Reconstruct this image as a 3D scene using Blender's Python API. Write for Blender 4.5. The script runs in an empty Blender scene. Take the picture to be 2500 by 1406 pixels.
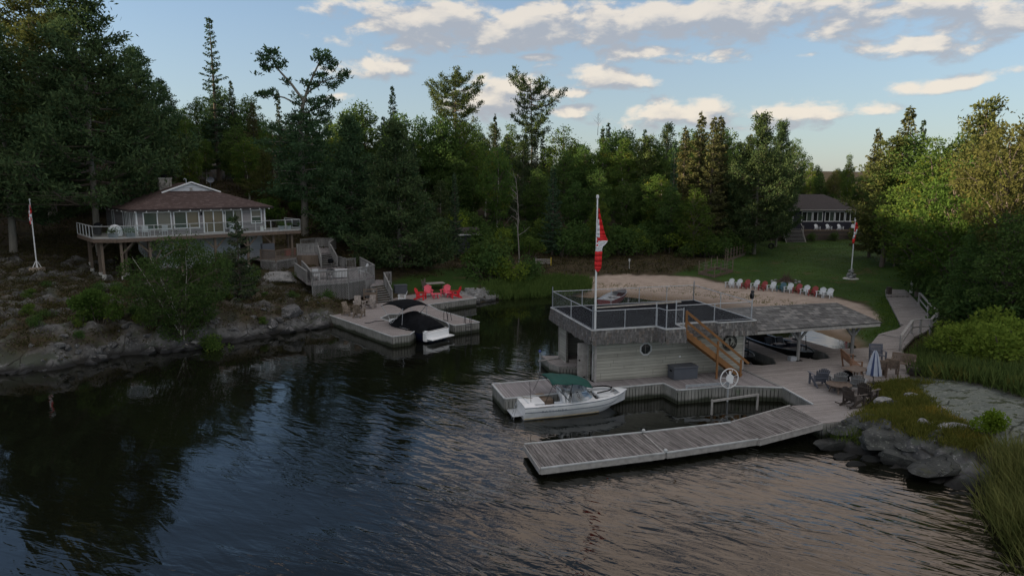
import bpy, bmesh, math, random
import numpy as np
from mathutils import Vector, Matrix, noise
from mathutils.geometry import tessellate_polygon
random.seed(7); rng = np.random.default_rng(7)
scene = bpy.context.scene
PI = math.pi

# ------------------------------------------------------------------ camera
F, H, PT = 1667.0, 11.5, math.radians(9.0)
cam_data = bpy.data.cameras.new("camera")
cam = bpy.data.objects.new("camera", cam_data)
scene.collection.objects.link(cam)
cam.location = (0, 0, H)
cam.rotation_euler = (math.radians(90) - PT, 0, 0)
cam_data.sensor_width = 36.0
cam_data.lens = 36.0 * F / 2500.0
cam_data.clip_start = 0.5
cam_data.clip_end = 5000
scene.camera = cam
scene.render.resolution_x = 1024
scene.render.resolution_y = 575

# ------------------------------------------------------------------ view
scene.view_settings.view_transform = 'Standard'
scene.view_settings.look = 'None'
scene.view_settings.gamma = 1.0
scene.view_settings.use_curve_mapping = False
scene.view_settings.exposure = 1.35

# ------------------------------------------------------------------ sun
SUN_EL, SUN_AZ = math.radians(11.5), math.radians(-94.0)      # azimuth measured from +Y towards +X
sd = Vector((math.sin(SUN_AZ) * math.cos(SUN_EL), math.cos(SUN_AZ) * math.cos(SUN_EL), math.sin(SUN_EL)))
sun_data = bpy.data.lights.new("sun", 'SUN')
sun_data.energy = 4.0
sun_data.angle = math.radians(0.5)
sun_data.color = (1.0, 0.80, 0.52)
sun = bpy.data.objects.new("sun", sun_data)
scene.collection.objects.link(sun)
sun.rotation_euler = sd.to_track_quat('Z', 'Y').to_euler()
sun.location = (-60, 20, 60)

# ------------------------------------------------------------------ node helpers
class NT:
    def __init__(s, tree):
        s.t = tree
    def n(s, typ, **kw):
        nd = s.t.nodes.new(typ)
        for k, v in kw.items():
            setattr(nd, k, v)
        return nd
    def link(s, a, b):
        s.t.links.new(a, b)
    def put(s, sock, v):
        if isinstance(v, bpy.types.NodeSocket):
            s.t.links.new(v, sock)
        elif v is not None:
            sock.default_value = v
    def m(s, op, a=None, b=None, c=None, clamp=False):
        nd = s.n('ShaderNodeMath', operation=op); nd.use_clamp = clamp
        for i, v in enumerate((a, b, c)):
            s.put(nd.inputs[i], v)
        return nd.outputs[0]
    def vm(s, op, a=None, b=None):
        nd = s.n('ShaderNodeVectorMath', operation=op)
        s.put(nd.inputs[0], a)
        if b is not None:
            s.put(nd.inputs[1], b)
        return nd.outputs['Value'] if op in ('LENGTH', 'DOT_PRODUCT', 'DISTANCE') else nd.outputs[0]
    def mr(s, v, a, b, c=0.0, d=1.0, smooth=True):
        nd = s.n('ShaderNodeMapRange')
        if smooth: nd.interpolation_type = 'SMOOTHSTEP'
        s.put(nd.inputs[0], v)
        for i, q in enumerate((a, b, c, d)):
            s.put(nd.inputs[i + 1], q)
        return nd.outputs[0]
    def mix(s, f, a, b, blend='MIX'):
        nd = s.n('ShaderNodeMix', data_type='RGBA', blend_type=blend)
        s.put(nd.inputs[0], f)
        for i, v in ((6, a), (7, b)):
            if isinstance(v, (tuple, list)) and len(v) == 3: v = (*v, 1)
            s.put(nd.inputs[i], v)
        return nd.outputs[2]
    def noise(s, vec=None, scale=1.0, detail=4.0, rough=0.55, dist=0.0, dims='3D'):
        nd = s.n('ShaderNodeTexNoise', noise_dimensions=dims)
        if vec is not None: s.link(vec, nd.inputs['Vector'])
        nd.inputs['Scale'].default_value = scale
        nd.inputs['Detail'].default_value = detail
        nd.inputs['Roughness'].default_value = rough
        nd.inputs['Distortion'].default_value = dist
        return nd.outputs[0]
    def comb(s, x=0.0, y=0.0, z=0.0):
        nd = s.n('ShaderNodeCombineXYZ')
        for i, v in enumerate((x, y, z)): s.put(nd.inputs[i], v)
        return nd.outputs[0]
    def sep(s, v):
        nd = s.n('ShaderNodeSeparateXYZ'); s.link(v, nd.inputs[0]); return nd.outputs
    def scale(s, v, sc):
        return s.vm('MULTIPLY', v, sc)
    def coord(s, which='Object'):
        return s.n('ShaderNodeTexCoord').outputs[which]
    def bump(s, h, strength=0.5, dist=0.02, normal=None):
        nd = s.n('ShaderNodeBump'); s.link(h, nd.inputs['Height'])
        nd.inputs['Strength'].default_value = strength
        nd.inputs['Distance'].default_value = dist
        if normal is not None: s.link(normal, nd.inputs['Normal'])
        return nd.outputs[0]

def new_mat(name):
    m = bpy.data.materials.new(name); m.use_nodes = True
    m.node_tree.nodes.clear()
    return m, NT(m.node_tree)
def finish(t, shader):
    o = t.n('ShaderNodeOutputMaterial'); t.link(shader, o.inputs[0])
def pbsdf(t, col, rough=0.7, metal=0.0, normal=None, spec=0.5, ior=None, alpha=None):
    b = t.n('ShaderNodeBsdfPrincipled')
    if isinstance(col, (tuple, list)): col = (*col[:3], 1)
    t.put(b.inputs['Base Color'], col); t.put(b.inputs['Roughness'], rough)
    b.inputs['Metallic'].default_value = metal
    b.inputs['Specular IOR Level'].default_value = spec
    if ior: b.inputs['IOR'].default_value = ior
    if normal is not None: t.link(normal, b.inputs['Normal'])
    if alpha is not None: t.put(b.inputs['Alpha'], alpha)
    return b.outputs[0]

# ------------------------------------------------------------------ world: evening sky with broken cumulus
world = bpy.data.worlds.new("World"); scene.world = world; world.use_nodes = True
wt = NT(world.node_tree); world.node_tree.nodes.clear()
sky = wt.n('ShaderNodeTexSky', sky_type='NISHITA')
sky.sun_disc = False; sky.sun_elevation = SUN_EL; sky.sun_rotation = SUN_AZ
sky.altitude = 300; sky.air_density = 1.0; sky.dust_density = .7; sky.ozone_density = 3.0

def pix_dir(px, py):
    dx, dy = (px - 1250) / F, -(py - 703) / F
    v = Vector((dx, math.cos(PT) + dy * math.sin(PT), -math.sin(PT) + dy * math.cos(PT))).normalized()
    return math.degrees(math.atan2(v.x, v.y)), math.degrees(math.asin(v.z))
# cloud banks: direction of centre (given by where the photo shows it), half sizes in degrees, amount
BANKS = []
for px, py, sw, sh, amp in [(1060, 55, 190, 48, 1.0), (1370, 70, 230, 42, 1.05), (1750, 45, 300, 50, .95), (2150, 35, 260, 45, .80),
                            (2450, 50, 180, 55, .75), (2250, 95, 150, 22, .7), (1550, 130, 200, 26, .62), (900, 170, 95, 24, .9), (1290, 150, 70, 14, .7),
                            (1500, 180, 95, 26, .9), (1230, 235, 110, 38, .98), (1390, 225, 90, 22, .6), (1650, 285, 150, 32, .95),
                            (1960, 280, 130, 24, .85), (2340, 195, 90, 17, .85), (1780, 125, 40, 13, .7), (1400, 275, 110, 16, .65),
                            (830, 235, 90, 10, .45), (2000, 125, 90, 12, .5), (1150, 130, 60, 8, .4)]:
    a, e = pix_dir(px, py)
    BANKS.append((a, e, math.degrees(sw / F), math.degrees(sh / F), amp))
BANKS += [(2, 19.0, 8, 2.6, 1.15), (15, 19.5, 11, 3.0, 1.05), (22, 24, 17, 5.0, 1.0), (6, 30, 15, 5, .75), (34, 34, 16, 7, 1.0), (-75, 12, 30, 6, .6),
          (-28, 38, 10, 4, .4), (110, 30, 60, 12, .7), (170, 35, 50, 15, .7), (20, 60, 60, 12, .5)]  # banks out of view, added mainly for the lake to reflect

grp = bpy.data.node_groups.new("cloud_density", 'ShaderNodeTree')
grp.interface.new_socket("Dir", in_out='INPUT', socket_type='NodeSocketVector')
grp.interface.new_socket("Density", in_out='OUTPUT', socket_type='NodeSocketFloat')
g = NT(grp)
gi = g.n('NodeGroupInput'); go = g.n('NodeGroupOutput')
ae = g.sep(gi.outputs[0])                       # x = azimuth deg, y = elevation deg
wob = g.noise(g.comb(g.m('MULTIPLY', ae[0], .12), g.m('MULTIPLY', ae[1], .3), 3.0), 1.0, 1, .5)
wq = g.m('SUBTRACT', wob, .5)
pw = g.comb(g.m('MULTIPLY_ADD', wq, 5.0, ae[0]), g.m('MULTIPLY_ADD', wq, 2.2, ae[1]), 0.0)
tot = None
for a, e, sw, sh, amp in BANKS:
    nd = g.n('ShaderNodeVectorMath', operation='MULTIPLY_ADD'); g.link(pw, nd.inputs[0])
    nd.inputs[1].default_value = (1 / sw, 1 / sh, 0); nd.inputs[2].default_value = (-a / sw, -e / sh, 0)
    gs = g.m('MULTIPLY_ADD', g.vm('LENGTH', nd.outputs[0]), -.62, amp + .30)
    tot = gs if tot is None else g.m('MAXIMUM', tot, gs)
tot = g.m('MINIMUM', g.m('MAXIMUM', tot, -.2), 1.1)
nz = g.noise(g.comb(g.m('MULTIPLY', ae[0], .30), g.m('MULTIPLY', ae[1], .62), 0.0), 1.0, 6, .58, .2)
den = g.m('ADD', tot, g.m('MULTIPLY', g.m('SUBTRACT', nz, .5), 2.15))
g.link(den, go.inputs[0])

gen = wt.coord('Generated')
d3 = wt.sep(wt.vm('NORMALIZE', gen))
az = wt.m('MULTIPLY', wt.m('ARCTAN2', d3[0], d3[1]), 180 / PI)
el = wt.m('MULTIPLY', wt.m('ARCSINE', d3[2]), 180 / PI)
def dens(oa, oe):
    nd = wt.n('ShaderNodeGroup'); nd.node_tree = grp
    wt.link(wt.comb(wt.m('ADD', az, oa), wt.m('ADD', el, oe), 0), nd.inputs[0])
    return nd.outputs[0]
d0 = dens(0, 0); d1 = dens(-.6, 1.0)
cover = wt.mr(d0, .34, .84)
lit = wt.mr(wt.m('SUBTRACT', d0, d1), -.14, .42)
deep = wt.mr(d1, .35, 1.15)
shade = wt.m('MULTIPLY', lit, wt.m('SUBTRACT', 1.0, wt.m('MULTIPLY', deep, .55)))
ccol = wt.mix(shade, (.165, .172, .19), (.36, .32, .27))
high = wt.mr(el, 16, 26)
ccol = wt.mix(wt.m('MULTIPLY', high, .75), ccol, (.66, .50, .385))
SKY_STR = 0.083
base = wt.vm('MULTIPLY', sky.outputs[0], (SKY_STR, SKY_STR, SKY_STR))
thin = wt.mr(el, 0, 24, .62, .10)
base = wt.mix(wt.mr(el, 14, 30, 0.0, .5), base, (.012, .022, .04))
base = wt.mix(thin, base, (.185, .20, .212))
edge = wt.m('MULTIPLY', cover, wt.mr(el, -1, 3))
col = wt.mix(wt.m('MULTIPLY', edge, wt.mr(el, 0, 16, .9, .78)), base, ccol)
# unseen bright overcast overhead and behind the camera, added to lift the shade
fill_sky = wt.m('MAXIMUM', wt.mr(el, 38, 62), wt.m('MULTIPLY', wt.mr(d3[1], .15, -.45), wt.mr(el, 4, 22)))
col = wt.mix(wt.m('MULTIPLY', fill_sky, .80), col, (.335, .318, .305))
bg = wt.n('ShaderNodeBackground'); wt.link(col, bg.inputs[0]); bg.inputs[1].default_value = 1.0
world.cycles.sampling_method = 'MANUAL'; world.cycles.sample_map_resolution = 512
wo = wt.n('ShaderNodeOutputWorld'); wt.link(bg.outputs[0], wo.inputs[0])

# ------------------------------------------------------------------ geometry helpers
COL = scene.collection
def at(px, py, z):
    """world point at height z on the sight line through photo pixel (px, py): used to survey real positions"""
    dx, dy = (px - 1250) / F, -(py - 703) / F
    d = (dx, math.cos(PT) + dy * math.sin(PT), -math.sin(PT) + dy * math.cos(PT))
    t = (z - H) / d[2]
    return Vector((d[0] * t, d[1] * t, z))
def at_depth(px, py, y):
    dx, dy = (px - 1250) / F, -(py - 703) / F
    d = (dx, math.cos(PT) + dy * math.sin(PT), -math.sin(PT) + dy * math.cos(PT))
    t = y / d[1]
    return Vector((d[0] * t, y, H + d[2] * t))

def props(o, label=None, cat=None, group=None, kind=None):
    if label: o['label'] = label
    if cat: o['category'] = cat
    if group: o['group'] = group
    if kind: o['kind'] = kind
    return o
def thing(name, label, cat, loc=(0, 0, 0), rz=0.0, group=None, kind=None):
    o = bpy.data.objects.new(name, None); COL.objects.link(o)
    o.empty_display_size = .3
    o.location = loc; o.rotation_euler = (0, 0, rz)
    return props(o, label, cat, group, kind)
def dup(root, loc, rz=0.0, scale=None, label=None, group=None):
    r = root.copy(); COL.objects.link(r); r.location = loc; r.rotation_euler = (0, 0, rz)
    if scale is not None: r.scale = scale if isinstance(scale, (tuple, list)) else (scale,) * 3
    if label: r['label'] = label
    if group: r['group'] = group
    for ch in list(root.children):
        c = ch.copy(); COL.objects.link(c); c.parent = r
        for gch in ch.children:
            d = gch.copy(); COL.objects.link(d); d.parent = c
    return r

class MB:
    def __init__(s): s.v = []; s.f = []; s.mi = []; s.cur = 0; s.smooth = False
    def add(s, vs, fs):
        b = len(s.v); s.v += [tuple(q) for q in vs]
        for f in fs: s.f.append(tuple(b + i for i in f)); s.mi.append(s.cur)
        return s
    def box(s, c, size, rz=0.0, M=None):
        hx, hy, hz = size[0] / 2, size[1] / 2, size[2] / 2
        R = Matrix.Rotation(rz, 3, 'Z') if M is None else M
        vs = [Vector(c) + R @ Vector((x * hx, y * hy, z * hz)) for z in (-1, 1) for y in (-1, 1) for x in (-1, 1)]
        return s.add(vs, [(0, 2, 3, 1), (4, 5, 7, 6), (0, 1, 5, 4), (2, 6, 7, 3), (0, 4, 6, 2), (1, 3, 7, 5)])
    def b2(s, x0, x1, y0, y1, z0, z1):
        return s.box(((x0 + x1) / 2, (y0 + y1) / 2, (z0 + z1) / 2), (abs(x1 - x0), abs(y1 - y0), abs(z1 - z0)))
    def bar(s, a, b, w, h=None, up=(0, 0, 1)):
        a, b = Vector(a), Vector(b); h = h or w
        d = b - a; L = d.length
        if L < 1e-6: return s
        d.normalize(); up = Vector(up)
        if abs(d.dot(up)) > .99: up = Vector((1, 0, 0))
        sx = d.cross(up).normalized(); uz = sx.cross(d)
        M = Matrix((d, sx, uz)).transposed()
        return s.box((a + b) / 2, (L, w, h), M=M)
    def tube(s, a, b, r, r2=None, n=8, caps=True):
        a, b = Vector(a), Vector(b); r2 = r if r2 is None else r2
        d = (b - a).normalized(); up = Vector((0, 0, 1)) if abs(d.z) < .9 else Vector((1, 0, 0))
        x = d.cross(up).normalized(); y = d.cross(x)
        vs = []
        for p, q in ((a, r), (b, r2)):
            for i in range(n):
                t = 2 * PI * i / n; vs.append(p + (x * math.cos(t) + y * math.sin(t)) * q)
        fs = [(i, (i + 1) % n, n + (i + 1) % n, n + i) for i in range(n)]
        if caps: fs += [tuple(range(n))[::-1], tuple(range(n, 2 * n))]
        return s.add(vs, fs)
    def path(s, pts, r, n=7, caps=True):
        """smooth tube through points; r scalar or list"""
        pts = [Vector(p) for p in pts]
        if not isinstance(r, (list, tuple)): r = [r] * len(pts)
        vs = []; prevx = None
        for i, p in enumerate(pts):
            d = (pts[min(i + 1, len(pts) - 1)] - pts[max(i - 1, 0)]).normalized()
            if prevx is None:
                up = Vector((0, 0, 1)) if abs(d.z) < .9 else Vector((1, 0, 0)); x = d.cross(up).normalized()
            else:
                x = (prevx - d * prevx.dot(d)).normalized()
            y = d.cross(x); prevx = x
            for k in range(n):
                t = 2 * PI * k / n; vs.append(p + (x * math.cos(t) + y * math.sin(t)) * r[i])
        fs = []
        for i in range(len(pts) - 1):
            for k in range(n):
                fs.append((i * n + k, i * n + (k + 1) % n, (i + 1) * n + (k + 1) % n, (i + 1) * n + k))
        if caps: fs += [tuple(range(n))[::-1], tuple(range((len(pts) - 1) * n, len(pts) * n))]
        return s.add(vs, fs)
    def prism(s, poly, z0, z1, holes=(), top=True, bottom=True, sides=True):
        loops = [poly] + list(holes)
        flat = [p for l in loops for p in l]
        tris = tessellate_polygon([[Vector((p[0], p[1], 0)) for p in l] for l in loops])
        n = len(flat)
        z0s = z0 if isinstance(z0, (list, tuple)) else [z0] * n
        z1s = z1 if isinstance(z1, (list, tuple)) else [z1] * n
        vs = [(p[0], p[1], z0s[i]) for i, p in enumerate(flat)] + [(p[0], p[1], z1s[i]) for i, p in enumerate(flat)]
        fs = []
        for t in tris:
            a, b, c = [Vector(flat[i][:2]) for i in t]
            if (b - a).cross(c - a) < 0: t = t[::-1]
            if top: fs.append(tuple(n + i for i in t))
            if bottom: fs.append(tuple(i for i in t[::-1]))
        if sides:
            o = 0
            for l in loops:
                m = len(l)
                for i in range(m):
                    j = (i + 1) % m; fs.append((o + i, o + j, n + o + j, n + o + i))
                o += m
        return s.add(vs, fs)
    def loft(s, rings, closed=True, cap0=True, cap1=True):
        n = len(rings[0]); vs = [p for r in rings for p in r]; fs = []
        for i in range(len(rings) - 1):
            for k in range(n if closed else n - 1):
                k2 = (k + 1) % n
                fs.append((i * n + k, i * n + k2, (i + 1) * n + k2, (i + 1) * n + k))
        if cap0: fs.append(tuple(range(n))[::-1])
        if cap1: fs.append(tuple((len(rings) - 1) * n + k for k in range(n)))
        return s.add(vs, fs)
    def lathe(s, prof, n=16, c=(0, 0, 0)):
        rings = [[(c[0] + r * math.cos(2 * PI * k / n), c[1] + r * math.sin(2 * PI * k / n), c[2] + z) for k in range(n)] for r, z in prof]
        return s.loft(rings)
    def ball(s, c, r, n=10, sz=1.0):
        m = n // 2 + 1
        prof = [(max(.0005, r * math.sin(PI * i / m)), -r * sz * math.cos(PI * i / m)) for i in range(m + 1)]
        return s.lathe(prof, n, c)
    def build(s, name, mats, parent=None, world=False, smooth=None, bevel=0.0):
        me = bpy.data.meshes.new(name)
        me.from_pydata(s.v, [], s.f)
        if not isinstance(mats, (list, tuple)): mats = [mats]
        for m in mats: me.materials.append(m)
        if len(mats) > 1: me.polygons.foreach_set('material_index', s.mi)
        bm = bmesh.new(); bm.from_mesh(me); bmesh.ops.recalc_face_normals(bm, faces=bm.faces)
        if bevel > 0:
            bmesh.ops.bevel(bm, geom=[e for e in bm.edges if len(e.link_faces) == 2 and e.calc_face_angle(0) > .6], offset=bevel, segments=1, affect='EDGES')
        bm.to_mesh(me); bm.free()
        if smooth if smooth is not None else s.smooth:
            me.polygons.foreach_set('use_smooth', [True] * len(me.polygons))
            try: me.set_sharp_from_angle(angle=math.radians(40))
            except Exception: pass
        me.update()
        o = bpy.data.objects.new(name, me); COL.objects.link(o)
        if parent is not None:
            o.parent = parent
            if world:
                M = (Matrix.Translation(parent.location) @ parent.rotation_euler.to_matrix().to_4x4()).inverted()
                me.transform(M); me.update()
        return o

def np_mesh(name, verts, faces, mat, parent=None, k=4, smooth=False):
    me = bpy.data.meshes.new(name)
    nv, nf = len(verts), len(faces)
    me.vertices.add(nv); me.vertices.foreach_set('co', np.asarray(verts, np.float32).ravel())
    me.loops.add(nf * k); me.loops.foreach_set('vertex_index', np.asarray(faces, np.int32).ravel())
    me.polygons.add(nf); me.polygons.foreach_set('loop_start', np.arange(0, nf * k, k, dtype=np.int32))
    if smooth: me.polygons.foreach_set('use_smooth', np.ones(nf, bool))
    me.update(calc_edges=True)
    if mat is not None: me.materials.append(mat)
    o = bpy.data.objects.new(name, me); COL.objects.link(o)
    if parent is not None: o.parent = parent
    return o
def frame(ox, oy, deg, z=0.0):
    """local frame: returns function (u, v, z) -> world Vector"""
    c, s_ = math.cos(math.radians(deg)), math.sin(math.radians(deg))
    return lambda u, v, zz=z: Vector((ox + u * c - v * s_, oy + u * s_ + v * c, zz))
# ------------------------------------------------------------------ materials
def m_plain(name, col, rough=.65, var=.25, scale=3.0, metal=0.0, bump=.0, spec=.5, dirt=None):
    m, t = new_mat(name)
    co = t.coord()
    nz = t.noise(co, scale, 5, .6)
    lo = tuple(c * (1 - var) for c in col); hi = tuple(min(1, c * (1 + var)) for c in col)
    c = t.mix(t.mr(nz, .3, .7), lo, hi)
    if dirt:
        c = t.mix(t.mr(t.noise(co, scale * .37, 6, .65), .52, .72), c, dirt)
    nrm = t.bump(t.noise(co, scale * 9, 3), bump, .01) if bump else None
    finish(t, pbsdf(t, c, rough, metal, nrm, spec)); return m

def m_planks(name, dark, light, pitch=.14, axis=0, length=4.0, gap=.09, grain=1.0, rough=.8, stain=None, tide=False):
    """boards laid side by side: each board runs along `axis`, boards repeat across the other one (object space)"""
    m, t = new_mat(name)
    o = t.sep(t.coord()); a, b = (o[0], o[1]) if axis == 0 else (o[1], o[0])
    if axis == 2: a, b = o[2], t.m('ADD', o[0], o[1])
    q = t.m('DIVIDE', b, pitch); idx = t.m('FLOOR', q); fr = t.m('FRACT', q)
    w1 = t.n('ShaderNodeTexWhiteNoise', noise_dimensions='1D'); t.link(idx, w1.inputs['W'])
    seg = t.m('FLOOR', t.m('ADD', t.m('DIVIDE', a, length), t.m('MULTIPLY', w1.outputs[0], 7.3)))
    w2 = t.n('ShaderNodeTexWhiteNoise', noise_dimensions='2D')
    t.link(t.comb(idx, seg, 0), w2.inputs['Vector'])
    gr = t.noise(t.comb(t.m('MULTIPLY', a, 1.6), t.m('MULTIPLY', b, 26.0), w2.outputs[0]), 1.0, 4, .6)
    blot = t.noise(t.coord(), .8, 5, .6)
    f = t.m('ADD', t.m('MULTIPLY', w2.outputs[0], .42), t.m('ADD', t.m('MULTIPLY', t.m('SUBTRACT', gr, .5), 1.1 * grain), t.m('MULTIPLY', blot, .55)), clamp=True)
    c = t.mix(f, dark, light)
    if stain:
        c = t.mix(t.mr(t.noise(t.coord(), 2.3, 6, .7), .55, .75), c, stain)
    if tide:
        pz_ = t.sep(t.n('ShaderNodeNewGeometry').outputs['Position'])[2]
        tf = t.mr(t.m('ADD', pz_, t.m('MULTIPLY', t.m('SUBTRACT', blot, .5), .35)), .12, .34)
        c = t.mix(tf, (.035, .042, .028), c)
    g0 = t.m('GREATER_THAN', fr, gap)
    c = t.mix(g0, tuple(x * .18 for x in dark), c)
    nrm = t.bump(t.m('ADD', g0, t.m('MULTIPLY', gr, .25)), .6, .012)
    finish(t, pbsdf(t, c, rough, 0, nrm, .3)); return m

def m_siding(name, col, pitch=.18, var=.16, rough=.75):
    m, t = new_mat(name)
    o = t.sep(t.coord())
    q = t.m('DIVIDE', o[2], pitch); idx = t.m('FLOOR', q); fr = t.m('FRACT', q)
    w = t.n('ShaderNodeTexWhiteNoise', noise_dimensions='1D'); t.link(idx, w.inputs['W'])
    al = t.m('ADD', o[0], t.m('MULTIPLY', o[1], 1.0))
    gr = t.noise(t.comb(t.m('MULTIPLY', al, 1.3), t.m('MULTIPLY', o[2], 22), w.outputs[0]), 1, 4, .6)
    big = t.noise(t.coord(), .7, 4, .6)
    f = t.m('ADD', t.m('MULTIPLY', w.outputs[0], .35), t.m('ADD', t.m('MULTIPLY', gr, .45), t.m('MULTIPLY', big, .5)), clamp=True)
    lo = tuple(c * (1 - var * 2) for c in col); hi = tuple(min(1, c * (1 + var)) for c in col)
    c = t.mix(t.mr(f, .35, .85), lo, hi)
    jt = t.m('GREATER_THAN', t.m('FRACT', t.m('ADD', t.m('DIVIDE', al, 3.1), t.m('MULTIPLY', w.outputs[0], 5.3))), .008)
    ln = t.m('MULTIPLY', t.mr(fr, 0, .14, smooth=False), t.m('MULTIPLY_ADD', jt, .6, .4))
    c = t.mix(ln, tuple(x * .3 for x in col), c)
    nrm = t.bump(t.m('ADD', t.m('SUBTRACT', 1.0, fr), t.m('MULTIPLY', gr, .12)), .8, .03)
    finish(t, pbsdf(t, c, rough, 0, nrm, .35)); return m

def m_shingle(name, a, b, c_, w=.16, h=.2, vert=True, rough=.85, bumpd=.03, amount=.8):
    """courses of shingles: x+y along, z (or slope y) up"""
    m, t = new_mat(name)
    o = t.sep(t.coord())
    along = t.m('ADD', o[0], o[1]) if vert else o[0]
    up = o[2] if vert else o[1]
    row = t.m('FLOOR', t.m('DIVIDE', up, h))
    w0 = t.n('ShaderNodeTexWhiteNoise', noise_dimensions='1D'); t.link(row, w0.inputs['W'])
    q = t.m('ADD', t.m('DIVIDE', along, w), t.m('MULTIPLY', w0.outputs[0], 13.7))
    q = t.m('ADD', q, t.m('MULTIPLY', t.m('SUBTRACT', t.noise(t.comb(q, t.m('MULTIPLY', row, 7.7), 0), .9, 1), .5), .9))
    cell = t.m('FLOOR', q)
    w1 = t.n('ShaderNodeTexWhiteNoise', noise_dimensions='2D'); t.link(t.comb(cell, row, 0), w1.inputs['Vector'])
    fy = t.m('ADD', t.m('FRACT', t.m('DIVIDE', up, h)), t.m('MULTIPLY', t.m('SUBTRACT', w1.outputs[0], .5), .16))
    fx = t.m('FRACT', q)
    rnd = w1.outputs[0]
    big = t.noise(t.coord(), 1.1, 5, .6)
    f = t.m('ADD', t.m('MULTIPLY', rnd, .75), t.m('MULTIPLY', t.m('SUBTRACT', big, .35), .8), clamp=True)
    c = t.mix(f, a, b)
    c = t.mix(t.m('GREATER_THAN', rnd, .9), c, c_)
    edge = t.m('MULTIPLY', t.mr(fy, .0, .34 if amount > .85 else .22, smooth=False), t.mr(fx, 0.0, .1, smooth=False))
    c = t.mix(edge, tuple(x * (1 - amount) for x in a), c)
    nrm = t.bump(t.m('ADD', t.m('MULTIPLY', t.m('SUBTRACT', 1.0, fy), 1.0), t.m('MULTIPLY', rnd, .5)), .9, bumpd)
    finish(t, pbsdf(t, c, rough, 0, nrm, .25)); return m

def m_leaf(name, cols, trans=.35, clump=.55, yellow=None):
    m, t = new_mat(name)
    geo = t.n('ShaderNodeNewGeometry'); oi = t.n('ShaderNodeObjectInfo')
    r = geo.outputs['Random Per Island']
    nz = t.noise(t.coord(), clump, 3, .6)
    cols = [tuple(min(.5, q * 1.62) for q in cc) for cc in cols]
    f = t.m('ADD', t.m('MULTIPLY', r, .55), t.m('MULTIPLY', t.m('SUBTRACT', nz, .3), .9), clamp=True)
    c = t.mix(f, cols[0], cols[1])
    c = t.mix(t.m('MULTIPLY', oi.outputs['Random'], .75), c, t.mix(f, tuple(x * .62 for x in cols[0]), cols[2]))
    if yellow:
        c = t.mix(t.mr(t.m('ADD', nz, t.m('MULTIPLY', r, .16)), .66, .8), c, yellow)
    d = t.n('ShaderNodeBsdfDiffuse'); t.link(c, d.inputs[0])
    tr = t.n('ShaderNodeBsdfTranslucent'); t.link(c, tr.inputs[0])
    mx = t.n('ShaderNodeMixShader'); mx.inputs[0].default_value = trans
    t.link(d.outputs[0], mx.inputs[1]); t.link(tr.outputs[0], mx.inputs[2])
    finish(t, mx.outputs[0]); return m

def m_bark(name, a, b, scale=6.0, birch=False):
    m, t = new_mat(name)
    co = t.coord()
    if birch:
        o = t.sep(co)
        nz = t.noise(t.comb(t.m('MULTIPLY', o[0], 3), t.m('MULTIPLY', o[1], 3), t.m('MULTIPLY', o[2], 14)), 1.0, 3, .6)
        c = t.mix(t.mr(nz, .58, .66), b, a)
    else:
        c = t.mix(t.noise(t.scale(co, (1, 1, .25)), scale, 5, .65), a, b)
    finish(t, pbsdf(t, c, .9, 0, t.bump(t.noise(t.scale(co, (1, 1, .3)), scale * 2, 4), .7, .03), .2)); return m

def m_rock(name, a, b, lichen, moss=None, scale=1.0, wet=True, mossy=.0):
    m, t = new_mat(name)
    co = t.n('ShaderNodeNewGeometry').outputs['Position']
    nz = t.noise(co, 1.3 * scale, 8, .68)
    n2 = t.noise(co, 5.5 * scale, 6, .7)
    c = t.mix(t.mr(nz, .32, .68), a, b)
    c = t.mix(t.mr(n2, .55, .68), c, lichen)
    vor = t.n('ShaderNodeTexVoronoi', feature='DISTANCE_TO_EDGE'); vor.inputs['Scale'].default_value = .75 * scale
    wv = t.vm('ADD', co, t.scale(t.n('ShaderNodeTexNoise').outputs[1], (.8, .8, .8)))
    t.link(wv, vor.inputs['Vector'])
    crack = t.m('MAXIMUM', t.mr(vor.outputs['Distance'], 0.0, .016), t.mr(t.noise(co, 1.1 * scale, 4), .45, .55))
    c = t.mix(crack, tuple(x * .25 for x in a), c)
    z = t.sep(co)[2]
    if moss:
        mk = t.mr(t.m('ADD', t.noise(co, .9 * scale, 6, .65), mossy), .5, .6)
        c = t.mix(mk, c, moss)
    if wet:
        wf = t.mr(t.m('ADD', z, t.m('MULTIPLY', t.m('SUBTRACT', nz, .5), .25)), .12, .42)
        c = t.mix(wf, tuple(x * .42 for x in a), c)
    h = t.m('ADD', t.m('MULTIPLY', nz, 1.0), t.m('ADD', t.m('MULTIPLY', n2, .35), t.m('MULTIPLY', crack, .5)))
    finish(t, pbsdf(t, c, .82, 0, t.bump(h, .9, .12), .3)); return m

M = {}
M['deck_main'] = m_planks('weathered_decking', (.185, .165, .158), (.40, .37, .355), .14, 0, 3.6)
M['deck_cross'] = m_planks('weathered_decking_across', (.15, .14, .145), (.37, .345, .35), .14, 1, 9.0, .13)
M['deck_left'] = m_planks('worn_dock_boards', (.185, .165, .16), (.37, .335, .325), .14, 0, 3.6, .07, .7)
M['deck_float'] = m_planks('floating_dock_boards', (.045, .04, .038), (.30, .28, .27), .14, 1, 9.0, .12, 2.0, stain=(.075, .066, .062))
M['skirt'] = m_planks('dock_skirt_boards', (.13, .135, .125), (.34, .34, .325), .5, 2, 9, 0, 1.2, stain=(.13, .17, .12), tide=True)
M['skirt_dark'] = m_plain('dark_dock_timber', (.03, .028, .025), .95)  # near-black backing timber
M['trim_white'] = m_plain('white_edge_trim', (.46, .48, .49), .6, .15, 2, dirt=(.30, .31, .30))
M['trim_grey'] = m_plain('weathered_trim', (.31, .30, .29), .8, .2, 4, bump=.3)
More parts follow.
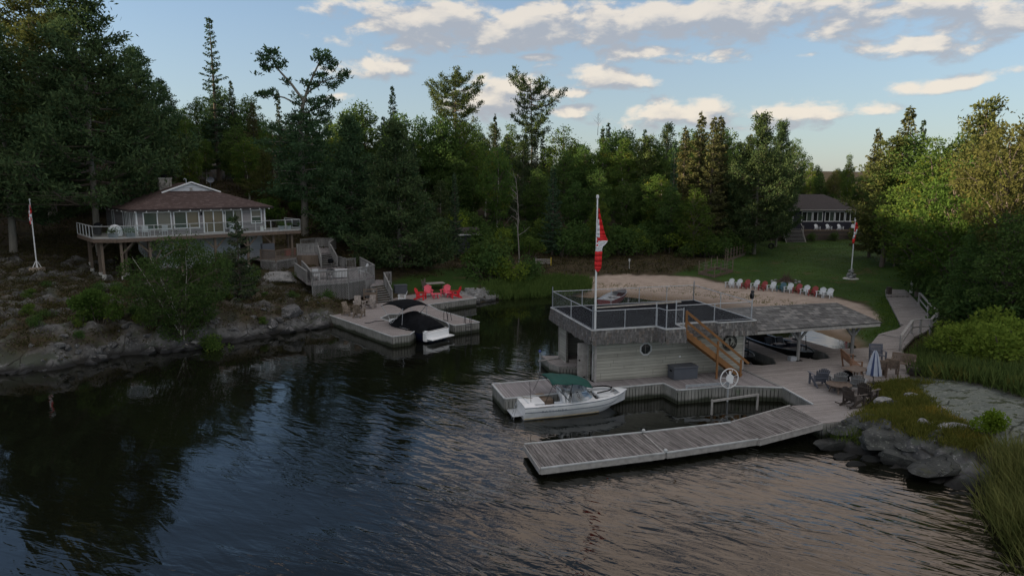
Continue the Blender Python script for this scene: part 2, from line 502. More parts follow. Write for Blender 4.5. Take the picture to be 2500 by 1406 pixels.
M['siding_sage'] = m_siding('sage_clapboard', (.31, .31, .275), .17)
M['siding_grey'] = m_siding('grey_clapboard', (.27, .26, .27), .14)
M['siding_white'] = m_siding('white_clapboard', (.62, .65, .70), .2, .06)
M['siding_navy'] = m_siding('dark_blue_clapboard', (.022, .024, .04), .16)
M['skirt_shingle'] = m_shingle('cedar_shingles', (.15, .145, .145), (.34, .33, .32), (.48, .44, .40), .17, .24, True)
M['roof_shingle_pav'] = m_shingle('weathered_roof_shingles', (.075, .075, .075), (.19, .19, .185), (.22, .215, .205), .42, .26, False, amount=.9, bumpd=.06)
M['roof_brown'] = m_shingle('brown_asphalt_shingles', (.066, .044, .041), (.105, .074, .068), (.13, .095, .09), .3, .15, False, amount=.3, bumpd=.008)
M['roof_dark'] = m_plain('dark_asphalt_roof', (.038, .031, .031), .9, .2, 3)
M['roof_black'] = m_plain('black_roof_carpet', (.010, .011, .014), 1.0, .3, 1.2, spec=.05)
M['white'] = m_plain('white_paint', (.74, .76, .78), .45, .06, 2)
M['white_dirty'] = m_plain('chalky_white_plastic', (.60, .62, .64), .5, .12, 3)
M['galv'] = m_plain('galvanised_steel', (.42, .45, .49), .45, .15, 8, metal=.35)
M['black'] = m_plain('black_vinyl', (.007, .008, .010), .95, .3, 3, spec=.1)
M['dark_metal'] = m_plain('dark_metal', (.035, .035, .04), .4, .2, 5, metal=.4)
M['cedar'] = m_planks('new_stained_timber', (.15, .075, .03), (.32, .16, .065), .2, 0, 5, 0, 1.2)
M['post_tan'] = m_planks('treated_timber', (.10, .08, .065), (.21, .165, .13), .3, 2, 9, 0, 1.2)
M['grey_wood'] = m_planks('grey_weathered_wood', (.14, .14, .14), (.33, .33, .325), .13, 2, 5, .06, 1.2)
M['brown_wood'] = m_plain('aged_brown_wood', (.135, .10, .078), .8, .3, 9)
M['teak'] = m_plain('oiled_teak', (.18, .095, .055), .6, .3, 9)
M['dark_wood'] = m_plain('dark_resin_wood', (.06, .048, .042), .6, .3, 9)
M['slate_plastic'] = m_plain('slate_plastic_slats', (.095, .105, .135), .5, .1, 3)
M['grey_plastic'] = m_plain('grey_plastic_slats', (.17, .18, .19), .5, .12, 3)
M['red'] = m_plain('red_plastic', (.62, .02, .03), .42, .12, 3)
M['pink_red'] = m_plain('sun_faded_red_plastic', (.72, .10, .15), .5, .1, 3)
M['dull_red'] = m_plain('weathered_red_plastic', (.30, .05, .05), .6, .15, 3)
M['teal'] = m_plain('blue_green_plastic', (.06, .14, .18), .5, .12, 3)
M['chair_white'] = m_plain('white_chair_plastic', (.62, .65, .68), .5, .06, 3)
M['weathered_chair'] = m_plain('bleached_cedar', (.27, .24, .22), .85, .3, 8)
M['moss_chair'] = m_plain('stained_cedar', (.19, .155, .12), .85, .35, 8)
M['box_slate'] = m_plain('slate_resin', (.075, .085, .105), .5, .08, 2)
M['gel_white'] = m_plain('white_gelcoat', (.82, .84, .86), .22, .05, 1.5, dirt=(.66, .69, .72))
M['gel_line'] = m_plain('grey_hull_stripe', (.13, .16, .20), .4, .1, 3)
M['hull_stain'] = m_plain('stained_waterline', (.34, .28, .17), .5, .25, 3)
M['navy'] = m_plain('navy_gelcoat', (.015, .02, .05), .3, .1, 3)
M['green_canvas'] = m_plain('green_canvas', (.004, .06, .047), .8, .15, 2, bump=.2)
M['black_hull'] = m_plain('black_painted_aluminium', (.012, .013, .014), .35, .2, 3)
M['alu'] = m_plain('bare_aluminium', (.42, .44, .46), .4, .15, 5, metal=.4)
M['hull_red'] = m_plain('maroon_hull_paint', (.17, .035, .035), .5, .2, 4)
M['vinyl'] = m_plain('grey_boat_vinyl', (.48, .50, .53), .5, .08, 4)
M['dark_vinyl'] = m_plain('dark_boat_vinyl', (.03, .035, .05), .5, .1, 4)
M['carpet_tan'] = m_plain('tan_cushion', (.24, .18, .13), .9, .2, 6)
M['flag_red'] = m_plain('red_flag_cloth', (.72, .025, .03), .8, .1, 2)
M['flag_white'] = m_plain('white_flag_cloth', (.75, .77, .82), .8, .05, 2)
M['concrete'] = m_plain('pale_concrete', (.42, .42, .40), .9, .2, 6, bump=.3)
M['concrete_tan'] = m_plain('tan_concrete', (.30, .25, .20), .9, .2, 6, bump=.3)
M['paint_blue'] = m_plain('blue_paint', (.06, .10, .38), .5, .1)
M['tyre'] = m_plain('black_rubber', (.012, .012, .012), .8, .2)
M['yellow'] = m_plain('yellow_paint', (.55, .42, .03), .5, .1)
M['plant_pot'] = m_plain('pale_pot', (.45, .48, .52), .6, .1)
M['rope'] = m_plain('rope', (.30, .27, .22), .9, .2, 20)
M['stripe_cloth_white'] = m_plain('white_umbrella_cloth', (.38, .42, .50), .8, .06)
M['stripe_cloth_blue'] = m_plain('blue_umbrella_cloth', (.03, .05, .13), .8, .06)
M['drift'] = m_plain('bleached_driftwood', (.42, .39, .35), .9, .2, 8)
M['brush'] = m_plain('dry_brushwood', (.10, .065, .055), .95, .4, 6)
M['stone_chimney'] = m_rock('chimney_stone', (.24, .22, .20), (.40, .38, .35), (.5, .48, .45), None, 4.0, wet=False)
M['rock_left'] = m_rock('shore_boulder', (.06, .062, .066), (.15, .15, .152), (.30, .30, .30), (.06, .062, .035), 1.2, mossy=-.08)
M['rock_right'] = m_rock('dark_bedrock_block', (.030, .033, .033), (.078, .083, .08), (.15, .16, .145), (.055, .06, .03), 1.0, mossy=-.09)
M['rock_pale'] = m_rock('pale_boulder', (.17, .175, .18), (.32, .32, .32), (.45, .45, .44), None, 1.6)

def m_glass(name, tint, curtain=None, rough=.04):
    m, t = new_mat(name)
    c = tint
    if curtain:
        o = t.sep(t.coord())
        w = t.noise(t.comb(t.m('MULTIPLY', t.m('ADD', o[0], o[1]), 9), 0, 0), 1.0, 2)
        c = t.mix(w, tint, curtain)
    finish(t, pbsdf(t, c, rough, 0, None, 1.0)); return m
M['glass_dark'] = m_glass('window_glass', (.02, .025, .025))
M['glass_blind'] = m_glass('glass_over_pale_blind', (.15, .155, .135), (.21, .21, .18), .1)
M['glass_green'] = m_glass('glass_over_green_shade', (.05, .075, .06), (.08, .11, .09), .08)
M['glass_warm'] = m_glass('glass_over_warm_curtain', (.14, .125, .085), (.22, .195, .14), .12)
m, t = new_mat('clear_glass')
gl = t.n('ShaderNodeBsdfGlossy'); gl.inputs['Roughness'].default_value = .03; gl.inputs[0].default_value = (.9, .95, 1, 1)
tp = t.n('ShaderNodeBsdfTransparent'); tp.inputs[0].default_value = (.86, .92, .92, 1)
fr = t.n('ShaderNodeFresnel'); fr.inputs[0].default_value = 1.5
mx = t.n('ShaderNodeMixShader'); t.link(t.m('ADD', fr.outputs[0], .05), mx.inputs[0]); t.link(tp.outputs[0], mx.inputs[1]); t.link(gl.outputs[0], mx.inputs[2])
finish(t, mx.outputs[0]); M['clear_glass'] = m
m, t = new_mat('lit_bulb')
em = t.n('ShaderNodeEmission'); em.inputs[0].default_value = (1, .82, .55, 1); em.inputs[1].default_value = 3.0
finish(t, em.outputs[0]); M['bulb'] = m

# foliage
M['pine'] = m_leaf('white_pine_needles', ((.020, .045, .024), (.055, .095, .045), (.085, .10, .035)), .25)
M['pine_warm'] = m_leaf('bronzed_pine_needles', ((.028, .050, .020), (.085, .105, .035), (.11, .10, .03)), .25)
M['spruce'] = m_leaf('spruce_needles', ((.018, .040, .024), (.05, .083, .046), (.075, .078, .036)), .2)
M['spruce_gold'] = m_leaf('cone_laden_spruce', ((.035, .045, .020), (.085, .085, .036), (.095, .085, .034)), .2)
M['birch_dark'] = m_leaf('dark_birch_leaves', ((.020, .042, .015), (.058, .095, .028), (.07, .09, .025)), .35)  # darker birch leaf colours
M['birch'] = m_leaf('birch_leaves', ((.028, .062, .018), (.085, .145, .035), (.13, .16, .03)), .4, yellow=(.20, .19, .035))
M['maple'] = m_leaf('mixed_leaves', ((.026, .056, .02), (.075, .128, .036), (.085, .115, .03)), .4)
M['ash'] = m_leaf('ash_leaves', ((.028, .058, .014), (.075, .125, .028), (.10, .135, .03)), .4, yellow=(.15, .15, .028))
M['golden'] = m_leaf('turning_leaves', ((.055, .055, .022), (.12, .105, .036), (.085, .105, .03)), .4)
M['willow'] = m_leaf('lakeside_shrub_leaves', ((.06, .10, .018), (.165, .215, .035), (.15, .20, .04)), .45)
M['lime'] = m_leaf('lime_green_leaves', ((.06, .10, .012), (.13, .19, .022), (.12, .17, .02)), .45)
M['reed'] = m_leaf('reed_blades', ((.05, .07, .02), (.16, .17, .055), (.19, .17, .07)), .35, .8)
M['reed_far'] = m_leaf('green_sedge', ((.035, .065, .018), (.085, .125, .035), (.10, .12, .04)), .35, .8)
M['marsh'] = m_leaf('marsh_plants', ((.028, .05, .016), (.085, .12, .032), (.11, .12, .04)), .35, .5, yellow=(.15, .15, .04))
M['grass'] = m_leaf('grass_blades', ((.03, .06, .012), (.08, .12, .025), (.10, .11, .03)), .3, .5)
M['herb'] = m_leaf('wild_plants', ((.045, .065, .015), (.12, .13, .028), (.15, .12, .03)), .35, .6, yellow=(.25, .2, .04))
M['heath'] = m_leaf('brown_heath', ((.022, .026, .012), (.055, .045, .022), (.06, .045, .022)), .3, .5, yellow=(.075, .08, .02))
M['bark'] = m_bark('grey_brown_bark', (.07, .058, .048), (.17, .145, .125))
M['bark_pale'] = m_bark('pale_pine_bark', (.12, .115, .10), (.26, .25, .22))
M['bark_birch'] = m_bark('white_birch_bark', (.09, .08, .07), (.58, .56, .52), birch=True)
M['bark_dead'] = m_bark('bleached_dead_wood', (.15, .14, .13), (.30, .28, .26))
# ------------------------------------------------------------------ terrain
def W(px, py, z): p = at(px, py, z); return (p.x, p.y, z)
CP = []
SH_L = [(0, 915), (100, 905), (200, 890), (300, 868), (400, 860), (500, 845), (600, 830), (700, 812), (800, 797)]
for i, (px, py) in enumerate(SH_L):
    x, y, _ = W(px, py, 0)
    CP += [(x, y, 0.0), (x - .2, y + 1.0, 1.15), (x - .45, y + 2.6, 1.85), (x + .4, y - 2.2, -1.6)]
CP += [(-60, 22, 0), (-45, 32, 0), (-40, 38, 1.5), (-62, 34, 3), (-60, 20, -.6), (-46, 25, -1.8),
       (-30, 50, 2.0), (-36, 52, 2.6), (-30, 56, 2.45), (-42, 60, 3.5), (-34, 64, 3.0), (-36, 68, 3.5), (-28, 66, 3.1), (-44, 68, 4.4),
       (-50, 70, 5.2), (-38, 76, 5.6), (-48, 84, 8.7), (-38, 86, 8.4), (-24, 80, 5.0), (-20, 86, 6.2), (-30, 100, 11), (-50, 100, 12.5),
       (-70, 100, 16), (-30, 130, 14), (-60, 70, 7.5), (-60, 50, 6), (-24, 58, 2.4), (-20, 56, 1.7), (-20, 62, 2.2), (-16, 58, 1.2),
       (-15, 64, 1.6), (-17, 70, 2.6), (-12, 70, 2.2), (-14, 76, 3.6), (-10, 66, 1.0), (-8, 70, 1.5), (-12, 60, .1), (-13, 57, .3), (-11, 55, -.6), (-9, 57, -.9), (-6, 62, -.5), (-5.5, 66, .7),
       (-3, 66, .4), (-2, 72, 1.35), (-6, 78, 2.3), (0, 80, 2.0), (2, 73, 1.0), (0, 95, 4), (-10, 95, 6), (0, 120, 8), (-10, 150, 12),
       (6, 76, 1.2), (12, 82, 1.7), (20, 84, 1.8), (28, 88, 1.8), (15, 100, 4), (28, 110, 4), (20, 140, 8)]
for px, py in [(1165, 740), (1240, 727), (1340, 720), (1440, 728), (1500, 722), (1590, 733), (1700, 745), (1800, 765), (1968, 803), (2085, 838), (2100, 850)]:
    CP.append(W(px, py, 0))
CP += [W(1200, 708, .6), W(1300, 690, .7), W(1500, 672, 1.0), W(1500, 700, .5), W(1750, 680, 1.0), W(1750, 715, .45), W(1890, 700, 1.0), W(1900, 740, .45), W(2050, 735, .9),
       W(2030, 775, .45), W(2140, 775, .8), W(2120, 820, .5), W(2110, 845, .25), W(2077, 682, 1.2), W(2165, 716, .82), W(2250, 780, .62), W(2215, 715, .8), W(2190, 745, .72), W(2200, 815, .5), W(2190, 850, .3),
       (34, 80, 1.5), (40, 90, 1.7), (46, 104, 2.1), (36, 106, 2.2), (54, 104, 2.4), (54, 90, 2.6), (46, 78, 1.7), (42, 70, 1.5), (40, 60, 1.3), (50, 66, 2.6), (44, 52, 2.2),
       (36, 48, 1.2), (30, 42, .7), (36, 40, 1.3), (46, 42, 2.8), (60, 60, 5), (64, 90, 6), (50, 130, 5), (40, 160, 7), (75, 60, 7), (60, 30, 4), (27, 37.5, .9), (31, 36, 1.1)]
# bedrock dome on the right
CP += [W(2140, 950, .62), W(2200, 925, .85), W(2300, 935, 1.25), W(2400, 955, 1.55), W(2500, 1000, 1.6), W(2600, 1050, 1.7), W(2200, 985, 1.0), W(2300, 1010, 1.3),
       W(2400, 1060, 1.2), W(2480, 1100, 1.1), W(2120, 1005, .75), W(2150, 1045, .85), W(2250, 1075, .95), W(2350, 1110, .85), W(2400, 1150, .6), W(2060, 1060, .35),
       W(2460, 1200, .35), W(2520, 1240, .5), W(2150, 880, .1), W(2060, 940, .1), W(2050, 1000, .1)]
for px, py in [(2010, 1082), (2080, 1108), (2150, 1130), (2230, 1160), (2320, 1185), (2400, 1215), (2440, 1280), (2480, 1330), (2530, 1400)]:
    x, y, _ = W(px, py, 0); CP += [(x, y, 0), (x - .6, y - 1.6, -1.0)]
CP += [(20, 14, 0), (24, 6, 0), (24, 12, .6), (30, 2, .8), (26, 20, 1.2), (34, 24, 2.4), (17, 12, -1.6)]
# lake bed
CP += [(0, 20, -3), (-10, 35, -3), (0, 45, -3), (-4, 54, -2.4), (3, 58, -1.8), (8, 54, -1.6), (10, 24, -1.8), (12, 15, -3), (-25, 28, -3), (0, 0, -4), (0, -20, -4), (-60, 0, -4), (60, -20, -1),
       (40, -10, -1), (6, 38, -1.3), (12, 40, -1.0), (8, 33, -1.4), (13, 32, -.7), (13, 45, -1.1), (19, 47, -.8), (16, 42, -.8), (18, 38, -.45), (15.5, 34, -.4), (22, 46, -.3),
       (9, 62, -.9), (4, 64, -.6), (15, 58, -.8), (19, 52, -.7), (14, 29.5, -.5), (-8, 50, -1.6), (-4, 59, -1.0), (-1, 62, -.8), (0, 38, -3), (-4, 30, -3), (-16, 46, -2.4), (5, 48, -1.8), (10, 48, -1.4), (17, 44, -.8)]
# unseen ridge, added to block the sun and keep the bay in shade
_rr = random.Random(3)
for yy in list(range(-30, 151, 9)): k = (1.0 if yy < 62 else .88) * (1 + _rr.uniform(-.10, .10)); CP += [(-82, yy, 18.0 * k), (-100, yy, 35.0 * k), (-135, yy, 38 * k)]
CP += [(-64, 60, 8), (-66, 130, 17), (0, 220, 14), (60, 220, 13), (120, 220, 14), (120, 60, 10), (120, -30, 4), (-60, 220, 22), (-140, 220, 34), (90, 120, 9)]
CPA = np.array(CP, float)
def _phi(d): return d
_D = np.sqrt(((CPA[:, None, :2] - CPA[None, :, :2]) ** 2).sum(-1))
_n = len(CPA)
_A = np.zeros((_n + 3, _n + 3)); _A[:_n, :_n] = _phi(_D) + np.eye(_n) * -.05
_A[:_n, _n] = 1; _A[:_n, _n + 1:] = CPA[:, :2]; _A[_n, :_n] = 1; _A[_n + 1:, :_n] = CPA[:, :2].T
_w = np.linalg.solve(_A, np.concatenate([CPA[:, 2], [0, 0, 0]]))
def gz_base(X, Y):
    X = np.atleast_1d(np.asarray(X, float)); Y = np.atleast_1d(np.asarray(Y, float))
    out = np.empty(len(X))
    for i in range(0, len(X), 8000):
        d = np.sqrt((X[i:i + 8000, None] - CPA[None, :, 0]) ** 2 + (Y[i:i + 8000, None] - CPA[None, :, 1]) ** 2)
        out[i:i + 8000] = _phi(d) @ _w[:_n] + _w[_n] + _w[_n + 1] * X[i:i + 8000] + _w[_n + 2] * Y[i:i + 8000]
    return out
def pix_of(X, Y, Z):
    c, s_ = math.cos(PT), math.sin(PT); zz = Z - H
    f = Y * c - zz * s_; u = Y * s_ + zz * c
    f = np.where(f < .5, .5, f)
    return 1250 + F * X / f, 703 - F * u / f
def inpoly(PX, PY, poly):
    ins = np.zeros(len(PX), bool); n = len(poly)
    for i in range(n):
        x1, y1 = poly[i]; x2, y2 = poly[(i + 1) % n]
        if y1 == y2: continue
        cnd = ((y1 > PY) != (y2 > PY)) & (PX < (x2 - x1) * (PY - y1) / (y2 - y1) + x1)
        ins ^= cnd
    return ins
SAND = [(1395, 700), (1440, 676), (1520, 670), (1700, 676), (1760, 692), (1900, 706), (2035, 728), (2100, 742), (2155, 772), (2135, 790), (2070, 800), (2065, 812), (2110, 830), (2118, 850), (2085, 862),
        (1950, 830), (1700, 800), (1580, 790), (1440, 760), (1300, 750), (1320, 724), (1440, 722)]
LAWN = [(1640, 672), (1700, 650), (1800, 600), (1870, 580), (2100, 580), (2180, 590), (2225, 640), (2240, 700), (2330, 760), (2230, 800), (2160, 830), (2112, 852), (2118, 835), (2075, 808), (2140, 795), (2158, 774), (2110, 738), (2035, 722),
        (1760, 686), (1700, 674)]
LAWN2 = [(940, 690), (1060, 660), (1160, 655), (1190, 690), (1160, 706), (1090, 712), (960, 712)]
SLAB = [(2120, 925), (2200, 918), (2300, 922), (2400, 940), (2520, 985), (2520, 1110), (2440, 1090), (2350, 1060), (2290, 1010), (2270, 985), (2130, 960)]
ROCKR = [(1990, 1030), (2120, 1005), (2200, 1035), (2300, 1070), (2400, 1110), (2440, 1170), (2420, 1300), (2300, 1230), (2000, 1130)]
xs = np.concatenate([np.arange(-150, -46, 2.5), np.arange(-46, 46, .32), np.arange(46, 150, 2.5)])
ys = np.concatenate([np.arange(-40, 14, 2.5), np.arange(14, 96, .32), np.arange(96, 260, 3.0)])
GX, GY = np.meshgrid(xs, ys); gx, gy = GX.ravel(), GY.ravel()
zb = gz_base(gx, gy)
PX, PY = pix_of(gx, gy, zb)
jit = np.array([noise.noise((x * .9, y * .9, 3.1)) + .6 * noise.noise((x * 2.9, y * 2.9, 1.1)) for x, y in zip(gx, gy)])
fb = np.array([noise.fractal((x * .8, y * .8, 8.0), .8, 2.1, 5) for x, y in zip(gx, gy)])
dep = np.maximum(gy, 8)
JX, JY = PX + jit * 500 / dep, PY + jit * 260 / dep
sand = inpoly(JX, JY, SAND).astype(float)
lawn = (inpoly(JX, JY, LAWN) | inpoly(JX, JY, LAWN2)).astype(float)
slab = inpoly(JX, JY, SLAB).astype(float); rockr = inpoly(JX, JY, ROCKR).astype(float)
leftb = ((PX < 815) & (gx < -8) & (gy < 78)).astype(float)
steep = np.clip((1.25 - zb) / .5, 0, 1) * np.clip((zb + 2.5) / .5, 0, 1)
rock = np.maximum(np.maximum(slab, rockr), leftb * steep)
patch = ((fb + jit * .35) > .20).astype(float) * leftb * (gy < 66) * (zb > .9)
rock = np.maximum(rock, patch)
rock = np.maximum(rock, ((gy < 30) & (gx > 10) & (zb < .3)).astype(float))
rock *= (1 - sand) * (1 - lawn)
amp = .05 + .20 * leftb * (zb < 4.2) + .10 * rock * (1 - slab) - .035 * sand - .03 * lawn
amp = np.where(zb < -.6, .03, amp)
rg = 1 - np.abs(fb) * 2
gzv = zb + amp * (fb * 1.3 + jit * .6) + rock * (1 - slab) * .18 * rg + slab * .05 * fb
vb = np.array([noise.voronoi((x * .62 + j_ * .25, y * .8, 2.0))[0][0] for x, y, j_ in zip(gx, gy, jit)])
vc = np.array([noise.cell((x * 1.1 + y * .4, y * 1.5 - x * .3, 1.0)) for x, y in zip(gx, gy)])
gzv = gzv + rock * (1 - slab) * (.42 * (.45 - vb) + .24 * (vc - .5)) * (zb > -.6)
gzv = np.where(zb < -.35, np.minimum(gzv, -.25), gzv)
# keep ground clear of the decks
ny_, nx_ = GX.shape
def smooth_mask(mk):
    a = mk.reshape(ny_, nx_).copy()
    for _ in range(2):
        b = a.copy(); b[1:-1, 1:-1] = (a[1:-1, 1:-1] * 2 + a[:-2, 1:-1] + a[2:, 1:-1] + a[1:-1, :-2] + a[1:-1, 2:]) / 6; a = b
    return a.ravel()
GZ = gzv.reshape(ny_, nx_)
def ground(x, y):
    i = int(np.clip(np.searchsorted(xs, x) - 1, 0, nx_ - 2)); j = int(np.clip(np.searchsorted(ys, y) - 1, 0, ny_ - 2))
    fx = (x - xs[i]) / (xs[i + 1] - xs[i]); fy = (y - ys[j]) / (ys[j + 1] - ys[j])
    return float(GZ[j, i] * (1 - fx) * (1 - fy) + GZ[j, i + 1] * fx * (1 - fy) + GZ[j + 1, i] * (1 - fx) * fy + GZ[j + 1, i + 1] * fx * fy)

gm, t = new_mat('earth_rock_sand_grass')
att = t.n('ShaderNodeAttribute'); att.attribute_name = 'zone'; ca = t.sep(att.outputs['Vector'])
pos = t.n('ShaderNodeNewGeometry').outputs['Position']
n1 = t.noise(pos, .9, 8, .66); n2 = t.noise(pos, 5.0, 6, .68); n3 = t.noise(pos, .22, 4, .6)
soil = t.mix(t.mr(n1, .35, .65), (.030, .023, .016), (.065, .048, .030))
soil = t.mix(t.mr(n2, .5, .65), soil, (.055, .062, .022))
rk = t.mix(t.mr(n1, .36, .62), (.055, .057, .06), (.15, .15, .15))
rk = t.mix(t.mr(n2, .58, .68), rk, (.30, .30, .30))
rk = t.mix(t.mr(t.noise(pos, .55, 7, .7), .5, .58), rk, (.075, .085, .07))
vor = t.n('ShaderNodeTexVoronoi', feature='DISTANCE_TO_EDGE'); vor.inputs['Scale'].default_value = .55
t.link(t.vm('ADD', pos, t.scale(t.n('ShaderNodeTexNoise').outputs[1], (1.2, 1.2, 1.2))), vor.inputs['Vector'])
crk = t.m('MAXIMUM', t.mr(vor.outputs['Distance'], 0, .03), t.mr(t.noise(pos, .8, 3), .42, .56))
rk = t.mix(crk, (.03, .03, .028), rk)
wet = t.mr(t.m('ADD', t.sep(pos)[2], t.m('MULTIPLY', t.m('SUBTRACT', n1, .5), .3)), .12, .5)
rk = t.mix(wet, (.028, .028, .028), rk)
sl = t.mix(t.mr(n1, .3, .7), (.115, .13, .115), (.20, .215, .185)); sl = t.mix(t.mr(n2, .55, .66), sl, (.27, .28, .25))
sl = t.mix(t.mr(t.noise(pos, .9, 8, .75), .53, .58), sl, (.05, .06, .03)); sl = t.mix(t.mr(t.noise(pos, 3.5, 6, .75), .56, .64), sl, (.075, .085, .075)); sl = t.mix(crk, (.04, .045, .035), sl)
sd_ = t.mix(t.mr(n1, .3, .7), (.33, .265, .22), (.43, .35, .295)); sd_ = t.mix(t.mr(n2, .63, .69), sd_, (.17, .135, .10)); sd_ = t.mix(t.m('MULTIPLY', t.mr(t.noise(pos, 2.2, 5, .7), .5, .62), .35), sd_, (.25, .20, .16))
sd_ = t.mix(t.mr(t.sep(pos)[2], .05, .4), (.16, .115, .075), sd_)
ln = t.mix(t.mr(n3, .35, .65), (.022, .052, .010), (.042, .085, .017)); ln = t.mix(t.m('MULTIPLY', t.mr(n2, .45, .7), .5), ln, (.055, .07, .022)); ln = t.mix(t.mr(t.noise(pos, .35, 5, .7), .56, .66), ln, (.075, .066, .03))
c = t.mix(ca[2], soil, rk)
c = t.mix(ca[0], c, sd_); c = t.mix(ca[1], c, ln)
at2 = t.n('ShaderNodeAttribute'); at2.attribute_name = 'slab'
c = t.mix(at2.outputs['Fac'], c, sl)
hgt = t.m('ADD', n1, t.m('ADD', t.m('MULTIPLY', n2, .4), t.m('MULTIPLY', t.m('MULTIPLY', crk, ca[2]), .4)))
finish(t, pbsdf(t, c, .93, 0, t.bump(hgt, .8, .10), .15)); M['ground'] = gm

idx = np.arange(nx_ * ny_).reshape(ny_, nx_)
quads = np.stack([idx[:-1, :-1].ravel(), idx[:-1, 1:].ravel(), idx[1:, 1:].ravel(), idx[1:, :-1].ravel()], 1)
zone = np.stack([smooth_mask(sand), smooth_mask(lawn), smooth_mask(rock)], 1); slabs = smooth_mask(slab)
VV = np.stack([gx, gy, gzv], 1)
qs = sand[quads].mean(1) > .5; ql = lawn[quads].mean(1) > .5
rockq = (rock * (1 - slab))[quads].mean(1)
def terrain_obj(name, sel):
    q = quads[sel]; used, inv = np.unique(q.ravel(), return_inverse=True)
    o = np_mesh(name, VV[used], inv.reshape(-1, 4), gm, None, 4, True)
    o.data.polygons.foreach_set('use_smooth', (rockq[sel] < .5))
    a = o.data.attributes.new('zone', 'FLOAT_VECTOR', 'POINT'); a.data.foreach_set('vector', zone[used].astype(np.float32).ravel())
    b = o.data.attributes.new('slab', 'FLOAT', 'POINT'); b.data.foreach_set('value', slabs[used].astype(np.float32))
    props(o, kind='structure'); return o
terrain_obj('ground', ~(qs | ql)); terrain_obj('beach', qs); terrain_obj('lawn', ql)

# ------------------------------------------------------------------ water
wm, t = new_mat('lake_water')
pos = t.n('ShaderNodeNewGeometry').outputs['Position']; p3 = t.sep(pos)
def rot(deg, sx, sy):
    c_, s_ = math.cos(math.radians(deg)), math.sin(math.radians(deg))
    a = t.m('ADD', t.m('MULTIPLY', p3[0], c_ * sx), t.m('MULTIPLY', p3[1], s_ * sx))
    b = t.m('ADD', t.m('MULTIPLY', p3[0], -s_ * sy), t.m('MULTIPLY', p3[1], c_ * sy))
    return t.comb(a, b, 0)
wa = t.noise(rot(-43, .36, 2.1), 1.0, 2, .45, .55)
wb = t.noise(rot(-20, .5, 2.9), 1.0, 2, .5, .6)
wc = t.noise(rot(12, 2.4, 7.0), 1.0, 2, .5)
wd = t.noise(rot(0, .12, .2), 1.0, 2, .5)
# open water is livelier than the sheltered bay and slips
openw = t.m('MULTIPLY', t.mr(p3[1], 52, 30), 1.0)
leftw = t.mr(p3[0], -22, 0, .10, 1.0)
rightw = t.mr(p3[0], 11.0, 15, 1.0, .55)
amp_ = t.m('MULTIPLY', t.m('ADD', .08, t.m('MULTIPLY', openw, .9)), leftw)
slip = t.m('MULTIPLY', t.m('MULTIPLY', t.mr(p3[0], 1, 2.5), t.mr(p3[1], 27.5, 29)), t.mr(p3[1], 70, 34.5, 0, 1))
amp_ = t.m('MULTIPLY', amp_, t.m('SUBTRACT', 1.0, t.m('MULTIPLY', slip, .82)))
amp_ = t.m('MULTIPLY', amp_, t.mr(wd, .38, .62, .35, 1.35))
h = t.m('ADD', t.m('MULTIPLY', wa, 1.15), t.m('ADD', t.m('MULTIPLY', wb, .8), t.m('MULTIPLY', wc, .10)))
h = t.m('MULTIPLY', h, amp_)
bn = t.bump(h, 1.0, .043)
b = t.n('ShaderNodeBsdfPrincipled')
b.inputs['Base Color'].default_value = (.006, .0065, .004, 1); b.inputs['Roughness'].default_value = .03
b.inputs['IOR'].default_value = 1.56; t.link(bn, b.inputs['Normal'])
finish(t, b.outputs[0]); M['water'] = wm
np_mesh('lake', [(-150, -60, 0), (150, -60, 0), (150, 120, 0), (-150, 120, 0)], [(0, 1, 2, 3)], wm)
props(bpy.data.objects['lake'], kind='structure')
# ------------------------------------------------------------------ foliage generators (unit: metres)
def rvec(n, r=rng):
    v = r.normal(size=(n, 3)); return v / np.linalg.norm(v, axis=1, keepdims=True)
class Leaves:
    def __init__(s): s.P = []; s.D = []; s.L = []; s.Wd = []
    def add(s, P, D, L, Wd):
        P = np.asarray(P, float).reshape(-1, 3); n = len(P)
        s.P.append(P); s.D.append(np.asarray(D, float).reshape(-1, 3)); s.L.append(np.broadcast_to(L, (n,)).astype(float)); s.Wd.append(np.broadcast_to(Wd, (n,)).astype(float))
    def build(s, name, mat, parent, r=rng):
        P = np.concatenate(s.P); D = np.concatenate(s.D); L = np.concatenate(s.L)[:, None]; Wd = np.concatenate(s.Wd)[:, None]
        D = D / np.maximum(np.linalg.norm(D, axis=1, keepdims=True), 1e-6)
        S = np.cross(D, rvec(len(P), r)); S /= np.maximum(np.linalg.norm(S, axis=1, keepdims=True), 1e-6)
        m = P + D * L * .55
        V = np.stack([P, m + S * Wd * .5, P + D * L, m - S * Wd * .5], 1).reshape(-1, 3)
        return np_mesh(name, V, np.arange(len(V)).reshape(-1, 4), mat, parent, 4)

def tree_root(name='tree'):
    return thing(name, None, None)
def wiggle(h, lean, r, n=7, amp=.12):
    pts = []; x = y = 0
    for i in range(n + 1):
        f = i / n
        pts.append((lean[0] * f * h + x, lean[1] * f * h + y, h * f)); x += r.normal() * amp * .5; y += r.normal() * amp * .5
    return pts
def along(pts, z):
    for a, b in zip(pts[:-1], pts[1:]):
        if a[2] <= z <= b[2]:
            f = (z - a[2]) / (b[2] - a[2] + 1e-9); return np.array([a[0] + (b[0] - a[0]) * f, a[1] + (b[1] - a[1]) * f, z])
    return np.array(pts[-1], float)

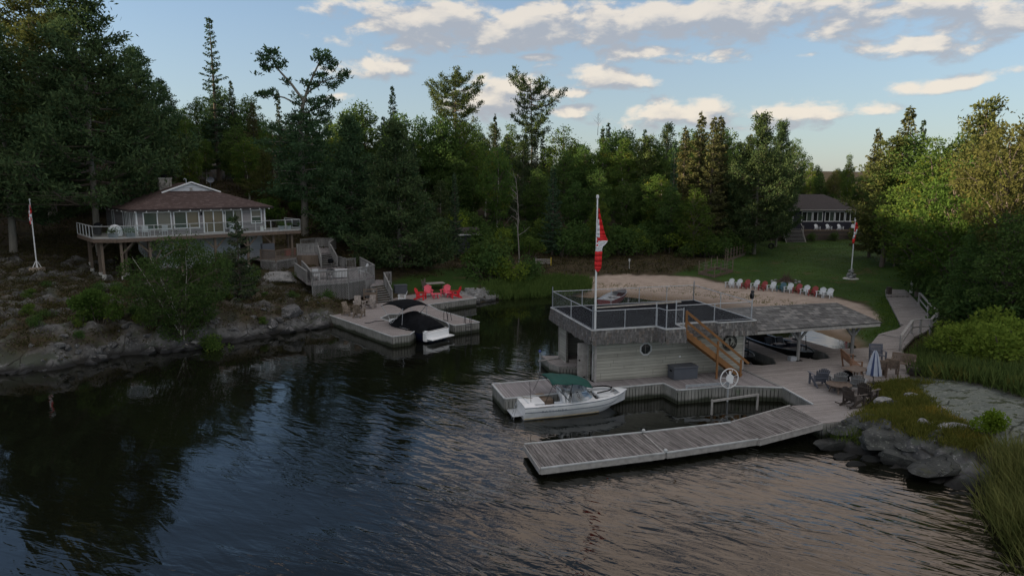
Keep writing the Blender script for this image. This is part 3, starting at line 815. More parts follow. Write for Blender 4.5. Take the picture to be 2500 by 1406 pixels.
def make_spruce(name, h, rad, seed, leafmat, barkmat, start=.07, density=1.0, sparse=0.0, card=.42, pw=.85):
    r = np.random.default_rng(seed); root = tree_root(name); tb = MB(); lv = Leaves()
    pts = wiggle(h, (0, 0), r, 6, .05); tb.path([(p[0], p[1], p[2] - .4) for p in pts[:1]] + pts, [h * .018] + [h * .016 * (1 - .93 * i / 6) for i in range(7)], 7)
    z = h * start
    while z < h * .985:
        f = z / h
        R = rad * (1 - f) ** pw * r.uniform(.78, 1.12) + .10
        if f < .2: R *= .75 + f * 1.25
        nb = max(4, int(r.integers(6, 9) * (1 - .3 * f)))
        a0 = r.uniform(0, 6.28); c0_ = z
        for k in range(nb):
            if r.random() < sparse: continue
            c = along(pts, min(h * .985, max(.1, c0_ + r.normal() * .16)))
            a = a0 + k * 6.283 / nb + r.normal() * .2; Rb = R * r.uniform(.55, 1.2)
            dz = -.34 + .62 * f + r.normal() * .07
            m = max(3, int(Rb / .17 * density)); tt = (np.arange(m) + .6) / m; tt = tt ** .8
            bx = np.array([math.cos(a), math.sin(a), 0]); side = np.array([-math.sin(a), math.cos(a), 0])
            base = c + bx * (tt[:, None] * Rb) + np.array([0, 0, 1]) * ((dz * tt + .30 * tt ** 2) * Rb)[:, None]
            if Rb > .5: tb.path([c, base[len(base) // 2], base[-1]], [.02 + .012 * Rb, .014, .006], 4, False)
            wdt = (.20 + .75 * (1 - tt)) * min(1.0, Rb * .45)
            for sgn in (-1, 1):
                q = base + r.normal(size=base.shape) * .04
                d = bx * .55 + side * sgn * r.uniform(.35, 1.0, (m, 1)) + np.array([0, 0, -.28]) + r.normal(size=(m, 3)) * .18
                lv.add(q, d, np.minimum(card * (.55 + wdt) * r.uniform(.7, 1.3, m), .8), .15)
                d2 = bx * .8 + side * sgn * .5 + np.array([0, 0, -.75]) + r.normal(size=(m, 3)) * .25
                lv.add(q + side * sgn * (wdt * .35)[:, None], d2, card * r.uniform(.5, .9, m), .15)
        z += r.uniform(.26, .40) * (1 + .5 * (h > 16)) / density ** .3
    top = np.tile(along(pts, h * .97), (14, 1)); lv.add(top + np.array([0, 0, 1]) * r.uniform(-.3, .3, (14, 1)), rvec(14, r) * .5 + np.array([0, 0, .7]), .28, .09)
    tb.build('trunk', barkmat, root, smooth=True); lv.build('crown', leafmat, root, r); return root

def tuft(lv, c, r, n=26, rad=.38, L=.42, up=.35, out=None):
    P = c + r.normal(size=(n, 3)) * np.array([rad, rad, rad * .42]) * .75
    D = rvec(n, r) + np.array([0, 0, up])
    if out is not None: D = D + out * .6
    lv.add(P, D, L * r.uniform(.6, 1.2, n), .15)

def make_pine(name, h, rad, seed, leafmat, barkmat, start=.32, nl=34, irregular=.35, up=.25, topflat=.35, trunk_r=None, lean=(0, 0), tn=24, tl=.42, pr=None, trad=.4):
    r = np.random.default_rng(seed); root = tree_root(name); tb = MB(); lb = MB(); lv = Leaves()
    pts = wiggle(h, lean, r, 8, .14); tr = trunk_r or h * .017
    tb.path([(0, 0, -.5)] + pts, [tr * 1.15] + [tr * (1 - .85 * i / 8) for i in range(9)], 9)
    for i in range(nl):
        f = start + (1 - start) * ((i + r.uniform(-.3, .3)) / nl); f = min(max(f, start), .99)
        c = along(pts, h * f)
        prof = pr(f) if pr else (min(1, (1.06 - f) / (topflat)) if f > 1 - topflat else 1 - .25 * (1 - topflat - f))
        R = rad * max(.12, prof) * (1 + r.normal() * irregular)
        if R < .35: R = .35
        a = i * 2.4 + r.normal() * .4
        bx = np.array([math.cos(a), math.sin(a), 0]); rise = up * (.35 + f) + r.normal() * .12
        n = 6; tt = np.linspace(0, 1, n); arch = [c + bx * R * q + np.array([0, 0, 1]) * (R * (rise * q * .4 + .22 * q * q - .12 * math.sin(q * 3))) + np.array([0, 0, 0]) for q in tt]
        side = np.array([-math.sin(a), math.cos(a), 0]); bend = r.normal() * .18
        arch = [p + side * bend * R * q * q for p, q in zip(arch, tt)]
        lb.path(arch, [.025 + .014 * R * (1 - q) for q in tt], 5, False)
        m = max(4, int(R * 3.4))
        for k in range(m):
            q = .28 + .72 * (k + .5) / m
            j = min(int(q * (n - 1)), n - 2); fr = q * (n - 1) - j
            p = arch[j] * (1 - fr) + arch[j + 1] * fr
            off = side * r.normal() * .30 * R * (1.15 - q) + np.array([0, 0, r.uniform(-.05, .22)])
            pp = p + off
            if abs(off @ side) > .4: lb.path([p, pp], [.02, .008], 4, False)
            tuft(lv, pp, r, tn, trad, tl, .45, bx)
    tuft(lv, along(pts, h), r, tn, trad * .8, tl, .8)
    tb.build('trunk', barkmat, root, smooth=True); lb.build('limbs', M['bark'], root, smooth=True); lv.build('crown', leafmat, root, r); return root

def make_decid(name, h, rad, seed, leafmat, barkmat, start=.22, lumps=26, per=190, leaf=.24, stems=1, airy=.0, sq=.36, tip=.6, flat=.62):
    r = np.random.default_rng(seed); root = tree_root(name); tb = MB(); lb = MB(); lv = Leaves()
    cz = h * (start + (1 - start) * .52); hz = h * (1 - start) * .52
    cen = []
    g_ = 0
    while len(cen) < lumps and g_ < 4000:
        g_ += 1
        v = rvec(1, r)[0]; rr = r.uniform(.35, 1.0) ** .5
        z = v[2] * rr
        wid = (1 - .5 * max(0, z) ** 1.3 * tip * 1.5) * (1 - .35 * max(0, -z))
        p = np.array([v[0] * rr * rad * .80 * wid, v[1] * rr * rad * .80 * wid, cz + z * hz * .86])
        if all(np.linalg.norm((p - q) * np.array([1, 1, .8])) > rad * sq for q in cen): cen.append(p)
    trs = []
    for s_ in range(stems):
        ln = (r.normal() * .06 * stems, r.normal() * .06 * stems) if stems > 1 else (r.normal() * .015, r.normal() * .015)
        ln = (ln[0] + (s_ - (stems - 1) / 2) * .055, ln[1])
        pts = wiggle(h * .84, ln, r, 6, .13)
        tb.path([(pts[0][0], pts[0][1], -.5)] + pts, [h * .014 / stems ** .45] + [h * .0125 / stems ** .45 * (1 - .85 * i / 6) for i in range(7)], 7); trs.append(pts)
    for i, c in enumerate(cen):
        pts = trs[i % len(trs)]
        zb_ = max(h * start * .7, c[2] - np.hypot(c[0], c[1]) * .9 - .3); zb_ = min(zb_, h * .8)
        b0 = along(pts, zb_); mid = (b0 + c) / 2 + np.array([0, 0, .12 * rad]) + r.normal(size=3) * .1
        lb.path([b0, mid, c], [.03 + .004 * h, .02 + .002 * h, .012], 5, False)
        lr = rad * r.uniform(.17, .40)
        n = int(per * (lr / (rad * .32)) ** 2)
        v = rvec(n, r); rad_ = lr * r.uniform(.45, 1.08, n) ** .6
        P = c + v * rad_[:, None] * np.array([1, 1, flat])
        ntw = 5
        for k in range(ntw):
            tv = rvec(1, r)[0]; lb.path([c, c + tv * lr * .9 * np.array([1, 1, .7])], [.014, .004], 3, False)
        D = rvec(n, r) + v * .5 + np.array([0, 0, -.15])
        lv.add(P, D, leaf * r.uniform(.45, 1.45, n), leaf * r.uniform(.4, .75, n))
        nt = int(n * .12); v = rvec(nt, r); P = c + v * (lr * r.uniform(1.0, 1.35, nt))[:, None]; lv.add(P, rvec(nt, r), leaf * .8, leaf * .5)
    tb.build('trunk', barkmat, root, smooth=True); lb.build('limbs', M['bark'], root, smooth=True); lv.build('crown', leafmat, root, r); return root

def make_bush(name, h, rad, seed, leafmat, lumps=10, per=150, leaf=.16):
    r = np.random.default_rng(seed); root = tree_root(name); tb = MB(); lv = Leaves()
    for i in range(lumps):
        a = r.uniform(0, 6.28); q = r.uniform(0, .75) * rad
        c = np.array([math.cos(a) * q, math.sin(a) * q, h * r.uniform(.25, .78) * (1.1 - .4 * q / rad)])
        tb.path([(c[0] * .25, c[1] * .25, -.2), (c[0] * .6, c[1] * .6, c[2] * .5), tuple(c)], [.035, .025, .01], 5, False)
        lr = rad * r.uniform(.28, .45); n = int(per * r.uniform(.8, 1.2)); v = rvec(n, r)
        P = c + v * (lr * r.uniform(.4, 1.1, n) ** .6)[:, None] * np.array([1, 1, .85]); P[:, 2] = np.maximum(P[:, 2], .02)
        lv.add(P, rvec(n, r) + v * .5 + np.array([0, 0, .2]), leaf * r.uniform(.6, 1.3, n), leaf * .55)
    tb.build('stems', M['bark'], root, smooth=True); lv.build('foliage', leafmat, root, r); return root

# prototypes; each is later moved to its first place and copied for the rest
SP = [make_spruce('spruce_tree', 14, 2.3, 11, M['spruce'], M['bark']), make_spruce('spruce_tree', 14, 1.9, 12, M['spruce'], M['bark'], density=.9),
      make_spruce('spruce_tree', 14, 2.9, 13, M['spruce_gold'], M['bark'], .1, 1.0, .05, .5)]
FIR = [make_spruce('fir_tree', 11, 1.15, 21, M['spruce'], M['bark'], .1, .9, 0, .32, 1.0)]
DE = [make_decid('broadleaf_tree', 12, 3.0, 31, M['maple'], M['bark'], .07, 42, 260, .27), make_decid('broadleaf_tree', 12, 2.7, 32, M['birch'], M['bark_birch'], .12, 42, 250, .24, tip=.8),
      make_decid('broadleaf_tree', 12, 3.6, 33, M['ash'], M['bark'], .06, 50, 260, .25), make_decid('broadleaf_tree', 13, 2.3, 34, M['birch'], M['bark_birch'], .16, 38, 260, .22, tip=.9)]
PI_ = [make_pine('pine_tree', 17, 4.6, 41, M['pine'], M['bark_pale'], .10, 62, .22, .2, .75, tn=22, tl=.46, trad=.46), make_pine('pine_tree', 16, 3.9, 42, M['pine_warm'], M['bark'], .16, 52, .28, .35, .6, tn=22, tl=.46, trad=.46)]
GO = [make_decid('broadleaf_tree', 12, 3.4, 35, M['golden'], M['bark'], .42, 40, 300, .21)]
BU = [make_bush('shrub', 2.0, 1.4, 51, M['maple']), make_bush('shrub', 1.8, 1.3, 52, M['willow']), make_bush('shrub', 2.2, 1.2, 53, M['birch'])]
PH = {id(p): hh for p, hh in zip(SP + FIR + DE + PI_ + GO + BU, [14, 14, 14, 11, 12, 12, 12, 13, 17, 16, 12, 2.0, 1.8, 2.2])}
used = set()
def place(proto, x, y, z, s, label, cat, group=None, name=None, sxy=None, rz=None):
    rz = rng.uniform(0, 6.28) if rz is None else rz
    sc = (s * (sxy or 1), s * (sxy or 1), s)
    if id(proto) in used:
        o = dup(proto, (x, y, z), rz, sc, label, group)
    else:
        used.add(id(proto)); o = proto; o.location = (x, y, z); o.rotation_euler = (0, 0, rz); o.scale = sc; o['label'] = label
        if group: o['group'] = group
    if not group and 'group' in o: del o['group']
    o['category'] = cat
    if name: o.name = name
    return o
def tree_top(proto, px, y, top, label, cat, group=None, sxy=None, name=None, rz=None, base=None):
    """tree whose tip shows at photo height `top`, standing y metres away"""
    tp = at_depth(px, top, y); zb_ = ground(tp.x, y) if base is None else base
    hh = PH[id(proto)]; s = max(.25, (tp.z - zb_) / hh)
    return place(proto, tp.x, y, zb_ - .05, s, label, cat, group, name, sxy, rz)

SKYLINE = [(-100, 120), (240, 130), (300, 165), (380, 195), (420, 178), (450, 178), (540, 205), (580, 222), (620, 236), (650, 272), (690, 272), (760, 270), (800, 268), (830, 252), (870, 247), (930, 240), (1000, 256), (1050, 272), (1100, 282), (1170, 292),
           (1240, 290), (1290, 300), (1345, 312), (1400, 306), (1460, 305), (1490, 306), (1560, 298), (1600, 292), (1640, 302), (1680, 315), (1760, 300), (1800, 322), (1860, 300), (1900, 300), (1950, 345), (1975, 385), (2000, 402), (2040, 408), (2075, 390),
           (2120, 395), (2160, 350), (2200, 310), (2260, 312), (2310, 308), (2340, 300), (2400, 290), (2450, 280), (2500, 290), (2620, 280)]
def skyline(px): return float(np.interp(px, [a for a, b in SKYLINE], [b for a, b in SKYLINE]))

# --- the forest wall: rows of individual trees, mixed kinds
G_SP, G_DE, G_PI, G_FIR = 'spruces in the forest wall', 'broadleaf trees in the forest wall', 'pines in the forest wall', 'slender firs in the forest wall'
L_SP = 'dark green spruce standing among the crowded forest behind the bay'
L_SPG = 'bronze tinged spruce standing among the crowded forest behind the bay'
L_DE = 'dark leafy tree standing among the crowded forest behind the bay'
L_BI = 'lighter green birch standing among the crowded forest behind the bay'
L_AS = 'yellow green leafy tree standing among the crowded forest behind the bay'
L_PI = 'dark broad pine standing among the crowded forest behind the bay'
L_PIW = 'bronze green pine standing among the crowded forest behind the bay'
L_FI = 'thin spire shaped fir standing among the crowded forest behind the bay'
L_GO = 'golden brown leafy tree standing among the crowded forest behind the bay'
def mixed(px, y, top, w, r):
    k = r.choice(['sp', 'sg', 'de', 'bi', 'as', 'pi', 'pw', 'fi', 'go'], p=w)
    d = {'sp': (SP[r.integers(0, 2)], L_SP, 'spruce', G_SP, 'spruce_tree'), 'sg': (SP[2], L_SPG, 'spruce', G_SP, 'spruce_tree'), 'de': (DE[0], L_DE, 'tree', G_DE, 'broadleaf_tree'),
         'bi': (DE[1] if r.random() < .5 else DE[3], L_BI, 'birch tree', G_DE, 'birch_tree'), 'as': (DE[2], L_AS, 'tree', G_DE, 'broadleaf_tree'), 'pi': (PI_[0], L_PI, 'pine tree', G_PI, 'pine_tree'),
         'pw': (PI_[1], L_PIW, 'pine tree', G_PI, 'pine_tree'), 'fi': (FIR[0], L_FI, 'fir tree', G_FIR, 'fir_tree'), 'go': (GO[0], L_GO, 'tree', G_DE, 'broadleaf_tree')}[k]
    return tree_top(d[0], px, y, top, d[1], d[2], d[3], r.uniform(.85, 1.2), d[4])
fr_ = np.random.default_rng(99)
WL = [.14, .0, .32, .18, .02, .26, .06, .02, .0]; WM = [.11, .04, .32, .28, .09, .10, .03, .03, .0]; WR = [.12, .14, .22, .10, .12, .10, .06, .04, .10]
def row(px0, px1, step, y, w, dtop, jt=18, jy=4.0, mx=9999):
    px = px0
    while px < px1:
        q = px + fr_.uniform(-.35, .35) * step
        top = max(skyline(q), 0) + dtop + abs(fr_.normal()) * jt
        mixed(q, y + fr_.uniform(-jy, jy), min(top, mx), w, fr_); px += step
row(-220, 640, 62, 104, WL, 6); row(-240, 660, 66, 92, WL, 75, 25)
row(610, 1130, 46, 98, WM, 4, 14); row(600, 1100, 60, 84, WL, 75, 30)
row(1080, 1860, 42, 116, WM, 4, 10); row(1080, 1880, 50, 130, WM, 45, 12); row(1080, 1840, 48, 103, WM, 28, 22); row(1090, 1850, 60, 93, WM, 85, 35, 2.5)
row(1940, 2160, 34, 150, WR, 3, 8, 6); row(1850, 2110, 48, 128, WR, 70, 8, 4, 470)
row(2195, 2700, 50, 78, WR, 6, 14); row(2250, 2700, 62, 66, WR, 70, 25, 3)

for px, y, tp_ in [(1955, 132, 430), (1978, 128, 437), (2004, 134, 428), (2028, 130, 440), (2052, 134, 432), (2078, 129, 438), (2102, 126, 430), (2126, 122, 425)]:
    mixed(px, y, tp_, WM, fr_)
# --- single trees one can point at
def single(proto, *a, **k): return tree_top(proto, *a, **k)
def reg(p, hh): PH[id(p)] = hh; return p
# big white pines at far left
bigpine = lambda seed, h, rad, **k: reg(make_pine('pine_tree', h, rad, seed, k.pop('mat', M['pine']), M['bark_pale'], **k), h)
pa = bigpine(101, 24, 7.5, start=.20, nl=74, irregular=.2, up=.30, topflat=.8, trunk_r=.34, tn=34, tl=.52, trad=.58)
tree_top(pa, 182, 68, -40, 'tall white pine with a bare grey trunk left of the hillside cottage', 'pine tree', rz=.4)
pb = bigpine(102, 27, 7.0, start=.28, nl=60, irregular=.28, up=.35, topflat=.75, tn=34, tl=.52, trad=.58, mat=M['pine_warm'])
tree_top(pb, 60, 76, -150, 'tallest bronze lit pine rising past the top left corner', 'pine tree', rz=2.0)
pc = bigpine(103, 22, 6.5, start=.15, nl=64, irregular=.25, up=.2, topflat=.7, tn=32, tl=.5, trad=.55)
tree_top(pc, -30, 66, 60, 'dark pine cut off by the left edge behind the small flagpole', 'pine tree', rz=1.0)
pd = bigpine(104, 21, 7.0, start=.22, nl=62, irregular=.25, up=.28, topflat=.8, tn=32, tl=.5, trad=.55)
tree_top(pd, 320, 84, 120, 'wide dark pine with upswept limbs behind the cottage roof', 'pine tree', rz=.2)
# sparse spire spruce
sp_ = reg(make_spruce('spruce_tree', 20, 2.2, 111, M['spruce'], M['bark'], .1, 1.0, .06, .46, .70), 20)
tree_top(sp_, 510, 98, 40, 'tall sparse spire spruce standing alone above the skyline', 'spruce')
# forked pine above the cottage: two heads
def forked():
    r = np.random.default_rng(120); root = tree_root('forked_pine'); tb = MB(); lv = Leaves()
    tb.path([(0, 0, -.5), (.2, 0, 4), (0, .1, 8), (.1, 0, 12), (.6, 0, 14.5)], [.42, .36, .30, .24, .19], 9)
    A = [(.6, 0, 14.2), (-.6, .1, 15.9), (-1.9, 0, 17.4), (-2.6, -.1, 18.7)]; B = [(.6, 0, 14.2), (1.2, .1, 15.9), (1.9, 0, 17.2), (2.6, .1, 18.6)]
    C = [(.5, 0, 13.6), (-1.5, .1, 14.6), (-3.4, 0, 15.0), (-4.0, 0, 14.9)]; D = [(.9, 0, 15.0), (2.6, 0, 16.2), (4.0, 0, 16.6), (4.9, 0, 16.5)]
    E_ = [(.6, 0, 13.0), (2.4, 0, 13.6), (3.6, 0, 14.2)]
    for p, rr in ((A, .17), (B, .17), (C, .10), (D, .10), (E_, .09)): tb.path(p, [rr * (1 - .22 * i) for i in range(len(p))], 7, False)
    cl = [((-2.7, 0, 18.9), 1.15, 26), ((-3.4, 0, 17.7), .8, 12), ((-1.9, 0, 17.9), .7, 10), ((2.6, 0, 18.7), 1.05, 20), ((3.6, 0, 17.9), .8, 12), ((4.6, 0, 16.7), .9, 14), ((3.9, 0, 15.8), .7, 9),
          ((-3.9, 0, 15.0), .8, 10), ((-2.9, 0, 14.9), .7, 9), ((-1.2, 0, 16.2), .5, 5), ((1.6, 0, 16.0), .9, 14), ((2.6, 0, 16.9), .7, 8), ((1.0, 0, 14.4), 1.2, 18), ((3.2, 0, 14.2), 1.0, 14), ((2.2, 0, 13.0), 1.2, 18), ((.2, 0, 12.8), 1.3, 20)]
    for c, rad, n in cl:
        for _ in range(n):
            p = np.array(c) + r.normal(size=3) * np.array([rad * .5, rad * .5, rad * .34]); tuft(lv, p, r, 20, .26, .42, .5)
        tb.path([(c[0] * .8, c[1], c[2] - .6), c], [.04, .015], 4, False)
    z = 3.8
    i = 0
    while z < 12.6:
        a = i * 2.4; R = r.uniform(2.6, 4.6) * (1.0 - .3 * abs(z - 8) / 5); bx = np.array([math.cos(a), math.sin(a), .0])
        tb.path([(0, 0, z), tuple(bx * R * .6 + np.array([0, 0, z + .2])), tuple(bx * R + np.array([0, 0, z + .1]))], [.07, .05, .02], 5, False)
        for k in range(int(R * 3)):
            q = r.uniform(.3, 1.05) * R; tuft(lv, bx * q + np.array([0, 0, z + r.normal() * .15]) + r.normal(size=3) * np.array([.5, .5, .1]), r, 26, .42, .46, .3, bx)
        z += r.uniform(.18, .34); i += 1
    tb.build('trunk', M['bark_pale'], root, smooth=True); lv.build('crown', M['pine'], root, r); return root
fp = reg(forked(), 19.6)
tree_top(fp, 722, 80, 117, 'old forked pine with two ragged heads to the right of the cottage', 'pine tree', rz=0.0)
# drooping pine beside the landing
pe = bigpine(105, 16, 5.6, start=.03, nl=92, irregular=.16, up=.04, topflat=.95, tn=30, tl=.46, trad=.46)
tree_top(pe, 968, 71.5, 300, 'full dark pine with drooping limbs above the red dock chairs', 'pine tree')
pf = bigpine(106, 15, 5.0, start=.05, nl=76, irregular=.2, up=.06, topflat=.95, tn=28, tl=.46, trad=.46)
tree_top(pf, 850, 78, 285, 'dense pine directly above the wooden stair landing', 'pine tree')
# the two wind shaped pines on the skyline
prof1 = lambda f: max(.25, 1.05 - abs(f - .80) * 1.3)
pg = reg(make_pine('pine_tree', 20, 4.3, 107, M['pine_warm'], M['bark'], .55, 34, .35, .35, .3, tn=28, tl=.42, trad=.42, pr=prof1), 20)
tree_top(pg, 1112, 108, 188, 'wind shaped pine standing above the skyline left of the tall flag', 'pine tree', rz=.7, sxy=.8)
ph = reg(make_pine('pine_tree', 20, 3.8, 108, M['pine'], M['bark'], .50, 34, .45, .25, .3, tn=28, tl=.42, trad=.42, pr=prof1, lean=(.02, 0)), 20)
tree_top(ph, 1305, 108, 197, 'lopsided pine standing above the skyline close to the tall flag', 'pine tree', rz=2.9, sxy=.72)
for px, y, top, lb in [(958, 100, 208, 'pointed spruce breaking the skyline right of the forked pine'), (563, 100, 195, 'small dark spruce tip beside the tall spire spruce'),
                       (1210, 112, 280, 'slim spruce spire between the two wind shaped pines'), (1485, 112, 298, 'short spruce on the skyline beside the bare dead tree'), (679, 92, 222, 'thin fir spire seen under the forked pine')]:
    tree_top(SP[1] if px != 1210 and px != 679 else FIR[0], px, y, top, lb, 'spruce', name='spruce_tree', sxy=.8)
for px, top, lb, y in [(1672, 308, 'leftmost gold tinged spruce of the clump above the beach', 92), (1712, 272, 'tallest gold tinged spruce of the clump above the beach', 93), (1742, 284, 'gold tinged spruce right of the tallest in its clump', 91), (1764, 282, 'rightmost gold tinged spruce of the clump above the beach', 94)]:
    tree_top(SP[2], px, y, top, lb, 'spruce', sxy=.85, name='spruce_tree')
pi2 = reg(make_pine('pine_tree', 19, 5.2, 109, M['pine'], M['bark_pale'], .10, 84, .2, .38, .6, tn=28, tl=.5, trad=.5), 19)
tree_top(pi2, 1860, 90, 283, 'broad dark pine leaning over the lawn with a tyre swing', 'pine tree', rz=1.2, sxy=.8)
tree_top(pi2, 1912, 99, 300, 'tousled pine with long right hand limbs beside the far cottage', 'pine tree', rz=4.0, sxy=.62)
tree_top(SP[2], 2228, 80, 258, 'large golden green spruce with a double tip on the right', 'spruce', sxy=1.05, name='spruce_tree')
tree_top(SP[1], 2257, 82, 290, 'thin dark spruce tip right of the double tipped spruce', 'spruce', sxy=.7, name='spruce_tree')
tree_top(SP[2], 2147, 86, 312, 'small pointed spruce right of the far cottage', 'spruce', sxy=.8, name='spruce_tree')
tree_top(PI_[1], 2412, 60, 250, 'ragged bright pine at the upper right', 'pine tree', sxy=.85, name='pine_tree')
tree_top(DE[3], 2075, 118, 376, 'slender tree with two pale trunks behind the far cottage', 'tree', sxy=.7, name='broadleaf_tree')
tree_top(GO[0], 2040, 125, 415, 'golden leafed tree glowing above the far cottage roof', 'tree', sxy=.7, name='broadleaf_tree')
# right hand broadleaf group
tree_top(DE[2], 2270, 62, 372, 'rounded ash tree overhanging the right side of the lawn', 'tree', sxy=1.15, name='broadleaf_tree')
tree_top(DE[2], 2200, 78, 450, 'leafy tree with low branches right of the small flagpole', 'tree', sxy=.95, name='broadleaf_tree')
tree_top(DE[2], 2350, 55, 385, 'yellow topped tree in the middle of the right hand woods', 'tree', sxy=1.1, name='broadleaf_tree')
tree_top(GO[0], 2490, 46, 300, 'golden brown tree filling the upper right corner', 'tree', sxy=1.0, name='broadleaf_tree')
tree_top(DE[2], 2440, 52, 380, 'dense leafy tree left of the golden brown corner tree', 'tree', sxy=.8, name='broadleaf_tree')
tree_top(DE[0], 2400, 47, 545, 'dark shrubby tree beside the boardwalk railing', 'tree', sxy=1.1, name='broadleaf_tree')
tree_top(DE[0], 2480, 43, 520, 'dark leafy tree at the right edge above the reeds', 'tree', sxy=1.1, name='broadleaf_tree')
tree_top(DE[0], 2260, 60, 600, 'low dark tree at the upper end of the boardwalk', 'tree', sxy=1.3, name='broadleaf_tree')
# around the beach
tree_top(DE[2], 1700, 86, 462, 'bright rounded tree behind the fenced garden', 'tree', sxy=1.05, name='broadleaf_tree')
tree_top(DE[0], 1640, 88, 455, 'dark rounded tree left of the one behind the garden', 'tree', sxy=1.0, name='broadleaf_tree')
tree_top(DE[3], 1465, 84, 470, 'leafy tree behind the tall flag with pale branch tips', 'tree', sxy=1.0, name='broadleaf_tree')
tree_top(DE[1], 1215, 88, 345, 'tall rounded birch behind the waterside bushes', 'birch tree', sxy=.9, name='birch_tree')
tree_top(SP[0], 1110, 78, 420, 'dark spruce beside the half hidden shed', 'spruce', sxy=.75, name='spruce_tree')
tree_top(SP[0], 1350, 84, 400, 'spruce with bare lower trunk behind the low rail fence', 'spruce', sxy=1.0, name='spruce_tree')
tree_top(DE[3], 450, 80, 290, 'pale stemmed young tree behind the cottage chimney', 'tree', sxy=.8, name='broadleaf_tree')
tree_top(FIR[0], 1650 + 0, 89, 340, 'thin fir between the beach side trees', 'fir tree', sxy=.8, name='fir_tree')

# birch clump and conifer in front of the cottage
bclump = reg(make_decid('birch_tree', 6.2, 3.1, 131, M['birch_dark'], M['bark_birch'], .03, 60, 560, .15, stems=5, tip=.05), 6.2)
bp = at(448, 812, 1.1); place(bclump, bp.x, bp.y, ground(bp.x, bp.y) - .05, 1.14, 'many stemmed white birch in front of the cottage deck', 'birch tree', rz=.3)
cf = reg(make_spruce('spruce_tree', 6.6, 1.9, 132, M['spruce'], M['bark'], .06, 1.0, 0, .30), 6.6)
bp = at(590, 745, 1.7); place(cf, bp.x, bp.y, ground(bp.x, bp.y), .98, 'young dark conifer right of the white stemmed birch', 'spruce')
# dead trees
def dead(name, h, seed, n=12, spread=1.6, start=.35, rad=.07):
    r = np.random.default_rng(seed); root = tree_root(name); tb = MB()
    pts = wiggle(h, (r.normal() * .02, 0), r, 7, .16); tb.path(pts, [rad * (1 - .8 * i / 7) for i in range(8)], 7)
    tb.build('trunk', M['bark_dead'], root, smooth=True); bb = MB()
    for i in range(n):
        z = h * (start + (1 - start) * (i + .5) / n); c = along(pts, z); a = r.uniform(0, 6.28); R = spread * (1.15 - z / h) * r.uniform(.6, 1.2) + .25
        e = c + np.array([math.cos(a) * R, math.sin(a) * R, R * r.uniform(.5, 1.1)]); mid = (c + e) / 2 + r.normal(size=3) * .08
        bb.path([c, mid, e], [.03, .02, .008], 4, False)
        for _ in range(3):
            q = mid + r.normal(size=3) * .1; bb.path([q, q + r.normal(size=3) * .35 + np.array([0, 0, .3])], [.012, .004], 3, False)
    bb.build('branches', M['bark_dead'], root, smooth=True); return root
db = reg(dead('dead_birch', 9, 141), 9)
tree_top(db, 1265, 76, 430, 'bare white dead birch standing behind the waterside bushes', 'dead tree', rz=.3)
dd = reg(dead('dead_tree', 5, 142, 9, 2.0, .45), 5)
tree_top(dd, 1460, 110, 278, 'leafless grey snag poking above the skyline right of the tall flag', 'dead tree', base=at_depth(1460, 330, 110).z)
# ================================================================== structures
ANG = 15.2
BF = frame(4.46, 35.56, ANG)                 # boathouse frame: u along its long front, v towards the back
ra = math.radians(ANG)
def P2(px, py, z=.75): p = at(px, py, z); return (p.x, p.y)
def bf(u, v): p = BF(u, v, 0); return (p.x, p.y)
def inward(poly, d):
    """offset polygon inward (ccw) by d"""
    n = len(poly); A = sum(poly[i][0] * poly[(i + 1) % n][1] - poly[(i + 1) % n][0] * poly[i][1] for i in range(n)); sg = 1 if A > 0 else -1
    out = []
    for i in range(n):
        p0, p1, p2 = Vector(poly[i - 1]), Vector(poly[i]), Vector(poly[(i + 1) % n])
        a = (p1 - p0).normalized(); b = (p2 - p1).normalized()
        na = Vector((-a.y, a.x)) * sg; nb = Vector((-b.y, b.x)) * sg
        m = (na + nb); m = m / max(.3, m.dot(na)) if m.length > .01 else na
        out.append(tuple(p1 + m * d))
    return out
def skirt_boards(mb, a, b, ztop, zbot, w=.15, gap=.034, th=.03, side=1, r=random):
    a, b = Vector((*a, 0)), Vector((*b, 0)); L = (b - a).length; d = (b - a).normalized(); nrm = Vector((d.y, -d.x, 0)) * side
    n = max(1, int(L / (w + gap))); st = L / n; rz = math.atan2(d.y, d.x)
    for i in range(n):
        c = a + d * (st * (i + .5)) + nrm * (th / 2 + r.uniform(0, .012)); zb_ = zbot + r.uniform(-.03, .03)
        mb.box((c.x, c.y, (ztop + zb_) / 2), (st - gap, th, ztop - zb_), rz)
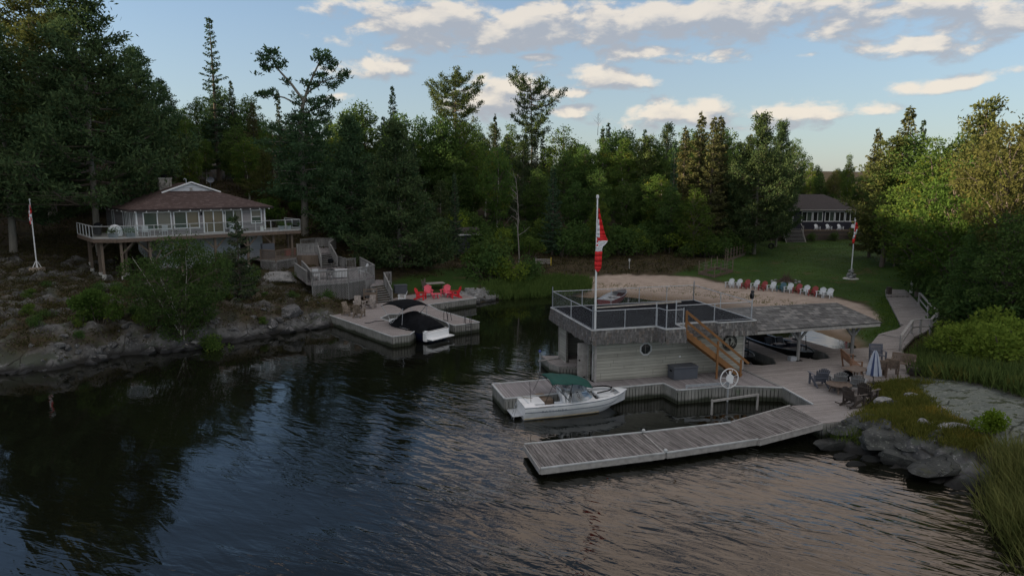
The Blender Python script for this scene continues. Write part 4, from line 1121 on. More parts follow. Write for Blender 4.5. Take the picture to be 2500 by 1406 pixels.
def dock(name, label, poly, z, mat, rz, cat='dock', faces=(), holes=(), hole_faces=(), th=.16, zb=-.1, skirt=True, trim='trim_white', group=None, inner=True):
    """poly ccw; faces = indices of edges that carry skirt boards"""
    root = thing(name, label, cat, (poly[0][0], poly[0][1], 0), rz, group)
    MB().prism(poly, z - th, z, holes=holes).build('deck_boards', mat, root, world=True)
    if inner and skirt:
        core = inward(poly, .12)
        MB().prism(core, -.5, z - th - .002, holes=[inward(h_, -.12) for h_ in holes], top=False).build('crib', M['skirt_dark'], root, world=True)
    A = sum(poly[i][0] * poly[(i + 1) % len(poly)][1] - poly[(i + 1) % len(poly)][0] * poly[i][1] for i in range(len(poly)))
    sd_ = 1 if A > 0 else -1
    tr = MB()
    for i in faces if skirt else ():
        a, b = poly[i], poly[(i + 1) % len(poly)]
        sk = MB(); skirt_boards(sk, a, b, z - .03, zb, side=sd_); sk.build('skirt', M['skirt'], root, world=True)
        if trim:
            av, bv = Vector((*a, z + .012)), Vector((*b, z + .012)); d = (bv - av).normalized(); nn = Vector((d.y, -d.x, 0)) * sd_
            tr.bar(av + nn * .03, bv + nn * .03, .09, .055)
    sk = MB()
    for hi, h_ in enumerate(holes):
        Ah = sum(h_[i][0] * h_[(i + 1) % len(h_)][1] - h_[(i + 1) % len(h_)][0] * h_[i][1] for i in range(len(h_)))
        sh = -1 if Ah > 0 else 1
        for i in range(len(h_)):
            skirt_boards(sk, h_[i], h_[(i + 1) % len(h_)], z - .03, zb, side=sh)
    if sk.v: sk.build('skirt', M['skirt'], root, world=True)
    if tr.v: tr.build('edge_trim', M[trim], root, world=True)
    return root

# ------------------------------------------------------------------ right dock complex
front = [P2(1203, 938), P2(1233, 973), P2(1620, 935), P2(1655, 952), P2(1778, 942), P2(1910, 946), bf(9.12, -.02), bf(-.12, -.02), bf(-.3, 1.05)]
dock('front_dock', 'grey plank dock running along the front of the boathouse', front, .75, M['deck_cross'], ra, faces=(8, 0, 1, 2, 3, 4), holes=())
slip1 = [bf(9.3, 1.5), bf(10.75, .5), bf(11.75, .55), bf(12.35, 1.7), bf(12.35, 6.2), bf(9.3, 6.2)]
slip2 = [bf(13.65, 2.1), bf(14.65, .75), bf(15.75, .85), bf(16.35, 1.95), bf(16.35, 6.2), bf(13.65, 6.2)]
main = [P2(1910, 946), P2(1985, 988), P2(1932, 990), P2(2008, 1033), P2(2075, 1026), P2(2150, 1013), P2(2120, 985), P2(2135, 950), P2(2180, 930), P2(2235, 914), P2(2202, 852), P2(2120, 849), P2(2100, 850), P2(2035, 851), bf(17.2, 6.3),
        bf(16.35, 6.3), bf(16.35, 1.95), bf(15.75, .85), bf(14.65, .75), bf(13.65, 2.1), bf(13.65, 6.3), bf(12.35, 6.3), bf(12.35, 1.7), bf(11.75, .55), bf(10.75, .5), bf(9.2, 1.4), bf(9.12, -.02)]
md = dock('main_dock', 'broad weathered deck with two boat slips beside the boathouse', main, .752, M['deck_main'], ra, faces=(0, 1, 2, 3, 12, 13, 15, 16, 17, 18, 19, 21, 22, 23, 24), trim=None)
tr = MB()
for a, b in ((P2(1910, 946), P2(1985, 988)),):
    tr.bar((*a, .78), (*b, .78), .09, .06)
tr.build('edge_trim', M['trim_white'], md, world=True)
# timber strip where the two deckings meet
s_ = MB(); s_.bar((*bf(9.12, 0), .768), (*P2(1910, 946), .768), .16, .03); s_.build('seam_board', M['grey_wood'], md, world=True)

# floating dock sections + ramp
def slab_section(name, label, quad, z, group, hgt=.42, zl=None):
    cx = sum(q[0] for q in quad) / 4; cy = sum(q[1] for q in quad) / 4
    rz = math.atan2(quad[1][1] - quad[0][1], quad[1][0] - quad[0][0])
    root = thing(name, label, 'dock', (cx, cy, 0), rz, group)
    zz = [z] * 4 if zl is None else zl
    MB().prism(quad, [q - .07 for q in zz], zz).build('deck_boards', M['deck_float'], root, world=True)
    fr = MB(); fl = MB(); br = MB()
    for i in range(4):
        a, b = quad[i], quad[(i + 1) % 4]; d = (Vector(b) - Vector(a)).normalized(); nn = Vector((d.y, -d.x))
        za, zb_ = zz[i], zz[(i + 1) % 4]
        fr.bar((a[0] + nn.x * .025, a[1] + nn.y * .025, za - .13), (b[0] + nn.x * .025, b[1] + nn.y * .025, zb_ - .13), .06, .22)
        if i in (0, 2): br.bar((a[0] + nn.x * .03, a[1] + nn.y * .03, za + .02), (b[0] + nn.x * .03, b[1] + nn.y * .03, zb_ + .02), .07, .05)
    fr.build('side_frame', M['trim_grey'], root, world=True); br.build('bumper_rail', M['trim_white'] if group else M['trim_grey'], root, world=True)
    if zl is None:
        a, b, c, d = [Vector(q) for q in inward(quad, .25)]
        for k in range(4):
            f0, f1 = k / 4 + .02, (k + 1) / 4 - .03
            p = [a.lerp(b, f0), a.lerp(b, f1), d.lerp(c, f1), d.lerp(c, f0)]
            fl.prism([tuple(q) for q in p], -.25, z - .26)
        fl.build('float', M['skirt_dark'], root, world=True)
    return root
fa, fb_, fc, fd = Vector(P2(1320, 1143, .42)), Vector(P2(1850, 1072, .42)), Vector(P2(1785, 1032, .42)), Vector(P2(1281, 1085, .42))
fm0, fm1 = Vector(P2(1625, 1105, .42)), Vector(P2(1571, 1056, .42))
slab_section('floating_dock', 'outer floating dock section nearest the open lake', [tuple(fa), tuple(fm0 - (fb_ - fa).normalized() * .07), tuple(fm1 - (fc - fd).normalized() * .07), tuple(fd)], .42, 'floating dock sections')
slab_section('floating_dock', 'inner floating dock section joined to the sloping ramp', [tuple(fm0 + (fb_ - fa).normalized() * .04), tuple(fb_), tuple(fc), tuple(fm1 + (fc - fd).normalized() * .04)], .42, 'floating dock sections')
slab_section('dock_ramp', 'sloping plank ramp from the floating dock to the main deck', [P2(1853, 1074, .43), P2(2007, 1034, .79), P2(1930, 991, .79), P2(1787, 1031, .43)], .5, None, zl=[.43, .79, .79, .43])
for q_, lb_2 in ((fm0, 'pale dock hinge at the near side joint of the floating dock'), (fm1, 'pale dock hinge at the far side joint of the floating dock')):
    tp = MB(); tp.lathe([(.07, 0), (.08, .10), (.04, .14)], 8, (*q_, .45)); props(tp.build('dock_hinge', M['trim_white']), lb_2, 'bollard')  # dock hinges where the two floating sections join

# ------------------------------------------------------------------ boathouse
bh = thing('boathouse', 'sage clapboard boathouse with a flat black railed roof', 'boathouse', BF(0, 0, 0), ra)
def L(mb, name, mat, parent=bh, **k): return mb.build(name, mat, parent, **k)
UW, VW, Z0, Z1 = 9.1, 5.9, .756, 3.30
# long front wall with an octagonal porthole
w = MB(); pu, pz, pr = 2.95, 2.38, .30
octo = [(pu + pr * math.cos(PI / 8 + k * PI / 4), pz + pr * math.sin(PI / 8 + k * PI / 4)) for k in range(8)]
tw = MB(); tw.prism([(0, Z0), (UW, Z0), (UW, Z1), (0, Z1)], 0, .12, holes=[octo])
w.add([(x, z_, y) for x, y, z_ in tw.v], tw.f)
L(w, 'front_wall', M['siding_sage'])
w = MB(); w.b2(UW - .12, UW, .122, VW - .12, -.2, Z1); L(w, 'right_wall', M['siding_sage'])
w = MB(); w.b2(0, UW, VW - .118, VW, Z0, Z1); L(w, 'back_wall', M['siding_sage'])
# left gable side: door, then a wide boat opening with cut corners, then a corner wall
w = MB()
def side_poly(pts, holes=()):
    tw = MB(); tw.prism(pts, 0, .12, holes=holes); w.add([(z_, x, y) for x, y, z_ in tw.v], tw.f)
side_poly([(.122, Z0), (.36, Z0), (.36, 2.72), (1.0, 2.72), (1.0, .2), (1.28, .2), (1.28, 2.25), (1.75, 2.95), (4.0, 2.95), (4.62, 2.45), (4.62, .1), (VW - .12, .1), (VW - .12, Z1), (.122, Z1)])
L(w, 'left_wall', M['siding_sage'])
c = MB()
for q in ((-.03, .08, -.03, .0, Z0, 3.0), (UW - .09, UW + .01, -.03, .0, Z0, 3.0), (-.035, .0, VW - .1, VW + .01, .2, 3.1), (-.035, .0, .0, .10, Z0, 3.1), (-.03, 0, 1.28, 1.36, .2, 2.25), (-.03, 0, 4.54, 4.62, .1, 2.45)):
    L(MB().b2(*q), 'corner_board', M['trim_grey'])
d = MB()
d.b2(-.04, .02, .30, .36, Z0, 2.78); d.b2(-.04, .02, 1.0, 1.06, Z0, 2.78); d.b2(-.04, .02, .30, 1.06, 2.72, 2.80)
L(d, 'door_frame', M['trim_white'])
dd_ = MB(); dd_.b2(-.62, -.02, 1.0, 1.05, Z0 + .03, 2.68); do = L(dd_, 'door', M['trim_grey'])
h_ = MB(); h_.tube((-.55, .97, 1.75), (-.55, .90, 1.75), .03); h_.ball((-.55, .88, 1.75), .045); o = h_.build('door_handle', M['black']); o.parent = do
# porthole
pf_ = MB(); ring = lambda r_, y: [(pu + r_ * math.cos(PI / 8 + k * PI / 4), y, pz + r_ * math.sin(PI / 8 + k * PI / 4)) for k in range(8)]
pf_.loft([ring(.30, .10), ring(.30, -.035), ring(.38, -.035), ring(.38, -.0)], cap0=False, cap1=False); wf = L(pf_, 'porthole_window', M['trim_white'])
g_ = MB(); g_.add(ring(.30, .05), [tuple(range(8))]); g_.build('glass', M['glass_dark'], wf)
mu = MB(); mu.b2(pu - .006, pu + .006, .03, .045, pz - .28, pz + .28); mu.build('mullion', M['trim_grey'], wf)
# roof
RU0, RU1, RV0, RV1, RZ = -.42, 9.42, -.5, 6.25, 3.70
roofpoly = [(RU0, RV0), (3.30, RV0), (3.45, -1.28), (4.55, -1.30), (4.55, -.24), (6.95, -.24), (7.05, RV0), (RU1, RV0), (RU1, RV1), (RU0, RV1)]
L(MB().prism(roofpoly, RZ - .10, RZ), 'roof_deck', M['roof_black'])
sk = MB()
edges = [(roofpoly[i], roofpoly[(i + 1) % len(roofpoly)]) for i in range(len(roofpoly))]
for (a, b) in edges:
    a_, b_ = Vector(a), Vector(b); d_ = (b_ - a_).normalized(); nn = Vector((d_.y, -d_.x)); Lg = (b_ - a_).length
    rows_ = 4; a_ = a_ - d_ * .05; Lg += .10
    for rw in range(rows_):
        zt = RZ - .02 - rw * .165; ws_ = []
        while sum(ws_) < Lg: ws_.append(random.uniform(.07, .15))
        acc = 0.0; kf = Lg / sum(ws_)
        for wq_ in ws_:
            st = wq_ * kf; acc += st
            j = random.uniform(-.02, .02); dz = random.uniform(-.05, .03) if rw < rows_ - 1 else random.uniform(-.10, .02); out_ = .025 * (rows_ - rw) * 0 + .018 + .03 * rw + random.uniform(0, .018)
            p = a_ + d_ * (acc - st / 2) + nn * out_; ang = math.atan2(d_.y, d_.x)
            sk.cur = random.choices((0, 1, 2, 3), (5, 4, 2, 2 if (rw == 0 or (b[0] > 7.4 and a[0] < 8.3 and a[1] < 0)) else .4))[0]
            sk.box((p.x, p.y, zt - .10 + dz / 2), (st - .012, .022, .21 + abs(dz)), ang)
shm = [m_plain('cedar_shingle_' + n_, c_, .85, .3, 9, bump=.4) for n_, c_ in (('dark', (.115, .112, .112)), ('mid', (.16, .155, .155)), ('brown', (.145, .13, .12)), ('pale', (.235, .228, .22)))]
L(sk, 'shingle_skirt', shm)
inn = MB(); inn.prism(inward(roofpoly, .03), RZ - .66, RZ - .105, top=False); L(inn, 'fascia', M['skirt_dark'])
ed = MB()
for a, b in edges:
    d_ = (Vector(b) - Vector(a)).normalized(); nn = Vector((d_.y, -d_.x)) * .02; ed.bar((a[0] + nn.x, a[1] + nn.y, RZ + .015), (b[0] + nn.x, b[1] + nn.y, RZ + .015), .07, .05)
L(ed, 'roof_edge_trim', M['trim_white'])
pb_ = MB(); pb_.bar((3.7, 5.35, RZ + .05), (8.2, 5.75, RZ + .05), .12, .06); pb_.bar((2.2, 5.25, RZ + .05), (6.0, 5.55, RZ + .05), .09, .07)
props(pb_.build('timber_boards', M['drift'], bh), None)
o = bpy.data.objects['timber_boards']; o.parent = None; o.location = bh.location; o.rotation_euler = bh.rotation_euler; props(o, 'long pale boards lying on the black boathouse roof', 'lumber')
# interior: floor ledge at the back with tarp-covered boat hanging hull
it = MB(); it.b2(.2, UW - .2, 4.6, VW - .13, Z0 - .2, Z0); it.b2(2.6, UW - .2, .13, 4.6, Z0 - .2, Z0 - .002); L(it, 'inside_floor', M['deck_main'])
# corner landing under the left wall
lp = [bf(-.62, 3.9), bf(1.9, 3.1), bf(2.6, 3.9), bf(2.6, 5.6), bf(-.9, 6.6), bf(-.95, 4.7)]
dock('corner_landing', 'small plank landing under the left corner of the boathouse', lp, .60, M['deck_main'], ra, faces=(0, 1, 4, 5), trim=None)
tw_ = MB()
for k in range(5): tw_.cur = k % 2; tw_.box((BF(.55 + k * .055, 3.42 - k * .018, 0).x, BF(.55 + k * .055, 3.42 - k * .018, 0).y, .40), (.055, .02, .40), ra - .32)
props(tw_.build('towel', [M['stripe_cloth_white'], M['paint_blue']]), 'blue and white striped towel hanging from the corner landing', 'towel')
# white canoe shape hanging inside the opening
cn = MB(); rings = []
for i in range(9):
    f = i / 8; wv = math.sin(PI * f) ** .6 * .75 + .02; rings.append([(1.3 + 5.0 * f, 2.9 + wv * math.cos(PI * k / 8), 2.55 - .42 * math.sin(PI * f) ** .5 * math.sin(PI * k / 8)) for k in range(9)])
cn.loft(rings, closed=False, cap0=False, cap1=False)
o = cn.build('hanging_hull', M['chair_white'], bh, smooth=True); o.parent = None; o.location = bh.location; o.rotation_euler = bh.rotation_euler; props(o, 'pale upturned hull slung under the boathouse ceiling', 'boat hull')
# interior upright posts
ip = MB(); ip.tube((1.5, 3.2, Z0 - .1), (1.5, 3.2, 3.2), .05); ip.tube((4.0, 4.4, Z0), (4.0, 4.4, 3.2), .06); L(ip, 'inside_post', M['brown_wood'])
# anchor emblem
em_ = thing('anchor_sign', 'black round anchor sign on the boathouse wall beside the stair', 'sign', BF(8.12, -.06, 2.42), ra)
def ringmesh(mb, r0, r1, y0, y1, n=36):
    vs = []; 
    for r_, y in ((r0, y0), (r1, y0), (r1, y1), (r0, y1)):
        vs.append([(r_ * math.cos(2 * PI * k / n), y, r_ * math.sin(2 * PI * k / n)) for k in range(n)])
    mb.loft([vs[0], vs[1], vs[2], vs[3], vs[0]], cap0=False, cap1=False)
rg_ = MB(); ringmesh(rg_, .42, .45, -.015, .015); ringmesh(rg_, .33, .352, -.012, .012); rg_.build('ring', M['black'], em_)
lt = MB()
for k in range(40):
    a = 2 * PI * k / 40; ln_ = .035 + .012 * ((k * 7) % 3)
    if k % 8 != 7: lt.bar(((.385 - ln_ / 2) * math.cos(a), 0, (.385 - ln_ / 2) * math.sin(a)), ((.385 + ln_ / 2) * math.cos(a), 0, (.385 + ln_ / 2) * math.sin(a)), .012, .022)
lt.build('ring_lettering', M['black'], em_)
an = MB(); an.tube((0, 0, .17), (0, 0, -.2), .024); ringmesh(an, .03, .052, -.012, .012, 14); an.v[-56:] = [(x, y, z + .215) for x, y, z in an.v[-56:]]
an.bar((-.09, 0, .12), (.09, 0, .12), .022, .03)
an.path([(-.19, 0, -.06), (-.14, 0, -.15), (0, 0, -.21), (.14, 0, -.15), (.19, 0, -.06)], [.012, .026, .03, .026, .012], 6)
for s_ in (-1, 1): an.add([(s_ * .23, -.01, -.09), (s_ * .15, -.01, -.11), (s_ * .19, -.01, -.0), (s_ * .23, .012, -.09), (s_ * .15, .012, -.11), (s_ * .19, .012, -.0)], [(0, 1, 2), (3, 4, 5), (0, 1, 4, 3), (1, 2, 5, 4), (2, 0, 3, 5)])
an.build('anchor', M['black'], em_)
wv = MB(); wv.path([(-.26, 0, -.22), (-.1, 0, -.26), (.05, 0, -.23), (.2, 0, -.26), (.27, 0, -.22)], [.02, .03, .03, .03, .015], 6); wv.build('wave', M['black'], em_)
# small outlet box
ob = MB(); ob.b2(4.98, 5.08, -.045, -.002, 1.78, 1.86); L(ob, 'outlet_box', M['white'])

# chain link railing round the roof
rail = thing('roof_railing', 'galvanised chain link railing round the boathouse roof', 'railing', BF(0, 0, RZ), ra)
fz0, fz1 = .05, 1.02
def cl_run(a, b, nposts, tall_a=False, tall_b=False, mesh=True):
    a, b = Vector((*a, 0)), Vector((*b, 0)); d = b - a; Lg = d.length; d.normalize()
    r_ = MB(); r_.tube(a + Vector((0, 0, fz1)), b + Vector((0, 0, fz1)), .022, n=6); r_.tube(a + Vector((0, 0, fz0)), b + Vector((0, 0, fz0)), .014, n=5); r_.build('top_rail', M['galv'], rail)
    for i in range(nposts + 1):
        p = a + d * Lg * i / nposts; tall = (i == 0 and tall_a) or (i == nposts and tall_b); pm = MB(); hh = 1.16 if tall else 1.02
        pm.tube(p, p + Vector((0, 0, hh)), .034 if tall else .026, n=8)
        if tall: pm.lathe([(.04, 0), (.045, .03), (.02, .07), (.03, .10), (.002, .2)], 8, tuple(p + Vector((0, 0, hh))))
        pm.build('post', M['galv'], rail)
    if mesh:
        wm_ = MB(); sp_ = .085; hgt = fz1 - fz0; n = int((Lg + hgt) / sp_)
        for sgn in (0, 1):
            for k in range(n):
                s0 = k * sp_ - hgt; p0, p1 = max(s0, 0), min(s0 + hgt, Lg)
                if p1 - p0 < .02: continue
                z0_, z1_ = (p0 - s0), (p1 - s0)
                if sgn: z0_, z1_ = hgt - z0_, hgt - z1_
                A_ = a + d * p0 + Vector((0, 0, fz0 + z0_)); B_ = a + d * p1 + Vector((0, 0, fz0 + z1_))
                q = (B_ - A_).cross(Vector((d.y, -d.x, 0))).normalized() * .0013
                wm_.add([A_ + q, A_ - q, B_ - q, B_ + q], [(0, 1, 2, 3)])
        wm_.build('wire_mesh', M['galv'], rail)
e = .07
cl_run((RU0 + e, RV0 + e), (3.30, RV0 + e), 2, True, True); cl_run((3.35, RV0 + e), (3.5, -1.2), 1, False, True); cl_run((3.5, -1.22), (4.48, -1.22), 1)
cl_run((4.62, -.16), (RU1 - e, -.16), 2, True, False); cl_run((RU0 + e, RV0 + e), (RU0 + e, RV1 - e), 2, True, True); cl_run((RU0 + e, RV1 - e), (RU1 - e, RV1 - e), 5, True, True)
cl_run((RU1 - e, RV1 - e), (RU1 - e, -.16), 2, True, True)
gt = MB(); p0 = (4.48, -1.22); gt.tube((4.48, -1.22, .0), (4.48, -1.22, 1.1), .03); gt.build('post', M['galv'], rail)
# owl decoy on the corner post
ow = thing('owl_decoy', 'dark plastic owl decoy perched on the corner post of the roof railing', 'owl decoy', BF(RU1 - e, -.12, RZ + 1.16), ra + .6)
b_ = MB(); b_.lathe([(.02, 0), (.09, .03), (.12, .14), (.125, .24), (.10, .34), (.075, .38)], 12); b_.build('body', M['dark_metal'], ow, smooth=True)
h2 = MB(); h2.ball((0, -.02, .44), .105, 12, .85); h2.add([(-.09, 0, .5), (-.04, 0, .52), (-.08, 0, .6)], [(0, 1, 2)]); h2.add([(.09, 0, .5), (.04, 0, .52), (.08, 0, .6)], [(0, 1, 2)]); h2.build('head', M['dark_metal'], ow, smooth=True)
wg = MB(); [wg.ball((s_ * .11, .02, .2), .07, 8, 2.0) for s_ in (-1, 1)]; wg.build('wings', M['black'], ow, smooth=True)

# cedar stair up the front wall
st = thing('outside_stair', 'orange stained timber stair climbing to the boathouse roof', 'stair', BF(0, 0, 0), ra)
su0, su1, sv0, sv1 = 4.65, 8.15, -1.18, -.28        # top u, bottom u
zt, zb2 = 3.58, .78
for v in (sv0, sv1):
    sm = MB(); sm.bar((su0 - .05, v, zt - .14), (su1 + .05, v, zb2 - .02), .05, .28); sm.build('stringer', M['cedar'], st)
for k in range(14):
    f = (k + .5) / 14; tm = MB(); tm.b2(su0 + (su1 - su0) * f - .14, su0 + (su1 - su0) * f + .13, sv0 + .03, sv1 - .03, zt + (zb2 - zt) * f - .02, zt + (zb2 - zt) * f + .03); tm.build('tread', M['cedar'], st)
for u, zl_, zh_ in ((su0, zt - .5, zt + 1.05), (6.62, .76, 2.86), (8.1, .76, 1.72)):
    pm = MB(); pm.b2(u - .05, u + .05, sv0 - .1, sv0 - .03, zl_, zh_); pm.build('post', M['cedar'], st)
for dz in (1.0, .5):
    rm = MB(); rm.bar((su0 - .02, sv0 - .065, zt + dz + (.03 if dz == 1 else 0)), (su1 + (.45 if dz == 1 else 0), sv0 - .065, zb2 + dz + .06 - (.36 if dz == 1 else 0)), .045, .13); rm.build('handrail', M['cedar'], st)

# deck storage box
sb = thing('storage_box', 'slate grey resin storage box against the boathouse wall', 'storage box', BF(4.95, -.55, .752), ra)
MB().b2(-.72, .72, -.36, .36, 0, .62).build('body', M['box_slate'], sb, bevel=.02)
MB().b2(-.75, .75, -.39, .39, .622, .72).build('lid', M['box_slate'], sb, bevel=.02)
hm = MB(); hm.b2(-.745, -.721, -.1, .1, .42, .50); hm.build('handle', M['black'], sb)

# hose wheel / boat lift wheel
lw = P2(1776, 945, .75)
wh = thing('winch', 'white spoked boat lift wheel on a steel post at the slip', 'boat lift', (lw[0], lw[1] - .1, 0), ra)
pm = MB(); pm.tube((0, 0, -.4), (0, 0, 1.2), .045); pm.build('post', M['galv'], wh)
rm = MB(); rm.v = []; ringmesh(rm, .50, .54, -.09, -.05, 32); rm.v = [(x, y, z + 1.28) for x, y, z in rm.v]; rm.build('rim', M['white'], wh, smooth=True)
for k in range(7):
    a = 2 * PI * k / 7 + .3; sm = MB(); sm.tube((0, -.07, 1.28), (.51 * math.cos(a), -.07, 1.28 + .51 * math.sin(a)), .013, n=5); sm.build('spoke', M['white'], wh)
hb = MB(); ringmesh(hb, .002, .22, -.13, -.09, 18); hb.v = [(x, y, z + 1.30) for x, y, z in hb.v]; hb.b2(-.05, .05, -.12, -.08, 1.45, 1.68); hb.b2(.0, .2, -.12, -.085, 1.0, 1.25); hb.build('gearbox', M['white'], wh)
a_ = P2(1675, 968, .35); lb_ = thing('boat_lift', 'grey steel boat lift beam running along the dock edge', 'boat lift', (a_[0], a_[1], 0), ra)
q = Vector((lw[0], lw[1] - .1, 0)) - Vector((a_[0], a_[1], 0)); q = Matrix.Rotation(-ra, 3, 'Z') @ q
MB().tube((0, 0, -.4), (0, 0, .98), .05).build('post', M['galv'], lb_); MB().bar((0, 0, .92), (q.x, q.y, 1.0), .06, .13).build('beam', M['galv'], lb_)
g1, g2 = P2(1737, 1012, .0), P2(1848, 1000, .0)
gt = thing('boat_lift', 'pale steel goalpost frame rising from the water in the slip', 'boat lift', (g1[0], g1[1], 0), math.atan2(g2[1] - g1[1], g2[0] - g1[0]))
gl_ = (Vector(g2) - Vector(g1)).length
for x in (0, gl_): MB().tube((x, 0, -.5), (x, 0, .78), .055).build('post', M['trim_grey'], gt)
MB().bar((-.05, 0, .70), (gl_ + .05, 0, .80), .07, .10).build('beam', M['trim_grey'], gt)
# mooring posts left of the boathouse
mp = P2(1318, 905, 0); mp2 = P2(1339, 900, 0)
mo = thing('mooring_post', 'mooring post with a blue ball top left of the boathouse', 'mooring post', (mp[0], mp[1], 0), ra)
MB().tube((0, 0, -.5), (0, 0, 1.15), .035).build('post', M['galv'], mo); b_ = MB(); b_.ball((0, 0, 1.22), .085); b_.build('ball', M['paint_blue'], mo, smooth=True)
MB().bar((-.1, 0, .62), (2.0, .35, .66), .10, .05).build('cross_plank', M['trim_grey'], mo); MB().tube((.95, .15, -.5), (.95, .15, .64), .035).build('stub_post', M['galv'], mo)

# ------------------------------------------------------------------ flags
def flagpole(name, label, base, h, r0, loc_z, flagfun, foot=None, mat='white'):
    f = thing(name, label, 'flagpole', (base[0], base[1], loc_z))
    MB().path([(0, 0, 0), (0, 0, h * .5), (0, 0, h)], [r0, r0 * .8, r0 * .6], 10).build('pole', M[mat], f, smooth=True)
    t_ = MB(); t_.lathe([(.02, 0), (.07 * r0 / .06, .03), (.07 * r0 / .06, .16), (.02, .19)], 10, (0, 0, h)); t_.build('finial', M[mat], f)
    if foot: foot(f)
    return f
def cloth(name, label, loc, prof, rz=0.0, depth=.07):
    """draped flag: prof rows = (z, left x, right x, material index left part, split fraction, material right part)"""
    mb = MB(); n = 12
    rows_ = []
    for i, (z_, x0, x1, *_r) in enumerate(prof):
        rw = []
        for k in range(n + 1):
            f = k / n; x = x0 + (x1 - x0) * f
            y = depth * math.sin(f * 7.5 + z_ * .5) * (.35 + .65 * (1 - f)) * min(1, (x1 - x0) * 3.2)
            rw.append((x, y, z_))
        rows_.append(rw)
    for i in range(len(rows_) - 1):
        _, _, _, ml, sp, mr_ = prof[i]
        for k in range(n):
            mb.cur = ml if (k + .5) / n < sp else mr_
            mb.add([rows_[i][k], rows_[i][k + 1], rows_[i + 1][k + 1], rows_[i + 1][k]], [(0, 1, 2, 3)])
    bm_ = mb.build('flag', [M['flag_red'], M['flag_white']], None, smooth=True); bm_.location = loc; bm_.rotation_euler = (0, 0, rz)
    so = bm_.modifiers.new('thickness', 'SOLIDIFY'); so.thickness = .012
    return props(bm_, label, 'flag')
fpos = BF(-.18, -.33, RZ)
flagpole('flagpole', 'tall white flagpole at the front corner of the boathouse roof', (fpos.x, fpos.y), 6.85, .062, RZ, None)
PXM = 35.6 / F
R_, W_ = 0, 1
prof = [(6.35, .03, .05, R_, .5, R_), (6.1, .03, .09, R_, .5, R_), (5.8, .02, .15, W_, .25, R_), (5.5, 0, .21, W_, .3, R_), (5.2, -.02, .27, W_, .32, R_), (5.0, -.04, .33, W_, .34, R_), (4.86, -.05, .37, R_, .30, R_),
        (4.78, -.05, .42, W_, .12, R_), (4.70, -.05, .43, R_, .18, W_), (4.60, -.06, .40, W_, .25, W_), (4.5, -.06, .32, R_, .22, W_), (4.42, -.07, .24, W_, .3, W_), (4.28, -.07, .20, W_, .9, W_), (4.18, -.07, .20, W_, .6, W_),
        (4.14, -.08, .21, R_, .5, R_), (3.9, -.09, .20, R_, .5, R_), (3.6, -.10, .20, R_, .5, R_), (3.35, -.10, .19, R_, .5, R_), (3.2, -.09, .14, R_, .5, R_), (3.08, .0, .06, R_, .5, R_)]
prof = [(a, b * 1.1, c * 1.22, *r) for a, b, c, *r in prof]
cloth('flag', 'red and white maple leaf flag hanging limp from the tall pole', (fpos.x + .03, fpos.y - .07, RZ), prof)
b0 = at(92, 668, 3.3); gz0 = ground(b0.x, b0.y)
def foot_tripod(f):
    for k in range(4):
        a = PI / 4 + k * PI / 2; MB().tube((.06 * math.cos(a), .06 * math.sin(a), .85), (.32 * math.cos(a), .32 * math.sin(a), .30), .035, n=5).build('strut', M['white'], f)
    MB().b2(-.48, .48, -.4, .4, -.35, .30).build('footing', M['concrete_tan'], f, bevel=.02)
flagpole('flagpole', 'slim white flagpole on a concrete block on the left shore', (b0.x, b0.y), 6.15, .06, gz0, None, foot_tripod)
cloth('flag', 'small furled red and white flag on the left shore flagpole', (b0.x - .03, b0.y - .08, gz0),
      [(5.8, -.02, .08, W_, .4, R_), (5.3, -.10, .16, W_, .5, R_), (5.0, -.14, .10, R_, .3, W_), (4.7, -.16, .06, W_, .6, R_), (4.4, -.15, .06, R_, .6, W_), (4.1, -.10, .0, R_, .5, R_)])
b0 = at(2077, 682, 1.15); gz0 = ground(b0.x, b0.y)
def foot_rocks(f):
    for k in range(9):
        a = k * 2.4; rr = .12 + .05 * k; m_ = MB(); m_.ball((rr * math.cos(a) * .8, rr * math.sin(a) * .8, .95 - k * .11), .17 + .012 * k, 7, .7); m_.build('cairn_stone', M['rock_pale'], f)
    MB().lathe([(.75, -.1), (.8, .02), (.7, .08)], 14).build('base_ring', M['concrete'], f)
flagpole('flagpole', 'slim white flagpole with a stone cairn base on the lawn', (b0.x, b0.y), 6.0, .07, gz0, None, foot_rocks)
cloth('flag', 'small red and white flag drooping on the lawn flagpole', (b0.x + .03, b0.y - .09, gz0),
      [(5.9, .0, .12, R_, .5, R_), (5.5, -.04, .26, R_, .35, R_), (5.2, -.06, .22, R_, .5, W_), (4.9, -.08, .16, W_, .6, W_), (4.6, -.12, .10, W_, .6, R_), (4.2, -.18, .06, R_, .6, R_), (3.7, -.2, 0, R_, .6, R_)])

# ------------------------------------------------------------------ open boat shelter (pavilion)
pv = thing('boat_shelter', 'open boat shelter with a grey shingled roof on timber posts', 'boat shelter', BF(9.5, 0, 0), ra)
def sl(u, v, z): return (u - 9.5, v, z)
eu0, eu1, ev0, ev1, ez, rzd, rv = 9.35, 18.6, .02, 6.6, 2.98, 3.66, 3.3
rl = math.hypot(rv - ev0, rzd - ez)
def roof_plane(name, pts, mat):
    """thin slab in the plane of pts, local x along the eave and y up the slope"""
    p = [Vector(q) for q in pts]; ex = (p[1] - p[0]).normalized(); nn = ex.cross(p[-1] - p[0]).normalized(); ey = nn.cross(ex)
    mb = MB(); q2 = [((q - p[0]).dot(ex), (q - p[0]).dot(ey)) for q in p]; mb.prism(q2, -.05, 0)
    o = mb.build(name, mat, None); Mx = Matrix((ex, ey, nn)).transposed().to_4x4(); Mx.translation = p[0]; return o, Mx
def add_roof(name, pts, mat, parent):
    o, Mx = roof_plane(name, pts, mat); o.parent = parent; o.matrix_local = Mx; return o
